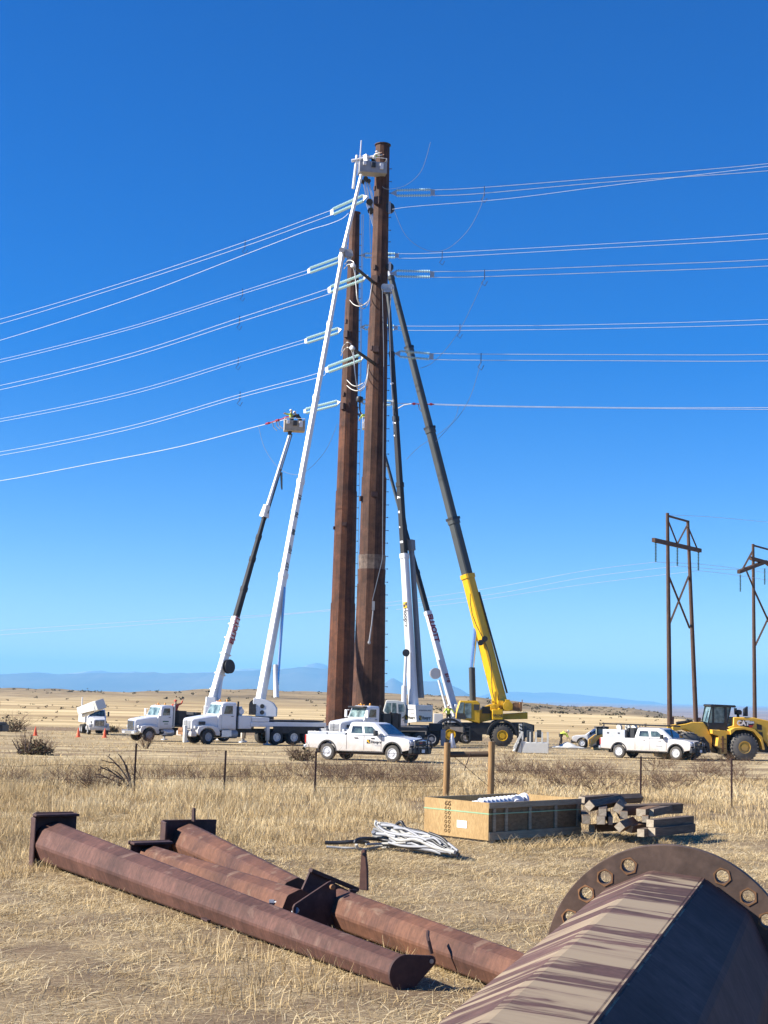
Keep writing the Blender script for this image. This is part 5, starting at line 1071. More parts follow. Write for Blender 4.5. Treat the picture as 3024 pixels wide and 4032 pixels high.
        for sd in (-1, 1):
            m.beam((-1.2, sd * .86, 2.08), (3.3, sd * .80, 2.02), .06, .06)
            for x in (-1.1, .5): m.beam((x, sd * .88, 1.2), (x, sd * .86, 2.08), .05, .05)
        for x in (-1.15, -.3, .5, 1.5, 2.4, 3.2): m.beam((x, -.84, 2.06), (x, .84, 2.06), .05, .05)
        m.build('ladder_rack', 'black', root)
        m = MB(); [m.lathe([(.01, 0), (.2, .02), (.2, .16), (.01, .18)], (x, .1, 1.85), (.3, 1, .2), 14) for x in (-.6, .0, .45)]; m.build('coiled_line', 'cream', root)
    if decal:
        y = -1.004
        lettering('Hooper', .19, (2.82, y - .002, .94), (1, 0, 0), (0, 0, 1), 'ink', root, .008)
        m = MB(); m.box((2.38, y, .96), (.19, .012, .19)); lg = m.build('logo_plate', 'ink', root); m = MB(); m.box((2.35, y - .008, .99), (.10, .008, .08)); m.box((2.42, y - .008, .92), (.06, .008, .06)); m.build('logo_mark', 'yellow', lg)
        m = MB(); m.box((2.82, y, .81), (.48, .008, .02)); m.box((2.9, y, .76), (.3, .008, .02)); m.build('small_print', 'grey', root)
        lettering('GMC', .13, (F_ + .075, 0, .92), (0, 1, 0), (0, 0, 1), 'red', root, .01)
    else:
        m = MB(); m.box((2.75, -1.004, .80), (.40, .008, .06)); m.build('small_print', 'grey', root)
        lettering('GMC', .17, (F_ + .075, 0, .92), (0, 1, 0), (0, 0, 1), 'chrome', root, .01)
    root.scale = (s, s, s); return root
def ground_tilt(o, x, y, span=3):               # sit on the slope
    e = Vector((1, 0, (gz(x + span, y) - gz(x - span, y)) / 2 / span)); n = Vector((0, 1, (gz(x, y + span) - gz(x, y - span)) / 2 / span)); up = e.cross(n).normalized()
    rz = o.rotation_euler.z; o.rotation_mode = 'QUATERNION'; o.rotation_quaternion = up.to_track_quat('Z', 'Y') @ Matrix.Identity(3).to_quaternion() if False else Vector((0, 0, 1)).rotation_difference(up) @ Matrix.Rotation(rz, 3, 'Z').to_quaternion()
p = nearwheel(1292, 2991, R(30), .86, -1); pk = pickup('nearest white crew cab pickup with a black grille guard and a logo on its door', p, R(-30), 3.72, 'box', True, s=.99); ground_tilt(pk, p.x, p.y)
p = nearwheel(2440, 2984, R(37), .86, -1); pk2 = pickup('white pickup with silver tool boxes and black ladder rack before the wheel loader', p, R(-37), 3.85, 'rack', True, decal=False); ground_tilt(pk2, p.x, p.y)
p = G(2440, 2947); pk3 = pickup('small distant white pickup facing left beside the tilted skid steer', p, R(163), 3.5, 'box', False, decal=False, s=.88); ground_tilt(pk3, p.x, p.y)

# ---------------------------------------------------------------- skid steer on a tilted trailer
p = G(2352, 2950); p = P(2352, 2950, p.y - 3.0); zz = gz(p.x, p.y)
sk = thing('skid_steer', 'orange yellow tracked skid steer tilted up a ramp behind the pickup with the rack', 'skid steer', (p.x, p.y, zz), 0, None)
def K(px, py): q_ = P(px, py, p.y); return (q_.x - p.x, q_.z - zz)
def kpr(mb, pts, y0, y1): mb.prism([K(*a) for a in pts], y0, y1)
m = MB(); kpr(m, [(2322, 2912), (2346, 2894), (2392, 2882), (2392, 2897), (2350, 2908), (2338, 2922), (2328, 2930), (2321, 2945), (2318, 2932)], -.95, -.7); kpr(m, [(2330, 2944), (2342, 2936), (2392, 2926), (2392, 2950), (2332, 2950)], -.9, .9); kpr(m, [(2322, 2912), (2346, 2894), (2392, 2882), (2392, 2897), (2350, 2908), (2338, 2922), (2328, 2930), (2321, 2945)], .7, .95); m.build('loader_arm', 'catyellow', sk, bevel=.02)
m = MB(); kpr(m, [(2342, 2898), (2392, 2888), (2392, 2934), (2345, 2938)], -.65, .65); kpr(m, [(2326, 2937), (2392, 2912), (2392, 2922), (2332, 2944)], -.95, .95); m.build('hull', 'chassis', sk, bevel=.02)
m = MB(); kpr(m, [(2344, 2861), (2392, 2861), (2392, 2866), (2344, 2866)], -.7, .7); kpr(m, [(2345, 2861), (2350, 2861), (2350, 2900), (2345, 2900)], -.7, -.6); kpr(m, [(2370, 2861), (2373, 2861), (2373, 2895), (2370, 2895)], -.7, -.6); m.build('cab_frame', 'black', sk)
m = MB(); kpr(m, [(2350, 2866), (2392, 2866), (2392, 2890), (2350, 2894)], -.6, .6); m.build('cab_window', 'paleglass', sk)

# ---------------------------------------------------------------- wheel loader
p = G(2905, 2993); gL = p; ld = thing('wheel_loader', 'big ochre yellow wheel loader with a dark glazed cab at the right edge', 'wheel loader', p, R(3), None)
sc_ = FPX / TT(2905, 2993, p.y)                # pixels per metre
def W(px, py): return ((px - 2905) / sc_ - 0.0, (2990 - py) / sc_ + .0)
def wpr(mb, pts, y0, y1): mb.prism([W(*a) for a in pts], y0, y1)
rL = 53 / sc_; wbL = -3.45
for x in (0, wbL):
    for s in (-1, 1): wheel(ld, x, s * 1.15, rL, .72, s, 'catyellow', 'loadertyre', .46, lugs=26)
m = MB(); wpr(m, [(2873, 2822), (2955, 2822), (3010, 2832), (3080, 2846), (3095, 2870), (3095, 2930), (3075, 2952), (3018, 2952), (3015, 2936), (2990, 2905), (2962, 2868), (2905, 2860), (2860, 2870), (2850, 2862), (2872, 2855)], -.85, .85); m.build('engine_hood', 'catyellow', ld, bevel=.05)
m = MB(); wpr(m, [(2848, 2872), (2866, 2862), (2905, 2858), (2945, 2866), (2975, 2895), (2985, 2945), (2977, 2945), (2966, 2905), (2940, 2876), (2905, 2868), (2870, 2872), (2850, 2890)], -1.5, -.86); wpr(m, [(2848, 2872), (2866, 2862), (2905, 2858), (2945, 2866), (2975, 2895), (2985, 2945), (2977, 2945), (2966, 2905), (2940, 2876), (2905, 2868), (2870, 2872), (2850, 2890)], .86, 1.5); m.build('fender', 'catyellow', ld, bevel=.02)
m = MB(); wpr(m, [(2800, 2880), (2990, 2868), (3070, 2940), (3060, 2960), (2980, 2955), (2860, 2955), (2812, 2965), (2790, 2930)], -.7, .7); m.build('frame', 'chassis', ld, bevel=.03)
m = MB(); wpr(m, [(2780, 2872), (2848, 2876), (2848, 2890), (2838, 2890), (2838, 2962), (2812, 2968), (2810, 2944), (2800, 2940), (2806, 2896), (2782, 2888)], -1.3, -.72); m.build('platform_steps', 'catyellow', ld, bevel=.02)
m = MB(); [wpr(m, [(2812, 2906 + 18 * k), (2834, 2906 + 18 * k), (2834, 2909 + 18 * k), (2812, 2909 + 18 * k)], -1.42, -1.31) for k in range(3)]; wpr(m, [(2818, 2896), (2826, 2896), (2826, 2958), (2818, 2958)], -1.33, -1.31); m.build('step_treads', 'holerust', ld)
# cab
m = MB(); wpr(m, [(2786, 2774), (2880, 2776), (2884, 2780), (2882, 2785), (2786, 2784), (2781, 2778)], -.85, .85); m.build('cab_roof', 'black', ld, bevel=.02)
m = MB(); wpr(m, [(2776, 2846), (2852, 2846), (2848, 2874), (2776, 2872)], -.75, .75); wpr(m, [(2792, 2783), (2798, 2783), (2798, 2848), (2790, 2848)], -.78, -.72); wpr(m, [(2840, 2783), (2847, 2783), (2850, 2848), (2838, 2848)], -.78, -.72); wpr(m, [(2862, 2783), (2866, 2783), (2852, 2850), (2848, 2850)], -.78, -.72); wpr(m, [(2862, 2783), (2866, 2783), (2852, 2850), (2848, 2850)], .72, .78); wpr(m, [(2786, 2783), (2790, 2783), (2776, 2848), (2772, 2848)], .72, .78); wpr(m, [(2786, 2783), (2789, 2783), (2776, 2848), (2772, 2848)], -.78, -.72); m.build('cab_frame', 'black', ld)
m = MB(); wpr(m, [(2789, 2784), (2862, 2784), (2850, 2848), (2776, 2848)], -.70, .70); m.build('cab_window', 'paleglass', ld)
m = MB(); m.box((W(2882, 2793)[0], -.8, W(2882, 2793)[1]), (.12, .2, .2)); m.tube((W(2760, 2840)[0], -.9, W(2760, 2840)[1]), (W(2775, 2800)[0], -.8, W(2775, 2800)[1]), .025, n=5); m.build('mirror', 'black', ld)
m = MB(); c = W(2907, 2801); m.lathe([(.01, 0), (.22, .02), (.24, .1), (.24, .25), (.15, .32), (.01, .33)], (c[0], 0, c[1] - .2), (0, 0, 1), 14); m.tube((c[0], 0, c[1] - .6), (c[0], 0, c[1] - .1), .09, n=8); wpr(m, [(2929, 2790), (2944, 2779), (2944, 2818), (2929, 2818)], -.15, .15); m.build('exhaust_stack', 'black', ld, bevel=.01)
m = MB(); wpr(m, [(2898, 2832), (2955, 2836), (2955, 2846), (2946, 2861), (2900, 2859)], -.875, -.852); pl_ = m.build('badge_plate', 'ink', ld)
m = MB(); wpr(m, [(2930, 2852), (2948, 2852), (2955, 2846), (2946, 2861), (2938, 2861)], -.885, -.876); m.build('badge_stripe', 'red', pl_)
lettering('CAT', .40, (W(2911, 2845)[0], -.885, W(2911, 2845)[1]), (1, 0, 0), (0, 0, 1), 'inkwhite', ld, .022); lettering('980M', .20, (W(2940, 2842)[0], -.885, W(2940, 2842)[1]), (1, 0, 0), (0, 0, 1), 'inkwhite', ld, .01)
m = MB(); wpr(m, [(2965, 2846), (2985, 2850), (2986, 2870), (2966, 2868)], -.87, -.852); wpr(m, [(2970, 2876), (2988, 2878), (2990, 2900), (2974, 2890)], -.87, -.852); m.build('hood_vent', 'chassis', ld)
m = MB(); wpr(m, [(3010, 2878), (3024, 2879), (3024, 2888), (3010, 2887)], -.87, -.852); m.build('tread_plate', 'cream', ld)
# lift arm, linkage and bucket to the left
m = MB()
for y0, y1 in ((-.75, -.5), (.5, .75)): wpr(m, [(2632, 2866), (2645, 2860), (2690, 2852), (2712, 2845), (2755, 2846), (2772, 2870), (2790, 2905), (2788, 2950), (2770, 2958), (2755, 2935), (2735, 2905), (2710, 2884), (2680, 2872), (2650, 2880), (2636, 2880)], y0, y1)
wpr(m, [(2725, 2850), (2760, 2845), (2800, 2890), (2800, 2950), (2770, 2957), (2760, 2930), (2740, 2890)], -.45, .45); m.build('lift_arm', 'catyellow', ld, bevel=.03)
m = MB(); m.tube((W(2660, 2862)[0], 0, W(2660, 2862)[1] + .15), (W(2725, 2842)[0], 0, W(2725, 2842)[1]), .11, n=10); m.tube((W(2700, 2840)[0], 0, W(2700, 2840)[1]), (W(2760, 2870)[0], 0, W(2760, 2870)[1]), .13, n=10); wpr(m, [(2700, 2838), (2715, 2838), (2725, 2865), (2712, 2868)], -.2, .2); wpr(m, [(2755, 2842), (2772, 2842), (2778, 2875), (2762, 2875)], -.3, .3); m.build('linkage', 'chassis', ld, bevel=.01)
m = MB(); wpr(m, [(2575, 2935), (2590, 2985), (2640, 2985), (2668, 2955), (2672, 2915), (2660, 2900), (2655, 2940), (2632, 2965), (2600, 2968), (2590, 2930)], -1.45, 1.45); m.build('bucket', 'catyellow', ld, bevel=.02)
m = MB(); wpr(m, [(2726, 2908), (2745, 2900), (2765, 2925), (2770, 2960), (2762, 2960), (2748, 2920)], -1.5, -.76); m.build('front_fender', 'chassis', ld)

# ---------------------------------------------------------------- cones, spare platform, tarp, dark trailer at the frame edge
def cone(label, px, py):
    p = G(px, py); r = thing('traffic_cone', label, 'traffic cone', p, 0, 'orange traffic cones')
    m = MB(); m.box((0, 0, .02), (.42, .42, .04)); m.build('base', 'orange', r, bevel=.01)
    m = MB(); m.lathe([(.17, .04), (.025, .76), (.001, .765)], (0, 0, 0), (0, 0, 1), 14, caps=False); m.build('cone_body', 'orange', r)
    [MB().lathe([(.176 - .2014 * za, za), (.176 - .2014 * zb, zb)], (0, 0, 0), (0, 0, 1), 14, caps=False).build('reflective_band', 'inkwhite', r) for za, zb in ((.30, .46), (.53, .62))]
cone('leftmost orange cone standing alone left of the far bucket truck', 139, 2897); cone('orange cone by the left rear wheels of the far bucket truck', 308, 2903); cone('orange cone before the right front wheel of the far bucket truck', 412, 2905)
p = G(2080, 2966); bk = thing('work_platform', 'grey white empty platform standing on the ground right of the yellow crane', 'work platform', p, R(-4), None)
m = MB(); m.box((.45, 0, .38), (1.75, 1.0, .72)); m.prism([(-1.05, .12), (-.45, .0), (-.45, .75), (-.55, .85)], -.5, .5); m.build('tub', 'cream', bk, bevel=.04)
m = MB()
for x in (-.4, .1, .5, .9, 1.28): [m.beam((x, y, .7), (x, y, 1.42), .09, .05) for y in (-.47, .47)]
[m.beam((-.4, y, 1.42), (1.3, y, 1.42), .06, .06) for y in (-.47, .47)]; m.beam((-.95, -.45, .3), (-.4, -.45, 1.42), .12, .1); m.beam((-.95, .45, .3), (-.4, .45, 1.42), .12, .1); m.build('guard_rail', 'cream', bk)
m = MB(); m.box((.1, 0, 1.05), (.4, .4, .9)); m.box((.7, .1, 1.3), (.3, .3, .5)); m.build('control_box', 'greyboom', bk, bevel=.02)
m = MB(); m.beam((-.82, -.53, .10), (-.50, -.53, .95), .14, .03); m.build('stripe', 'ink', bk)
p = G(2208, 2934); person('worker in a green vest bending over the pale tarpaulin', p, R(8), pose(1.15, (.5, .1, -.9), (.5, -.1, -.9)), 'hivis', 'darkcloth', 'cream', 'hivis')
p = G(2235, 2944); tp_ = MB(); n = 26; 
vs = []; rs = random.Random(5)
for j in range(9):
    for i in range(n): u, v = i / (n - 1), j / 8; e = math.sin(PI * u) * math.sin(PI * v); vs.append((2.6 * (u - .5) * (1 + .1 * math.sin(7 * v)), 1.6 * (v - .5), .02 + .30 * e * (1 + .5 * math.sin(u * 11 + v * 5)) + .02 * rs.random()))
tp_._add(vs, [(j * n + i, j * n + i + 1, (j + 1) * n + i + 1, (j + 1) * n + i) for j in range(8) for i in range(n - 1)]); o = tp_.build('tarpaulin', 'cream', None); o.location = p
md = o.modifiers.new('thick', 'SOLIDIFY'); md.thickness = .02; tag(o, 'crumpled pale tarpaulin on the ground at the bending worker', 'tarpaulin')
p = G(-40, 2896); tr_ = thing('flatbed_trailer', 'dark upright tail frame of a trailer cut off by the left edge of the photo', 'trailer', p, 0, None)
m = MB(); m.box((-1.5, 0, .9), (5, 2.2, .3)); m.box((.9, 0, .6), (.6, 2.0, .5)); m.build('deck', 'chassis', tr_)
m = MB(); [m.beam((x, -1, .9), (x, -1, 2.7), .12, .12) for x in (.55, .85)]; [m.beam((.55, -1, z), (.85, -1, z), .08, .08) for z in (1.4, 1.9, 2.5)]; m.beam((.7, -1, 2.3), (-3, -1, 2.3), .08, .08); m.build('stake_frame', 'holerust', tr_)
[wheel(tr_, x, s * .95, .48, .3, s, 'grey') for x in (-.2, -1.4) for s in (-1, 1)]

# ---------------------------------------------------------------- insulator strings, conductors
def string_mesh(p, q_, n=20, r=.14):
    m = MB(); d = (q_ - p); Ln = d.length; prof = [(.03, 0)]
    for k in range(n):
        t = Ln * (k + .5) / n; h = Ln / n
        prof += [(.035, t - h * .45), (r * .55, t - h * .30), (r, t + h * .12), (r * .92, t + h * .2), (.04, t + h * .25)]
    prof.append((.03, Ln)); m.lathe(prof, p, d, 9); return m
YF, YR = 120.0, 140.0
def assembly(label, a, b, Ya, Yb, sep=.24, grp='glass insulator strings on the steel poles', n=20, gap=(.5, .35)):
    A, B = P(a[0], a[1], Ya), P(b[0], b[1], Yb)
    root = thing('insulator_assembly', label, 'insulator', A, 0, grp); d = (B - A).normalized()
    up = Vector((0, 0, 1)); up = (up - d * up.dot(d)).normalized(); s = up * sep
    for sg in (-1, 1):
        m = string_mesh(A + d * gap[0] + s * sg, B - d * gap[1] + s * sg, n); m.build('insulator_string', 'insglass', root, world=True, smooth=50)
    side = d.cross(up)
    for c, dd in ((A, 1), (B, -1)):
        m = MB(); e = c + d * dd * (gap[0] if dd > 0 else gap[1]); L_ = [c - side * .04, e + s * 1.15 - side * .04, e - s * 1.15 - side * .04]; L2 = [v + side * .08 for v in L_]
        if dd < 0: L_ = [c + s * .9 - side * .04, e + s * 1.15 - side * .04, e - s * 1.15 - side * .04, c - s * .9 - side * .04]; L2 = [v + side * .08 for v in L_]
        k = len(L_); m._add(L_ + L2, [tuple(range(k)), tuple(range(2 * k - 1, k - 1, -1))] + [(i, i + k, (i + 1) % k + k, (i + 1) % k) for i in range(k)]); m.build('yoke_plate', 'galv', root, world=True, smooth=0)
    return A, B, d, up
def wire(label, pts, r=.020, mat='conductor', name='power_line', cat='cable', group='line wires'):
    """smooth curve through world points (Catmull-Rom)"""
    P_ = [Vector(p) for p in pts]; out = []
    for i in range(len(P_) - 1):
        p0, p1, p2, p3 = P_[max(i - 1, 0)], P_[i], P_[i + 1], P_[min(i + 2, len(P_) - 1)]
        for k in range(10):
            t = k / 10; out.append(.5 * ((2 * p1) + (p2 - p0) * t + (2 * p0 - 5 * p1 + 4 * p2 - p3) * t * t + (3 * p1 - p0 - 3 * p2 + p3) * t ** 3))
    out.append(P_[-1]); m = MB(); m.path(out, r, 5); o = m.build(name, mat, None, smooth=60); return tag(o, label, cat, group)
def lefty(px, px0, Y0):                         # depth of a left-going span (48 degrees off the view axis)
    x0 = (px0 - 1512) / FPX * Y0; u = (px - 1512) / FPX
    t = (x0 - u * Y0) / (.743 + .669 * u); return Y0 + .669 * t
ordn = ['highest', 'second highest', 'third', 'fourth', 'fifth', 'lowest']
LW = [  # insulator near end (pole), far end, Y0, wire passes [(px,py upper,py lower)]
    ((1448, 772), (1302, 838), YF, [(1290, 833, 852), (965, 952, 969), (500, 1108, 1122), (0, 1257, 1275)]),
    ((1348, 1018), (1212, 1068), YR, [(1203, 1066, 1080), (955, 1146, 1157), (500, 1290, 1300), (0, 1416, 1427)]),
    ((1450, 1084), (1292, 1143), YF, [(1280, 1141, 1163), (943, 1252, 1268), (500, 1396, 1410), (0, 1518, 1535)]),
    ((1347, 1296), (1200, 1344), YR, [(1188, 1340, 1353), (938, 1415, 1427), (500, 1545, 1557), (0, 1649, 1660)]),
    ((1440, 1400), (1282, 1458), YF, [(1240, 1473, 1490), (945, 1553, 1565), (500, 1680, 1693), (0, 1779, 1793)]),
]
for i, (a, b, Y0, ws) in enumerate(LW):
    pole = 'right' if Y0 == YF else 'left'
    Yb = lefty(b[0], a[0], Y0); A, B, d, up = assembly('%s pair of glass insulator strings reaching left from the %s steel pole' % (ordn[i], pole), a, b, Y0 - .3, Yb)
    for j, nm in ((1, 'upper'), (2, 'lower')):
        pts = [B + up * (.24 * (1 if j == 1 else -1))] + [P(w_[0], w_[j], lefty(w_[0], a[0], Y0)) for w_ in ws]
        e = pts[-1] + (pts[-1] - pts[-2]) * 1.0 + Vector((0, 0, .8)); pts.append(e)
        wire('%s wire of the %s pair of conductors running left from the %s pole' % (nm, ordn[i], pole), pts)
    for f_ in (.55, 1.0, 1.0):
        pass
# small dampers and marker hardware on the wires
m = MB()
a, b, Y0 = (1343, 1582), (1196, 1620), YR
assembly('lowest slim pair of glass insulator strings reaching left above the lower platform', a, b, YR - .3, lefty(b[0], a[0], YR), .2, n=18)
pts = [P(x, y, lefty(x, 1345, 130) - 2) for x, y in ((1130, 1650), (1000, 1682), (700, 1760), (350, 1828), (0, 1893))]; pts.append(pts[-1] * 2 - pts[-2] + Vector((0, 0, .6)))
wire('thick single conductor running left from the lower platform', pts, .032)
pts = [P(x, y, lefty(x, 1400, YF) - 1) for x, y in ((1372, 840), (1345, 862), (1290, 884), (1200, 912), (976, 998), (500, 1180), (0, 1340))]; pts.append(pts[-1] * 2 - pts[-2] + Vector((0, 0, .6)))
wire('single wire just below the highest left conductors', pts, .02)
RW = [
    ((1538, 760), (1712, 757), YF, [(1722, 747, 770), (1900, 738, 761), (2400, 698, 716), (3024, 644, 672)]),
    ((1418, 1005), (1570, 1006), YR, [(1585, 999, 1017), (1740, 995, 1013), (2300, 965, 981), (3024, 920, 940)]),
    ((1538, 1076), (1710, 1080), YF, [(1720, 1069, 1092), (1910, 1066, 1089), (2400, 1047, 1072), (3024, 1021, 1047)]),
    ((1415, 1288), (1566, 1291), YR, [(1600, 1284, 1301), (1810, 1284, 1301), (2300, 1279, 1295), (3024, 1258, 1277)]),
    ((1552, 1391), (1707, 1404), YF, [(1717, 1392, 1416), (1900, 1394, 1418), (2400, 1396, 1420), (3024, 1395, 1421)]),
]
def righty(px, px0, Y0): return Y0 - (px - px0) / FPX * Y0 * .05
for i, (a, b, Y0, ws) in enumerate(RW):
    pole = 'right' if Y0 == YF else 'left'; Yq = Y0 if Y0 == YF else 136.0
    A, B, d, up = assembly('%s pair of glass insulator strings reaching right from the %s steel pole' % (ordn[i], pole), a, b, Y0 - .2, righty(b[0], a[0], Y0), .24 if Y0 == YF else .2)
    for j, nm in ((1, 'upper'), (2, 'lower')):
        pts = [B + up * (.24 * (1 if j == 1 else -1))] + [P(w_[0], w_[j], righty(w_[0], a[0], Y0)) for w_ in ws]; pts.append(pts[-1] * 2 - pts[-2] + Vector((0, 0, .5)))
        wire('%s wire of the %s pair of conductors running right from the %s pole' % (nm, ordn[i], pole), pts, .026)
assembly('lowest pair of glass insulator strings between and right of the steel poles', (1410, 1580), (1553, 1588), YR - .2, YR - .5, .2)
for y0, y1, nm in ((1591, 1605, 'upper'), (1594, 1612, 'lower')):
    pts = [P(x, y, righty(x, 1560, YR)) for x, y in ((1560, 1588), (1720, y0), (2000, y0 + 8), (2500, y0 + 14), (3024, y1))]; pts.append(pts[-1] * 2 - pts[-2])
    wire('%s of the two lowest conductors on the right' % nm, pts, .026)
pts = [P(x, y, 118) for x, y in ((1545, 824), (1640, 812), (2000, 782), (2400, 731), (3024, 655))]; pts.append(pts[-1] * 2 - pts[-2])
wire('single wire rising right from the round block on the tall pole', pts, .022)
m = MB(); m.path([P(x, y, 139) for x, y in ((1560, 1612), (1590, 1595), (1620, 1590))], .05, 5); o = m.build('pulling_grip', 'inkwhite', None)
tag(o, 'pale pulling sling at the inner end of the lowest right wires', 'sling')
def turnbuckle(label, a, b, Y, Yb):
    r = thing('wire_hoist', label, 'hoist', P(a[0], a[1], Y), 0, None); A, B = P(a[0], a[1], Y), P(b[0], b[1], Yb)
    m = MB(); [m.beam(A.lerp(B, t), A.lerp(B, t + .12), .22, .16, cut=.4) for t in (.05, .45, .8)]; m.tube(A, B, .05, n=6); m.build('hoist_body', 'inkred', r, world=True)
    m = MB(); [m.path([A.lerp(B, t), A.lerp(B, t) + Vector((.1, 0, -.5)), A.lerp(B, t + .08) + Vector((.25, 0, -.85))], .045, 5) for t in (.3, .45, .55)]; m.build('hanging_straps', 'rope', r, world=True)
turnbuckle('red wire hoist on the lowest right conductor', (1620, 1590), (1710, 1592), 139, 139)
turnbuckle('dark red wire hoist with hanging straps left of the lower platform', (1045, 1670), (1140, 1640), 134, 130)
def rope(label, pix, Y, r=.018, mat='rope'): return wire(label, [P(x, y, Y if isinstance(Y, (int, float)) else Y[0] + (Y[1] - Y[0]) * i / (len(pix) - 1)) for i, (x, y) in enumerate(pix)], r, mat, 'tag_line', 'rope', 'loose lines hanging in the air')
rope('long blue grey rope hanging in a deep loop under the highest right wires', [(1553, 830), (1600, 930), (1680, 985), (1760, 980), (1840, 910), (1890, 820), (1908, 752)], 117)
rope('thin rope curving up right from the top of the tall pole', [(1505, 735), (1530, 745), (1600, 728), (1660, 670), (1695, 560)], 118)
rope('slack rope under the third pair of right wires', [(1905, 1100), (1860, 1200), (1815, 1290), (1760, 1370), (1700, 1430), (1655, 1450)], 118)
rope('slack rope under the fifth pair of right wires', [(1893, 1425), (1860, 1540), (1820, 1620), (1770, 1680), (1715, 1740)], 118)
rope('slack rope below the lowest right wires', [(1805, 1598), (1790, 1650), (1740, 1700), (1650, 1760), (1600, 1810)], 134)
rope('slack rope hanging left of the lower platform', [(1018, 1678), (1040, 1760), (1085, 1830), (1130, 1862), (1180, 1870)], (134, 126))
rope('slack rope curving from the left pole down behind the tall white boom', [(1328, 1670), (1290, 1760), (1245, 1820), (1205, 1856)], (139, 130))
rope('thin rope dangling beside the second left insulators', [(1340, 1070), (1300, 1130), (1240, 1180), (1100, 1215)], 141)
for lb, x, y, Y in (('highest left', 965, 961, 140), ('second left', 955, 1151, 156), ('third left', 943, 1260, 140), ('fourth left', 938, 1421, 156), ('fifth left', 945, 1559, 140), ('highest right', 1907, 752, 119.5), ('second right', 1741, 1004, 138), ('third right', 1908, 1080, 119.5), ('fourth right', 1811, 1292, 138), ('fifth right', 1894, 1410, 119.5)):
    c = P(x, y, Y); t = thing('line_clamp', 'small dark clamp with a dangling loop on the %s conductors' % lb, 'clamp', c, 0, 'clamps on the conductors')
    m = MB(); m.beam(c + Vector((0, 0, .42)), c - Vector((0, 0, .42)), .06, .06); m.build('clamp_bar', 'ropedark', t, world=True)
    m = MB(); m.path([c + Vector((0, 0, -.4)), c + Vector((-.25, 0, -.75)), c + Vector((.05, 0, -1.0)), c + Vector((.25, 0, -.6))], .03, 5); m.build('dangling_loop', 'ropedark', t, world=True)
# jumper supports with pale hoops and hanging jumper loops
def jumper(label, tip, basep, Yt, Yb, loops):
    A, B = P(tip[0], tip[1], Yt), P(basep[0], basep[1], Yb); r = thing('jumper_support', label, 'insulator', B, 0, 'black jumper supports')
    m = MB(); m.tube(B, A, .14, .12, n=8); m.build('post', 'black', r, world=True)
    m = MB(); m.lathe([(.06, 0), (.2, .05), (.2, .3), (.06, .35)], A, (A - B), 10); m.build('end_fitting', 'galv', r, world=True)
    for lp in loops:
        m = MB(); pts = [P(x, y, Yt + dz) for x, y, dz in lp]; out = []
        for i in range(len(pts) - 1):
            p0, p1, p2, p3 = pts[max(i - 1, 0)], pts[i], pts[i + 1], pts[min(i + 2, len(pts) - 1)]
            for k in range(6): t = k / 6; out.append(.5 * ((2 * p1) + (p2 - p0) * t + (2 * p0 - 5 * p1 + 4 * p2 - p3) * t * t + (3 * p1 - p0 - 3 * p2 + p3) * t ** 3))
        out.append(pts[-1]); m.path(out, .036, 6); m.build('jumper_loop', 'cable', r, world=True)
jumper('upper black jumper support with pale cable hoops between the steel poles', (1395, 1050), (1470, 1112), 116.5, 119.2,
    [[(1358, 1040, 2), (1372, 1025, 1), (1390, 1030, 0), (1398, 1050, 0), (1400, 1100, 0), (1406, 1160, 0), (1414, 1190, 1), (1435, 1200, 2), (1455, 1175, 3), (1464, 1130, 3), (1467, 1108, 3)], [(1355, 1058, 2), (1370, 1042, 1), (1386, 1045, 0), (1396, 1075, 0), (1402, 1130, 0), (1408, 1185, 0), (1430, 1215, 1), (1452, 1190, 2), (1461, 1140, 3)], [(1376, 1180, 6), (1395, 1200, 5), (1420, 1205, 4), (1448, 1188, 3)]])
jumper('lower black jumper support with a tall pale hoop between the steel poles', (1392, 1374), (1474, 1432), 116.5, 119.2,
    [[(1345, 1385, 2), (1352, 1362, 1), (1368, 1348, 0), (1384, 1358, 0), (1392, 1385, 0), (1396, 1440, 0), (1402, 1500, 0), (1412, 1525, 1), (1432, 1515, 2), (1446, 1480, 3), (1452, 1435, 3)], [(1343, 1400, 2), (1354, 1378, 1), (1368, 1368, 0), (1382, 1378, 0), (1390, 1400, 0), (1398, 1470, 0), (1408, 1532, 0), (1428, 1535, 1), (1444, 1500, 2), (1450, 1450, 3)], [(1365, 1495, 6), (1385, 1515, 5), (1405, 1520, 4), (1430, 1508, 3)], [(1366, 1518, 6), (1385, 1533, 5), (1410, 1538, 4), (1436, 1520, 3)]])
def block(label, px, py, Y, r=.55):
    t = thing('stringing_block', label, 'pulley', P(px, py, Y), 0, 'round stringing blocks on the tall pole'); c = P(px, py, Y)
    for k in (-.18, .1): m = MB(); m.lathe([(.1, 0), (r, .02), (r, .10), (.1, .12)], c + Vector((0, k, 0)), (.2, 1, 0), 16); m.build('sheave', 'black', t, world=True)
    m = MB(); m.beam(c + Vector((0, -.2, r * 1.2)), c + Vector((0, -.2, -r * 1.2)), .2, .08); m.build('side_frame', 'galv', t, world=True)
block('large black stringing block on the right of the tall pole near its top', 1534, 820, 119.6, .42); block('black stringing block above the tips of the two near booms', 1535, 1052, 119.6, .30)

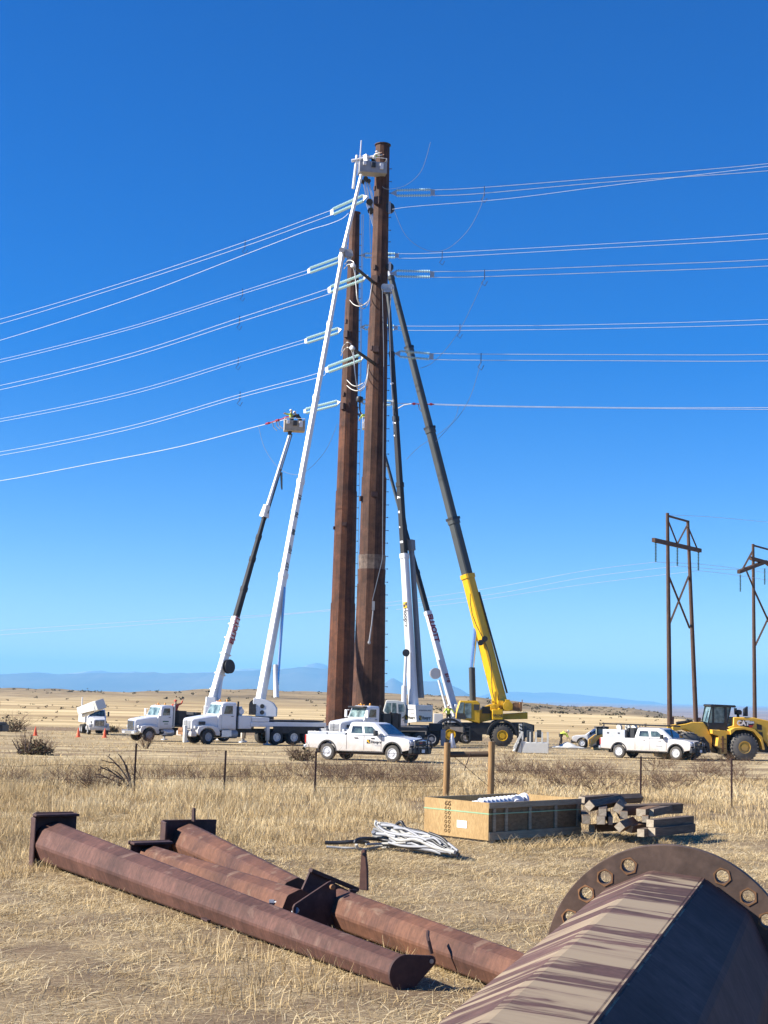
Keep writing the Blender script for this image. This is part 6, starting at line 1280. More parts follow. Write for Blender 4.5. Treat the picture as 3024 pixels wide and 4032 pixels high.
# ---------------------------------------------------------------- wooden H frames
def hframe(label, Y0, Y1, poles, arms, braces, strings, grp='wooden line structures', sleeves=True):
    a = P(*poles[0][0], Y0); root = thing('utility_structure', label, 'power pole', (a.x, a.y, gz(a.x, a.y)), 0, grp)
    for (t, b), Y in zip(poles, (Y0, Y1)):
        T = P(t[0], t[1], Y); Bp = P(b[0], b[1], Y); d = (Bp - T) / (T.z - Bp.z); zb = gz(Bp.x, Y) - .3; B_ = T + d * (T.z - zb)
        m = MB(); m.tube(B_, T, .27, .17, n=12); m.build('pole', 'utilwood', root, world=True)
        if sleeves:
            m = MB(); m.beam(B_ + Vector((.22, -.05, 0)), Vector((B_.x, B_.y, zb + (T.z - zb) * .135)) + (T - B_).normalized() * 0 + Vector((.24, -.05, 0)), .26, .4, cut=.4); m.build('stub_reinforcement', 'armdark', root, world=True)
    ylerp = lambda x: Y0 + (Y1 - Y0) * (x - poles[0][0][0]) / (poles[1][0][0] - poles[0][0][0])
    for (x0, y0, x1, y1, w_, yo) in arms:
        m = MB(); m.beam(P(x0, y0, ylerp(x0) + yo), P(x1, y1, ylerp(x1) + yo), w_, w_ * 1.2); m.build('crossarm', 'utilwood', root, world=True)
    for (x0, y0, x1, y1, w_) in braces:
        m = MB(); m.beam(P(x0, y0, ylerp(x0) - .25), P(x1, y1, ylerp(x1) - .25), w_, w_); m.build('brace', 'utilwood', root, world=True)
    for (x, y0, y1) in strings:
        m = string_mesh(P(x, y0, ylerp(x)), P(x, y1, ylerp(x)), 13, .13); m.build('insulator_string', 'greensteel', root, world=True, smooth=50)
    return root
hframe('left one of the two wooden H structures, standing behind the wheel loader', 150, 156, [((2628, 2020), (2637, 2840)), ((2708, 2052), (2740, 2835))],
    [(2573, 2126, 2757, 2168, .34, -.35), (2632, 2032, 2712, 2054, .16, 0)],
    [(2631, 2050, 2667, 2142, .14), (2704, 2072, 2667, 2142, .14), (2708, 2072, 2745, 2160, .14), (2632, 2265, 2715, 2472, .18), (2711, 2270, 2634, 2462, .18)], [(2582, 2135, 2212), (2667, 2152, 2228), (2750, 2168, 2246)])
hframe('right wooden H structure cut off by the edge of the photo, with V shaped arms', 176, 184, [((2965, 2142), (2972, 2820)), ((3075, 2172), (3090, 2820))],
    [(2956, 2198, 3100, 2238, .34, -.35), (2968, 2148, 3078, 2178, .16, 0), (2908, 2252, 3014, 2212, .34, -.3), (3014, 2212, 3110, 2290, .34, -.3)],
    [(2963, 2170, 2922, 2245, .18), (2940, 2250, 2968, 2316, .18), (2968, 2320, 3060, 2520, .2), (3060, 2360, 2970, 2550, .2)], [(2915, 2262, 2330), (3011, 2238, 2302)])
for nm, pts in (('upper', [((2582, 2213), 151), ((2300, 2248), 152), ((1850, 2328), 156), ((1200, 2410), 160), ((700, 2437), 162), ((0, 2482), 166)]), ('lower', [((2667, 2229), 153), ((2300, 2274), 155), ((1850, 2352), 158), ((1120, 2420), 162), ((700, 2450), 164), ((0, 2500), 168)]), ('right hand', [((2750, 2247), 156), ((2300, 2301), 158), ((1850, 2368), 160), ((1560, 2400), 162)])):
    wire('%s faint wire from the left wooden structure passing behind the cranes' % nm, [P(a[0], a[1], y) for a, y in pts], .016)
for nm, pts in (('nearest', [((2582, 2213), 151), ((2760, 2222), 160), ((2915, 2240), 175), ((3060, 2262), 185)]), ('middle', [((2667, 2229), 153), ((2850, 2242), 168), ((3011, 2240), 180), ((3080, 2242), 186)]), ('lowest', [((2750, 2247), 156), ((2880, 2262), 168), ((3060, 2290), 184)]), ('topmost', [((2628, 2028), 150), ((2780, 2034), 162), ((2965, 2050), 176), ((3060, 2060), 184)])):
    wire('%s short wire span between the two wooden structures' % nm, [P(a[0], a[1], y) for a, y in pts], .018)

# ---------------------------------------------------------------- wire fence with a wooden brace
YN = 39.7
p = G(882, 3118); fe_ = thing('wire_fence', 'thin wire fence on steel posts crossing behind the stored steel, with a wooden brace', 'fence', (p.x, YN, 0), 0, None)
def fpost(px, ytop):
    b = P(px, 3118, YN); b.z = gz(b.x, YN); t = P(px, ytop, YN); m = MB(); m.beam(b - Vector((0, 0, .1)), Vector((b.x + .01, YN, t.z)), .05, .012, side=Vector((1, 0, 0))); m.beam(b - Vector((0, .02, .1)), Vector((b.x + .01, YN - .02, t.z)), .012, .04, side=Vector((1, 0, 0))); m.build('post', 'armdark', fe_, world=True)
for px, yt in ((527, 2928), (882, 2955), (1239, 2958), (2522, 2978), (180, 2940), (2880, 2985), (3240, 2990), (-180, 2935)):
    if px not in (180,): fpost(px, yt)
def wz(px, k):                                  # wire height in the photo
    y = np.interp(px, [-400, 0, 527, 1100, 1757], [[2960, 2961, 2958, 2959, 2972], [3016, 3015, 3012, 3010, 3012], [3079, 3076, 3068, 3055, 3050], [3140, 3138, 3122, 3102, 3095]][k]); return float(y)
for k in range(4):
    m = MB(); pts = []
    for px in range(-400, 1758, 60): pts.append(P(px, wz(px, k) + 3 * math.sin(px * .02), YN)); 
    pts.append(P(1757, wz(1757, k), YN)); m.path(pts, .0042 if k else .0048, 4); m.build('fence_wire', 'armdark', fe_, world=True)
for k, (y0, y1) in enumerate(((2992, 2995), (3030, 3035), (3068, 3070))):
    m = MB(); m.path([P(x, y0 + (y1 - y0) * (x - 1935) / 900 + 4 * math.sin(x * .01), YN) for x in range(1935, 3500, 80)], .0035, 4); m.build('fence_wire', 'armdark', fe_, world=True)
for px, yt, r_ in ((1757, 2924, .088), (1932, 2920, .088)):
    b = P(px, 3116, YN - .05); b.z = gz(b.x, YN) - .1; t = P(px, yt, YN - .05); m = MB(); m.tube(b, Vector((b.x + .01, b.y, t.z)), r_, n=14); m.build('wooden_post', 'post', fe_, world=True, smooth=40)
m = MB(); m.tube(P(1762, 2971, YN), P(1928, 2969, YN), .078, n=10); m.build('brace_rail', 'rail', fe_, world=True, smooth=40)
m = MB(); m.tube(P(1790, 2982, YN - .1), P(1928, 3100, YN - .1), .007, n=4); m.tube(P(1852, 2966, YN - .1), P(1828, 3034, YN - .1), .012, n=5); m.build('brace_wire', 'armdark', fe_, world=True)

# ---------------------------------------------------------------- stored arms lying in the grass
def arm_frame(A, B):
    d = (B - A).normalized(); z = Vector((0, 0, 1)); y = z.cross(d).normalized(); z = d.cross(y)
    return Matrix.Translation(A) @ Matrix((d, y, z)).transposed().to_4x4(), (B - A).length
def arm(label, far, near, rf, rn, mat, nsides=8, ph=0, capped=True, bulge=0.0):
    """far/near: world ground points; tapered eight-sided tube resting on the ground"""
    A = far + Vector((0, 0, rf)); B = near + Vector((0, 0, rn)); X, Ln = arm_frame(A, B)
    root = bpy.data.objects.new('steel_davit', None); col.objects.link(root); root.matrix_world = X; root.matrix_basis = X; tag(root, label, 'steel davit', 'rusty tapered steel davits lying in the grass')
    m = MB(); secs = []; N = 14; c_ = .07
    def ring(x, r):
        out = []
        for k in range(nsides):
            a0 = R(ph + 360 / nsides * k)
            for e in (-1, 1): a = a0 + e * c_ ; out.append((x, math.cos(a) * r * (1 if True else 0), math.sin(a) * r))
        return out
    for i in range(N + 1):
        t = i / N; secs.append(ring(Ln * t, rf + (rn - rf) * t))
    m.loft(secs); m.build('shaft', mat, root, smooth=14)
    return root, X, Ln
# arm 1: the long near one
f1 = G(207, 3408); n1 = G(1588, 3899); r1, X1, L1 = arm('long mauve rusty arm lying closest on the left, ending in a dark pointed cap', f1, n1, .335, .158, 'arm')
def local_box(m, x, y, z, dx, dy, dz): m.box((x, y, z), (dx, dy, dz))
m = MB(); m.box((-.05, 0, .03), (.05, .68, .80)); m.box((.04, .0, .44), (.20, .70, .04)); m.box((.04, -.35, .03), (.20, .03, .76)); m.box((-.14, .35, .03), (.22, .03, .76)); m.lathe([(.05, -.31), (.05, .31)], (-.06, 0, .43), (0, 1, 0), 12); m.build('end_bracket', 'armdark', r1, bevel=.015)
def capplate(root, Ln, r, tipdir, tip, hole=True, th=.03, name='cap_plate', mat='armdark'):
    """disc drawn out to a rounded ear with a bolt hole"""
    a0 = math.atan2(tipdir[1], tipdir[0]); pts = []
    re = r * .30; sp = math.acos((r - re) / tip) if tip > r - re else 1.0
    for k in range(25): a = a0 + sp + (2 * PI - 2 * sp) * k / 24; pts.append((math.cos(a) * r, math.sin(a) * r))
    cx, cy = math.cos(a0) * tip, math.sin(a0) * tip
    for k in range(9): a = a0 - sp + 2 * sp * k / 8; pts.append((cx + math.cos(a) * re, cy + math.sin(a) * re))
    hr = re * .42; inner = [(cx + math.cos(2 * PI * k / 12) * hr, cy + math.sin(2 * PI * k / 12) * hr) for k in range(12)]
    m = MB(); m.prism(pts, Ln, Ln + th, ax='X'); o = m.build(name, mat, root, smooth=30, bevel=.004)
    m = MB(); m.lathe([(hr, 0), (hr * 1.0, th + .012), (hr * .3, th + .014)], (Ln - .003, cx, cy), (1, 0, 0), 12); m.build('bolt_hole', 'endgrain', o)
    return (cx, cy)
capplate(r1, L1, .172, (-.93, .36) if False else (.93, .30), .30)
p_ = MB(); p_.box((L1 * .62, -.27, -.12), (.18, .05, .02)); p_.build('lifting_lug', 'armdark', r1)
# arm 2: middle, orange-brown, with triangular vang plate and shackle
f2 = G(590, 3440); f2 = Vector((f2.x, f2.y, .02)); n2 = Vector((P(1180, 3553, 17.9).x, 17.9, 0.0)); r2, X2, L2 = arm('middle orange brown arm with a triangular end plate and a shackle', f2, n2, .20, .22, 'armrust')
m = MB(); m.box((-.08, 0, .10), (.05, .60, .26)); m.box((.02, 0, .235), (.22, .62, .04)); m.lathe([(.03, -.33), (.03, .33)], (-.09, 0, .235), (0, 1, 0), 10); m.build('end_bracket', 'armdark', r2, bevel=.01)
# triangular plate in the plane across the arm end; corners taken at the tip's real depth
def PL(px, py, pt, nrm): d = ray(px, py); return CAM + d * ((pt - CAM).dot(nrm) / d.dot(nrm))
NA = Vector((.5, -.866, 0))
def worldplate(name, pix, Y, th, root, mat='armdark', dirn=NA):
    c0_ = sum(p[0] for p in pix) / len(pix), sum(p[1] for p in pix) / len(pix); pt = P(c0_[0], c0_[1], Y); vs = [PL(x, y, pt, dirn) for x, y in pix]; n = len(vs); d = dirn.normalized() * th
    m = MB(); m._add(vs + [v + d for v in vs], [tuple(range(n)), tuple(range(2 * n - 1, n - 1, -1))] + [(i, i + n, (i + 1) % n + n, (i + 1) % n) for i in range(n)]); return m.build(name, mat, root, world=True, smooth=0, bevel=.004)
tri = [(1150, 3572), (1156, 3560), (1288, 3472), (1300, 3467), (1312, 3470), (1318, 3482), (1320, 3600), (1316, 3680), (1280, 3665), (1156, 3600), (1149, 3586)]
worldplate('vang_plate', tri, 17.5, .035, r2)
m = MB(); c = P(1306, 3492, 17.5); m.lathe([(.03, 0), (.03, .04), (.012, .045)], c, (.5, -1, 0), 10); m.build('bolt_hole', 'holerust', r2, world=True)
sh = thing('shackle', 'galvanised shackle hanging from the triangular end plate', 'shackle', P(1166, 3588, 17.4), 0, None)
c = P(1168, 3585, 17.42); e = P(1154, 3626, 17.38)
m = MB(); [m.path([c + Vector((s, -.03, .0)), c.lerp(e, .5) + Vector((s * 1.1, -.05, 0)), e + Vector((s * .7, -.03, 0))], .018, 8) for s in (-.035, .035)]; m.lathe([(.03, 0), (.05, .01), (.05, .04), (.03, .05)], e + Vector((0, .02, -.01)), (.3, -1, 0), 12); m.build('bow', 'galv', sh, world=True)
m = MB(); m.lathe([(.001, 0), (.04, .0), (.04, .14), (.001, .14)], c + Vector((.03, .04, 0)), (-.3, -1, .1), 10); m.build('pin', 'galv', sh, world=True)
m = MB(); m.tube(P(1068, 3553, 18.05), P(1115, 3552, 18.0), .018, n=8); m.tube(P(1115, 3552, 18.0), P(1145, 3588, 17.9), .012, n=6); m.lathe([(.001, 0), (.035, .0), (.035, .06), (.001, .06)], P(1060, 3553, 18.05), (1, 0, 0), 8); m.build('grounding_lug', 'galv', r2, world=True)
# arm 3: behind
f3 = G(742, 3392); n3 = Vector((-.98, 19.1, 0)); r3, X3, L3 = arm('rear arm with orange rust streaks, its square bracket standing in the tall grass', f3, n3, .30, .215, 'armrust')
m = MB(); m.box((-.06, 0, .07), (.05, .90, .58)); m.box((.1, -.45, .07), (.34, .04, .56)); m.prism([(-.02, .34), (.16, .34), (.10, .56), (.02, .56)], .02, .06, ax='Y'); m.build('end_bracket', 'armdark', r3, bevel=.012)
# arm 4: right one, box bracket and standing vang
f4 = Vector((-.42, 17.9, 0)); n4 = Vector((2.35, 12.2, 0)); r4, X4, L4 = arm('right hand arm running behind the big stored pole, with an upright spike', f4, n4, .232, .178, 'armrust')
bx = [(1185, 3500), (1207, 3450), (1222, 3428), (1243, 3430), (1248, 3415), (1300, 3445), (1408, 3504), (1398, 3510), (1370, 3505), (1366, 3560), (1352, 3640), (1330, 3680), (1240, 3600)]
worldplate('box_bracket', [(1185, 3500), (1215, 3432), (1224, 3430), (1370, 3506), (1362, 3600), (1350, 3680), (1310, 3690), (1240, 3600)], 18.25, .04, r4)
m = MB(); m.beam(P(1222, 3426, 18.1), P(1408, 3503, 18.45), .09, .05, side=NA); m.build('bracket_top', 'armdark', r4, world=True, bevel=.01)
worldplate('bracket_side', [(1372, 3500), (1404, 3504), (1392, 3520), (1378, 3560), (1362, 3640), (1350, 3690), (1342, 3660)], 18.1, .04, r4)
worldplate('vang_plate', [(1421, 3500), (1430, 3350), (1436, 3344), (1443, 3347), (1451, 3420), (1452, 3506)], 17.9, .05, r4, 'arm', Vector((-.5, -1, 0)))
m = MB(); c = P(1433, 3363, 17.85); m.lathe([(.022, 0), (.022, .012), (.01, .013)], c, (0, -1, 0), 8); m.build('bolt_hole', 'ink', r4, world=True)
m = MB(); m.path([P(1700, 3755, 14.95), P(1688, 3705, 14.95), P(1684, 3690, 14.98), P(1685, 3668, 15.1)], .018, 6); m.build('ground_clip', 'armdark', r4, world=True)

# ---------------------------------------------------------------- big stored pole with its bolt flange
YB_ = 10.2; fc = P(2636, 3836, YB_); vpd = ray(3345, 2690); ax = (vpd / vpd.length); ax = Vector((ax.x, ax.y, ax.z * .9)).normalized()
pxm = FPX / TT(2636, 3836, YB_); Rf = 497 / pxm; Rp = 402 / pxm
big = bpy.data.objects.new('steel_pole_section', None); col.objects.link(big)
zz_ = Vector((0, 0, 1)); yv = zz_.cross(-ax).normalized(); zv = (-ax).cross(yv); Xb = Matrix.Translation(fc) @ Matrix((-ax, yv, zv)).transposed().to_4x4(); big.matrix_basis = Xb
tag(big, 'huge brown pole section with a drilled round flange in the lower right corner', 'pole section')
# local frame: x runs from the flange toward the photographer, y to the photo's right ... vertices every 30 degrees
rightv = ax.cross(Vector((0, 0, 1))).normalized(); sgn = 1 if yv.dot(rightv) > 0 else -1
def bring(x, r): return [(x, sgn * math.cos(R(40 + 30 * k + e)) * r, math.sin(R(40 + 30 * k + e)) * r) for k in range(12) for e in (-1.6, 1.6)]
m = MB(); LB = 9.4; m.loft([bring(.0 + LB * t, Rp * (1 + .05 * t)) for t in np.linspace(0, 1, 12)]); m.build('shaft', 'bigpole', big, smooth=12)
m = MB(); fl_n = 120; holes = [130, 142, 154, 166, 118 - 0.0]
hole_px = [(2216, 3632), (2288, 3530), (2370, 3461), (2468, 3407), (2845, 3440), (2950, 3508), (3015, 3602)]
angs = [math.degrees(math.atan2(3836 - y, x - 2636)) for x, y in hole_px]; rh = 440 / pxm
angs += [180 - 0, 192, 204, 216, 228, 300, 312, 324, -2, -14]
hr = 27 / pxm; Ri = Rp * .93; Ro = Rf; thk = .075
# flange built as an annulus with true holes: angular cells, hole cells get an octagonal cut
import bmesh
def flange():
    bm = bmesh.new(); segs = 144; cells = {}
    outer = []; 
    cur = bpy.data.curves.new('f', 'CURVE'); cur.dimensions = '2D'; cur.fill_mode = 'BOTH'; cur.extrude = thk / 2; cur.bevel_depth = .004
    def circ(cx, cy, r, n):
        s = cur.splines.new('POLY'); s.points.add(n - 1)
        for k in range(n): a = 2 * PI * k / n; s.points[k].co = (cx + math.cos(a) * r, cy + math.sin(a) * r, 0, 1)
        s.use_cyclic_u = True
    circ(0, 0, Ro, 128); circ(0, 0, Ri, 12)
    for a in angs: circ(math.cos(R(a)) * rh * sgn, math.sin(R(a)) * rh, hr, 24)
    o = bpy.data.objects.new('f', cur); col.objects.link(o); bpy.context.view_layer.update()
    me = bpy.data.meshes.new_from_object(o.evaluated_get(bpy.context.evaluated_depsgraph_get())); bpy.data.objects.remove(o); return me
me = flange(); Rot = Matrix(((0, 0, 1, 0), (1, 0, 0, 0), (0, 1, 0, 0), (0, 0, 0, 1))); me.transform(Rot); me.transform(Matrix.Translation((-.03, 0, 0)))
me.materials.clear(); me.materials.append(M['flange']); me.shade_smooth(); me.set_sharp_from_angle(angle=R(30)); link('flange', me, big)
for a in angs[:7]:                              # rust marks where the nuts sat round each hole
    cx, cy = math.cos(R(a)) * rh * sgn, math.sin(R(a)) * rh; cur = bpy.data.curves.new('r', 'CURVE'); cur.dimensions = '2D'; cur.fill_mode = 'BOTH'; cur.extrude = .0015
    for r_, n_ in ((hr * 1.34, 6), (hr * 1.03, 24)):
        s = cur.splines.new('POLY'); s.points.add(n_ - 1); s.use_cyclic_u = True
        for k in range(n_): aa = 2 * PI * k / n_ + R(a) * .7; s.points[k].co = (cx + math.cos(aa) * r_, cy + math.sin(aa) * r_, 0, 1)
    o = bpy.data.objects.new('r', cur); col.objects.link(o); bpy.context.view_layer.update(); me = bpy.data.meshes.new_from_object(o.evaluated_get(bpy.context.evaluated_depsgraph_get())); bpy.data.objects.remove(o)
    me.transform(Rot); me.transform(Matrix.Translation((.0145, 0, 0))); me.materials.clear(); me.materials.append(M['holerust']); link('nut_mark', me, big)
m = MB(); 
a_ = R(70); m.path([(.05 + LB * t, sgn * math.cos(a_) * Rp * (1 + .05 * t) * 1.002, math.sin(a_) * Rp * (1 + .05 * t) * 1.002) for t in np.linspace(0, 1, 30)], .010, 6); m.build('weld_seam', 'bigpole', big)
m = MB(); m.lathe([(Rp * 1.0, .045), (Rp * .99, .065)], (0, 0, 0), (1, 0, 0), 12, ph=R(0), caps=False)
# wooden cribbing under it, below the frame
cr = thing('timber_block', 'timber cribbing block under the big stored pole near its flange', 'timber', (fc.x - .9, fc.y - 3.2, 0), R(20), None)

# ---------------------------------------------------------------- crate of line hardware
F0 = G(1922, 3325); F0.z = .0; th_ = R(43); cr_w, cr_l, cr_h = 1.72, 2.72, .70
bpy.data.objects.remove(cr)
crate = thing('wooden_crate', 'open wooden crate with a particle board end, pine framed sides and a green strap', 'crate', F0, th_, None)
# local x along the long side (to the right and away), y along the short end (to the left and away)
z0 = .07
m = MB(); m.box((0.008, cr_w / 2, z0 + cr_h / 2), (.016, cr_w, cr_h)); m.build('board_end', 'osb', crate)
m = MB(); m.box((cr_l, cr_w / 2, z0 + cr_h / 2), (.02, cr_w, cr_h)); m.build('board_end', 'osb', crate)
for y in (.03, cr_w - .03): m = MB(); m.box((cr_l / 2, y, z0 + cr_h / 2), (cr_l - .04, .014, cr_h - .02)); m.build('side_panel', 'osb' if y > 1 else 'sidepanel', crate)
m = MB(); m.box((cr_l / 2, cr_w / 2, z0 + .03), (cr_l - .06, cr_w - .08, .03)); m.build('floor', 'pine', crate)
for z, h in ((z0 + cr_h - .055, .11), (z0 + .075, .15)):
    for y in (.002, cr_w - .002): m = MB(); m.box((cr_l / 2 + .01, y, z), (cr_l, .036, h)); m.build('side_rail', 'pine', crate, bevel=.004)
for k, x in enumerate((.16, .50, 1.18, 1.95, 2.64)):
    for y in (.004, cr_w - .004): m = MB(); m.box((x, y, z0 + cr_h / 2 + .02), (.075, .032, cr_h - .27)); m.build('upright_slat', 'pine', crate, bevel=.003)
for x in (.12, 1.3, 2.5): m = MB(); m.box((x, cr_w / 2, .035), (.12, cr_w, .07)); m.build('skid', 'pine', crate, bevel=.004)
m = MB(); zs = z0 + cr_h * .66; m.box((-.004, cr_w / 2, zs + .03), (.003, cr_w + .02, .022)); m.box((cr_l / 2, -.022, zs + .03), (cr_l, .003, .018)); m.build('strap', 'strapgreen' if 'strapgreen' in M else 'greensteel', crate)
m = MB(); m.box((-.006, cr_w * .40, z0 + cr_h * .36), (.003, .26, .14)); m.build('paper_tag', 'inkwhite', crate)
q = NB('stencil_ink'); q.col((0.10, 0.055, 0.02)); M['stencil'] = q.set(.8)
for r_ in range(7):
    for c_ in range(2):
        m = MB(); y = cr_w * .60 + c_ * .09; z = z0 + .10 + r_ * .085; m.path([(-.0045, y + math.cos(2 * PI * k / 10) * .028, z + math.sin(2 * PI * k / 10) * .030) for k in range(11)], .0065, 4); m.build('stencil_mark', 'stencil', crate)
lettering('CC', .12, (-.0035, cr_w * .62, z0 + cr_h - .08), (0, -1, 0), (0, 0, 1), 'stencil', crate)
def spool(label, loc, rz, L_, r_, tilt=0):
    t = thing('insulator_post', label, 'insulator', loc, rz, 'grey insulators packed in the crate'); m = MB(); n = 11; prof = [(r_ * .5, 0)]
    for k in range(n): x = L_ * k / n; prof += [(r_ * .55, x), (r_, x + L_ / n * .35), (r_ * .55, x + L_ / n * .7)]
    m.lathe(prof + [(r_ * .5, L_)], (0, 0, 0), (1, 0, tilt), 18); m.build('ribbed_body', 'alu', t, smooth=60)
    m = MB(); m.lathe([(r_ * 1.15, 0), (r_ * 1.2, .05), (r_ * .7, .06), (r_ * .6, .1), (.01, .1)], (L_, 0, L_ * tilt), (1, 0, tilt), 18); m.build('end_ring', 'inkwhite', t); return t
Cx = crate.matrix_basis if False else Matrix.Translation(F0) @ Matrix.Rotation(th_, 4, 'Z')
spool('ribbed insulator lying slanted on top inside the crate, white ring at its right end', Cx @ Vector((.75, .95, .66)), th_ - .12, 1.15, .115, .05)
spool('ribbed insulator standing end on inside the crate, showing its round white rings', Cx @ Vector((1.75, .95, .66)), R(-78), .22, .13, .0)
spool('lower ribbed insulator inside the crate toward its left corner', Cx @ Vector((.25, 1.15, .58)), th_ + .1, .9, .10, .03)
spool('ribbed insulator lying at the far side inside the crate', Cx @ Vector((1.2, 1.4, .60)), th_ - .2, 1.0, .10, .0)

# ---------------------------------------------------------------- pile of square timbers
def timber(label, px, py, Y, yaw, L_, sq, roll=0.0, z=None, pitch=0.0, mat='timber'):
    """px,py: photo pixel of the near end's centre"""
    c = P(px, py, Y); 
    root = thing('timber', label, 'timber', c, 0, 'weathered timbers in the pile', rot=None); root.rotation_euler = (roll, pitch, yaw)
    m = MB(); w_, h_ = (sq, sq) if isinstance(sq, (int, float)) else sq; ws = [w_ * (1 + random.uniform(-.03, .03)) for _ in range(5)]
    m.loft([[(L_ * k / 4, -ws[k] / 2, -h_ / 2), (L_ * k / 4, ws[k] / 2, -h_ / 2), (L_ * k / 4, ws[k] / 2, h_ / 2), (L_ * k / 4, -ws[k] / 2, h_ / 2)] for k in range(5)]); b = m.build('beam', mat, root, bevel=.008, smooth=0)
    m = MB(); m.box((-.003, 0, 0), (.006, w_ * .92, h_ * .92)); m.build('sawn_end', 'endgrain', root, smooth=0)
ty = R(72)
T_ = [('topmost left timber turned on its edge with a diamond shaped end', 2321, 3173, 29.6, ty - .15, 2.0, .165, .78, 'timber'),
 ('dark timber lying along the back top left of the pile', 2290, 3152, 30.4, ty - .35, 1.5, .16, .1, 'timber'),
 ('short timber at the back top, pointing right', 2370, 3150, 31.0, ty - .5, 1.3, .15, .6, 'timber'),
 ('long dark timber crossing the top of the pile toward the right', 2445, 3190, 30.4, ty - .62, 1.75, (.17, .2), .12, 'timber'),
 ('timber with a tilted square end in the centre top', 2433, 3184, 29.9, ty + .1, 1.4, .17, .55, 'timber'),
 ('upright faced timber left of centre, second row', 2372, 3200, 29.3, ty + .15, 1.6, .16, .03, 'timber'),
 ('timber below the left of centre one, in the bottom row', 2366, 3230, 29.2, ty + .15, 1.6, .165, -.03, 'timber'),
 ('leftmost low timber beside the crate corner', 2309, 3228, 29.6, ty + .25, 1.5, .165, .02, 'timber'),
 ('timber squeezed in the bottom row under the tilted one', 2404, 3232, 29.5, ty + .2, 1.4, (.09, .17), .0, 'timber'),
 ('middle timber with a square end between top and bottom rows', 2456, 3210, 29.8, ty + .2, 1.3, .16, .02, 'timberbrown'),
 ('pale ended timber on the right top of the middle row', 2524, 3200, 29.8, ty - .1, 1.6, (.2, .15), .02, 'timberbrown'),
 ('dark rear timber right of the pale ended one', 2560, 3200, 30.0, ty - .15, 1.7, (.16, .15), .02, 'timber'),
 ('brown timber slanting across the front with its end turned down', 2440, 3256, 28.9, ty - .05, 1.3, .16, .8, 'timberbrown'),
 ('small pale ended block under the right stack', 2540, 3226, 29.5, ty + .1, 1.0, .13, .02, 'timberbrown'),
 ('large right hand timber, upper one of the front stack', 2560, 3242, 29.0, R(50), 1.6, (.17, .15), .03, 'timber'),
 ('large right hand timber, lower one of the front stack', 2566, 3276, 28.9, R(50), 1.6, (.17, .17), .0, 'timber'),
 ('short square block in front at the foot of the pile', 2523, 3280, 28.8, R(60), .45, .15, .0, 'timber'),
 ('brown timber lying low in the middle gap', 2478, 3262, 29.5, ty - .3, 1.2, .15, .2, 'timberbrown'),
 ('bottom timber hidden under the left of the pile', 2330, 3262, 30.0, ty - .5, 1.6, .15, .0, 'timberbrown')]
for (lb, px, py, Y, yaw, L_, sq, roll, mat) in T_: timber(lb, px, py, Y, yaw, L_, sq, roll, mat=mat)

# ---------------------------------------------------------------- pile of white and black hoses
hp = G(1560, 3330)
rs = random.Random(11)
H_ = [([(1478, 3232), (1500, 3246), (1560, 3262), (1640, 3280), (1720, 3310), (1790, 3345)], 'inkwhite', 'white hose along the crest of the pile'),
 ([(1482, 3240), (1530, 3262), (1600, 3290), (1680, 3312), (1760, 3340), (1800, 3358)], 'cream', 'pale hose just under the crest of the pile'),
 ([(1470, 3288), (1540, 3300), (1620, 3310), (1690, 3325), (1750, 3352)], 'inkwhite', 'white hose running straight through the middle of the pile'),
 ([(1462, 3300), (1520, 3298), (1600, 3308), (1680, 3330), (1712, 3352)], 'cream', 'pale hose bending down to the grass in the middle'),
 ([(1402, 3325), (1412, 3342), (1450, 3344), (1500, 3330), (1560, 3322), (1600, 3318)], 'inkwhite', 'white hose looped at the left end of the pile'),
 ([(1398, 3320), (1405, 3308), (1440, 3302), (1500, 3306), (1570, 3318)], 'black', 'black hose looping over the left end of the pile'),
 ([(1440, 3325), (1500, 3322), (1560, 3320), (1600, 3316)], 'inkwhite', 'short white hose low in the left loop'),
 ([(1505, 3338), (1560, 3332), (1600, 3334)], 'cream', 'lowest short pale hose in the left loop'),
 ([(1280, 3318), (1330, 3318), (1400, 3314), (1450, 3320)], 'black', 'black hose end lying far left of the pile'),
 ([(1284, 3334), (1340, 3338), (1400, 3340), (1440, 3345)], 'inkwhite', 'white hose end lying far left in the grass'),
 ([(1560, 3248), (1580, 3236), (1600, 3262), (1660, 3275), (1720, 3300)], 'black', 'black hose arching over the top of the pile'),
 ([(1500, 3262), (1560, 3290), (1650, 3310), (1740, 3330), (1800, 3356)], 'black', 'black hose between the white ones near the crest'),
 ([(1540, 3250), (1620, 3272), (1700, 3290), (1760, 3318), (1802, 3350)], 'grey', 'grey hose behind the crest of the pile'),
 ([(1490, 3252), (1520, 3275), (1580, 3288), (1660, 3300), (1700, 3322), (1780, 3360)], 'grey', 'grey hose crossing the face of the pile'),
 ([(1660, 3318), (1720, 3340), (1770, 3358), (1806, 3365)], 'black', 'black hose at the foot of the right end'),
 ([(1680, 3302), (1740, 3330), (1790, 3360)], 'black', 'black hose on the right slope of the pile'),
 ([(1700, 3316), (1750, 3338), (1800, 3362)], 'inkwhite', 'short white hose on the right slope of the pile'),
 ([(1640, 3296), (1700, 3312), (1760, 3342)], 'inkwhite', 'short white hose near the right of the crest'),
 ([(1480, 3236), (1478, 3248), (1492, 3262), (1520, 3280)], 'cream', 'pale hose end curling at the upper left tip'),
 ([(1690, 3280), (1740, 3300), (1770, 3330)], 'black', 'thin black hose sticking up at the right back'),
 ([(1470, 3275), (1475, 3282), (1520, 3286), (1560, 3294)], 'grey', 'grey hose end poking out at the left middle')]
crest = [(1478, 3232), (1540, 3250), (1620, 3268), (1700, 3292), (1760, 3322), (1806, 3356)]; foot = [(1455, 3305), (1520, 3322), (1600, 3336), (1690, 3352), (1750, 3364), (1812, 3368)]
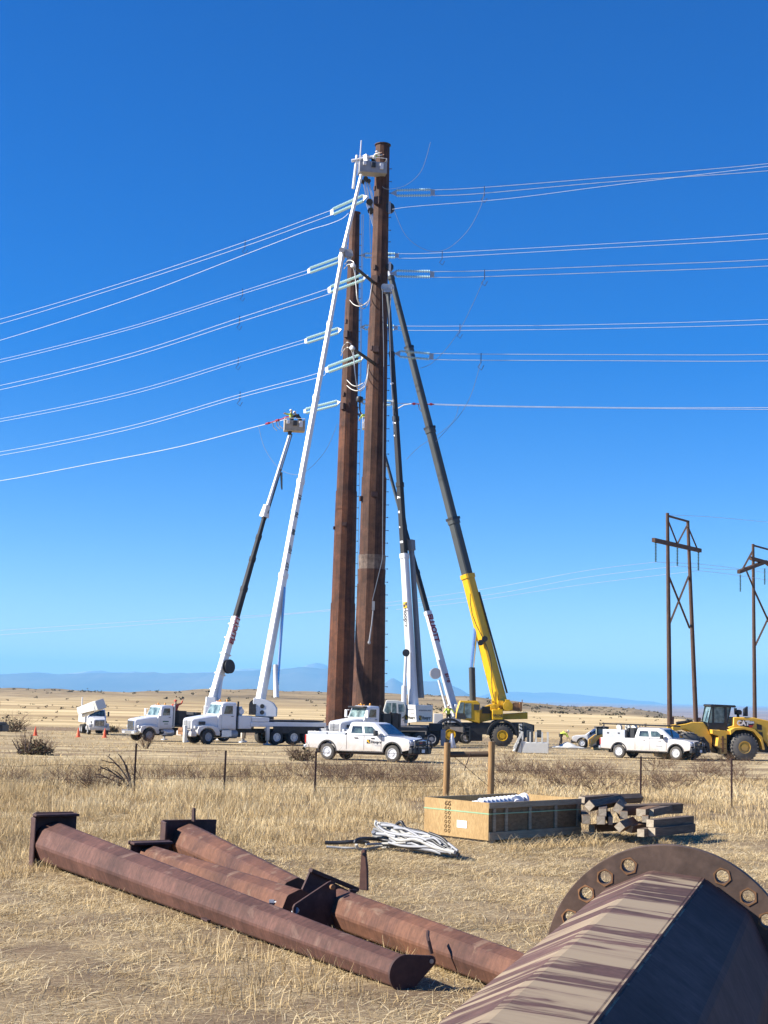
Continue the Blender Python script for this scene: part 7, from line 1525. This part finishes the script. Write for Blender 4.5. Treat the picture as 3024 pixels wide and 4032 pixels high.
cn = {'inkwhite': 'white', 'black': 'black', 'grey': 'grey', 'cream': 'pale', 'hosewhite': 'whitish', 'greymid': 'dark grey'}; sect = ['upper', 'middle', 'lower']
for k in range(34):
    v = (k + rs.random()) / 34; a, b = sorted((rs.uniform(0, .35), rs.uniform(.6, 1.0))); nn = 6; pix = []
    for j in range(nn):
        u = a + (b - a) * j / (nn - 1); i0 = min(int(u * 5), 4); f_ = u * 5 - i0; w_ = min(1, max(0, v + rs.uniform(-.17, .17)))
        cx_ = crest[i0][0] * (1 - f_) + crest[i0 + 1][0] * f_; cy_ = crest[i0][1] * (1 - f_) + crest[i0 + 1][1] * f_; fx = foot[i0][0] * (1 - f_) + foot[i0 + 1][0] * f_; fy = foot[i0][1] * (1 - f_) + foot[i0 + 1][1] * f_
        pix.append((cx_ * (1 - w_) + fx * w_, cy_ * (1 - w_) + fy * w_))
    mt = rs.choice(['grey', 'black', 'hosewhite', 'hosewhite', 'black', 'hosewhite', 'greymid']); H_.append((pix, mt, None if 0 else '%s hose tangled among others on the heap, in its %s part' % (cn[mt], sect[min(2, int(v * 3))])))
for k, (pix, mat, lb) in enumerate(H_):
    if mat in ('inkwhite', 'cream'): mat = 'hosewhite'
    pts = [P(x, y, min(G(x, y).y - .05, float(np.interp(x, [1400, 1480, 1812], [26.6, 27.2, 25.6]))) - (k % 7) * .05) for x, y in pix]; out = []
    for i in range(len(pts) - 1):
        p0, p1, p2, p3 = pts[max(i - 1, 0)], pts[i], pts[i + 1], pts[min(i + 2, len(pts) - 1)]
        for j in range(6): t = j / 6; out.append(.5 * ((2 * p1) + (p2 - p0) * t + (2 * p0 - 5 * p1 + 4 * p2 - p3) * t * t + (3 * p1 - p0 - 3 * p2 + p3) * t ** 3))
    out.append(pts[-1]); m = MB(); m.path(out, .022 + .006 * (k % 3), 8)
    if lb.startswith(('black hose at', 'black hose on', 'black hose between')): m.path([o_ + Vector((0, .06, -.03)) for o_ in out], .024, 8)
    o = m.build('hose', mat, None, smooth=60); tag(o, lb, 'hose', 'hoses in the white and black pile')
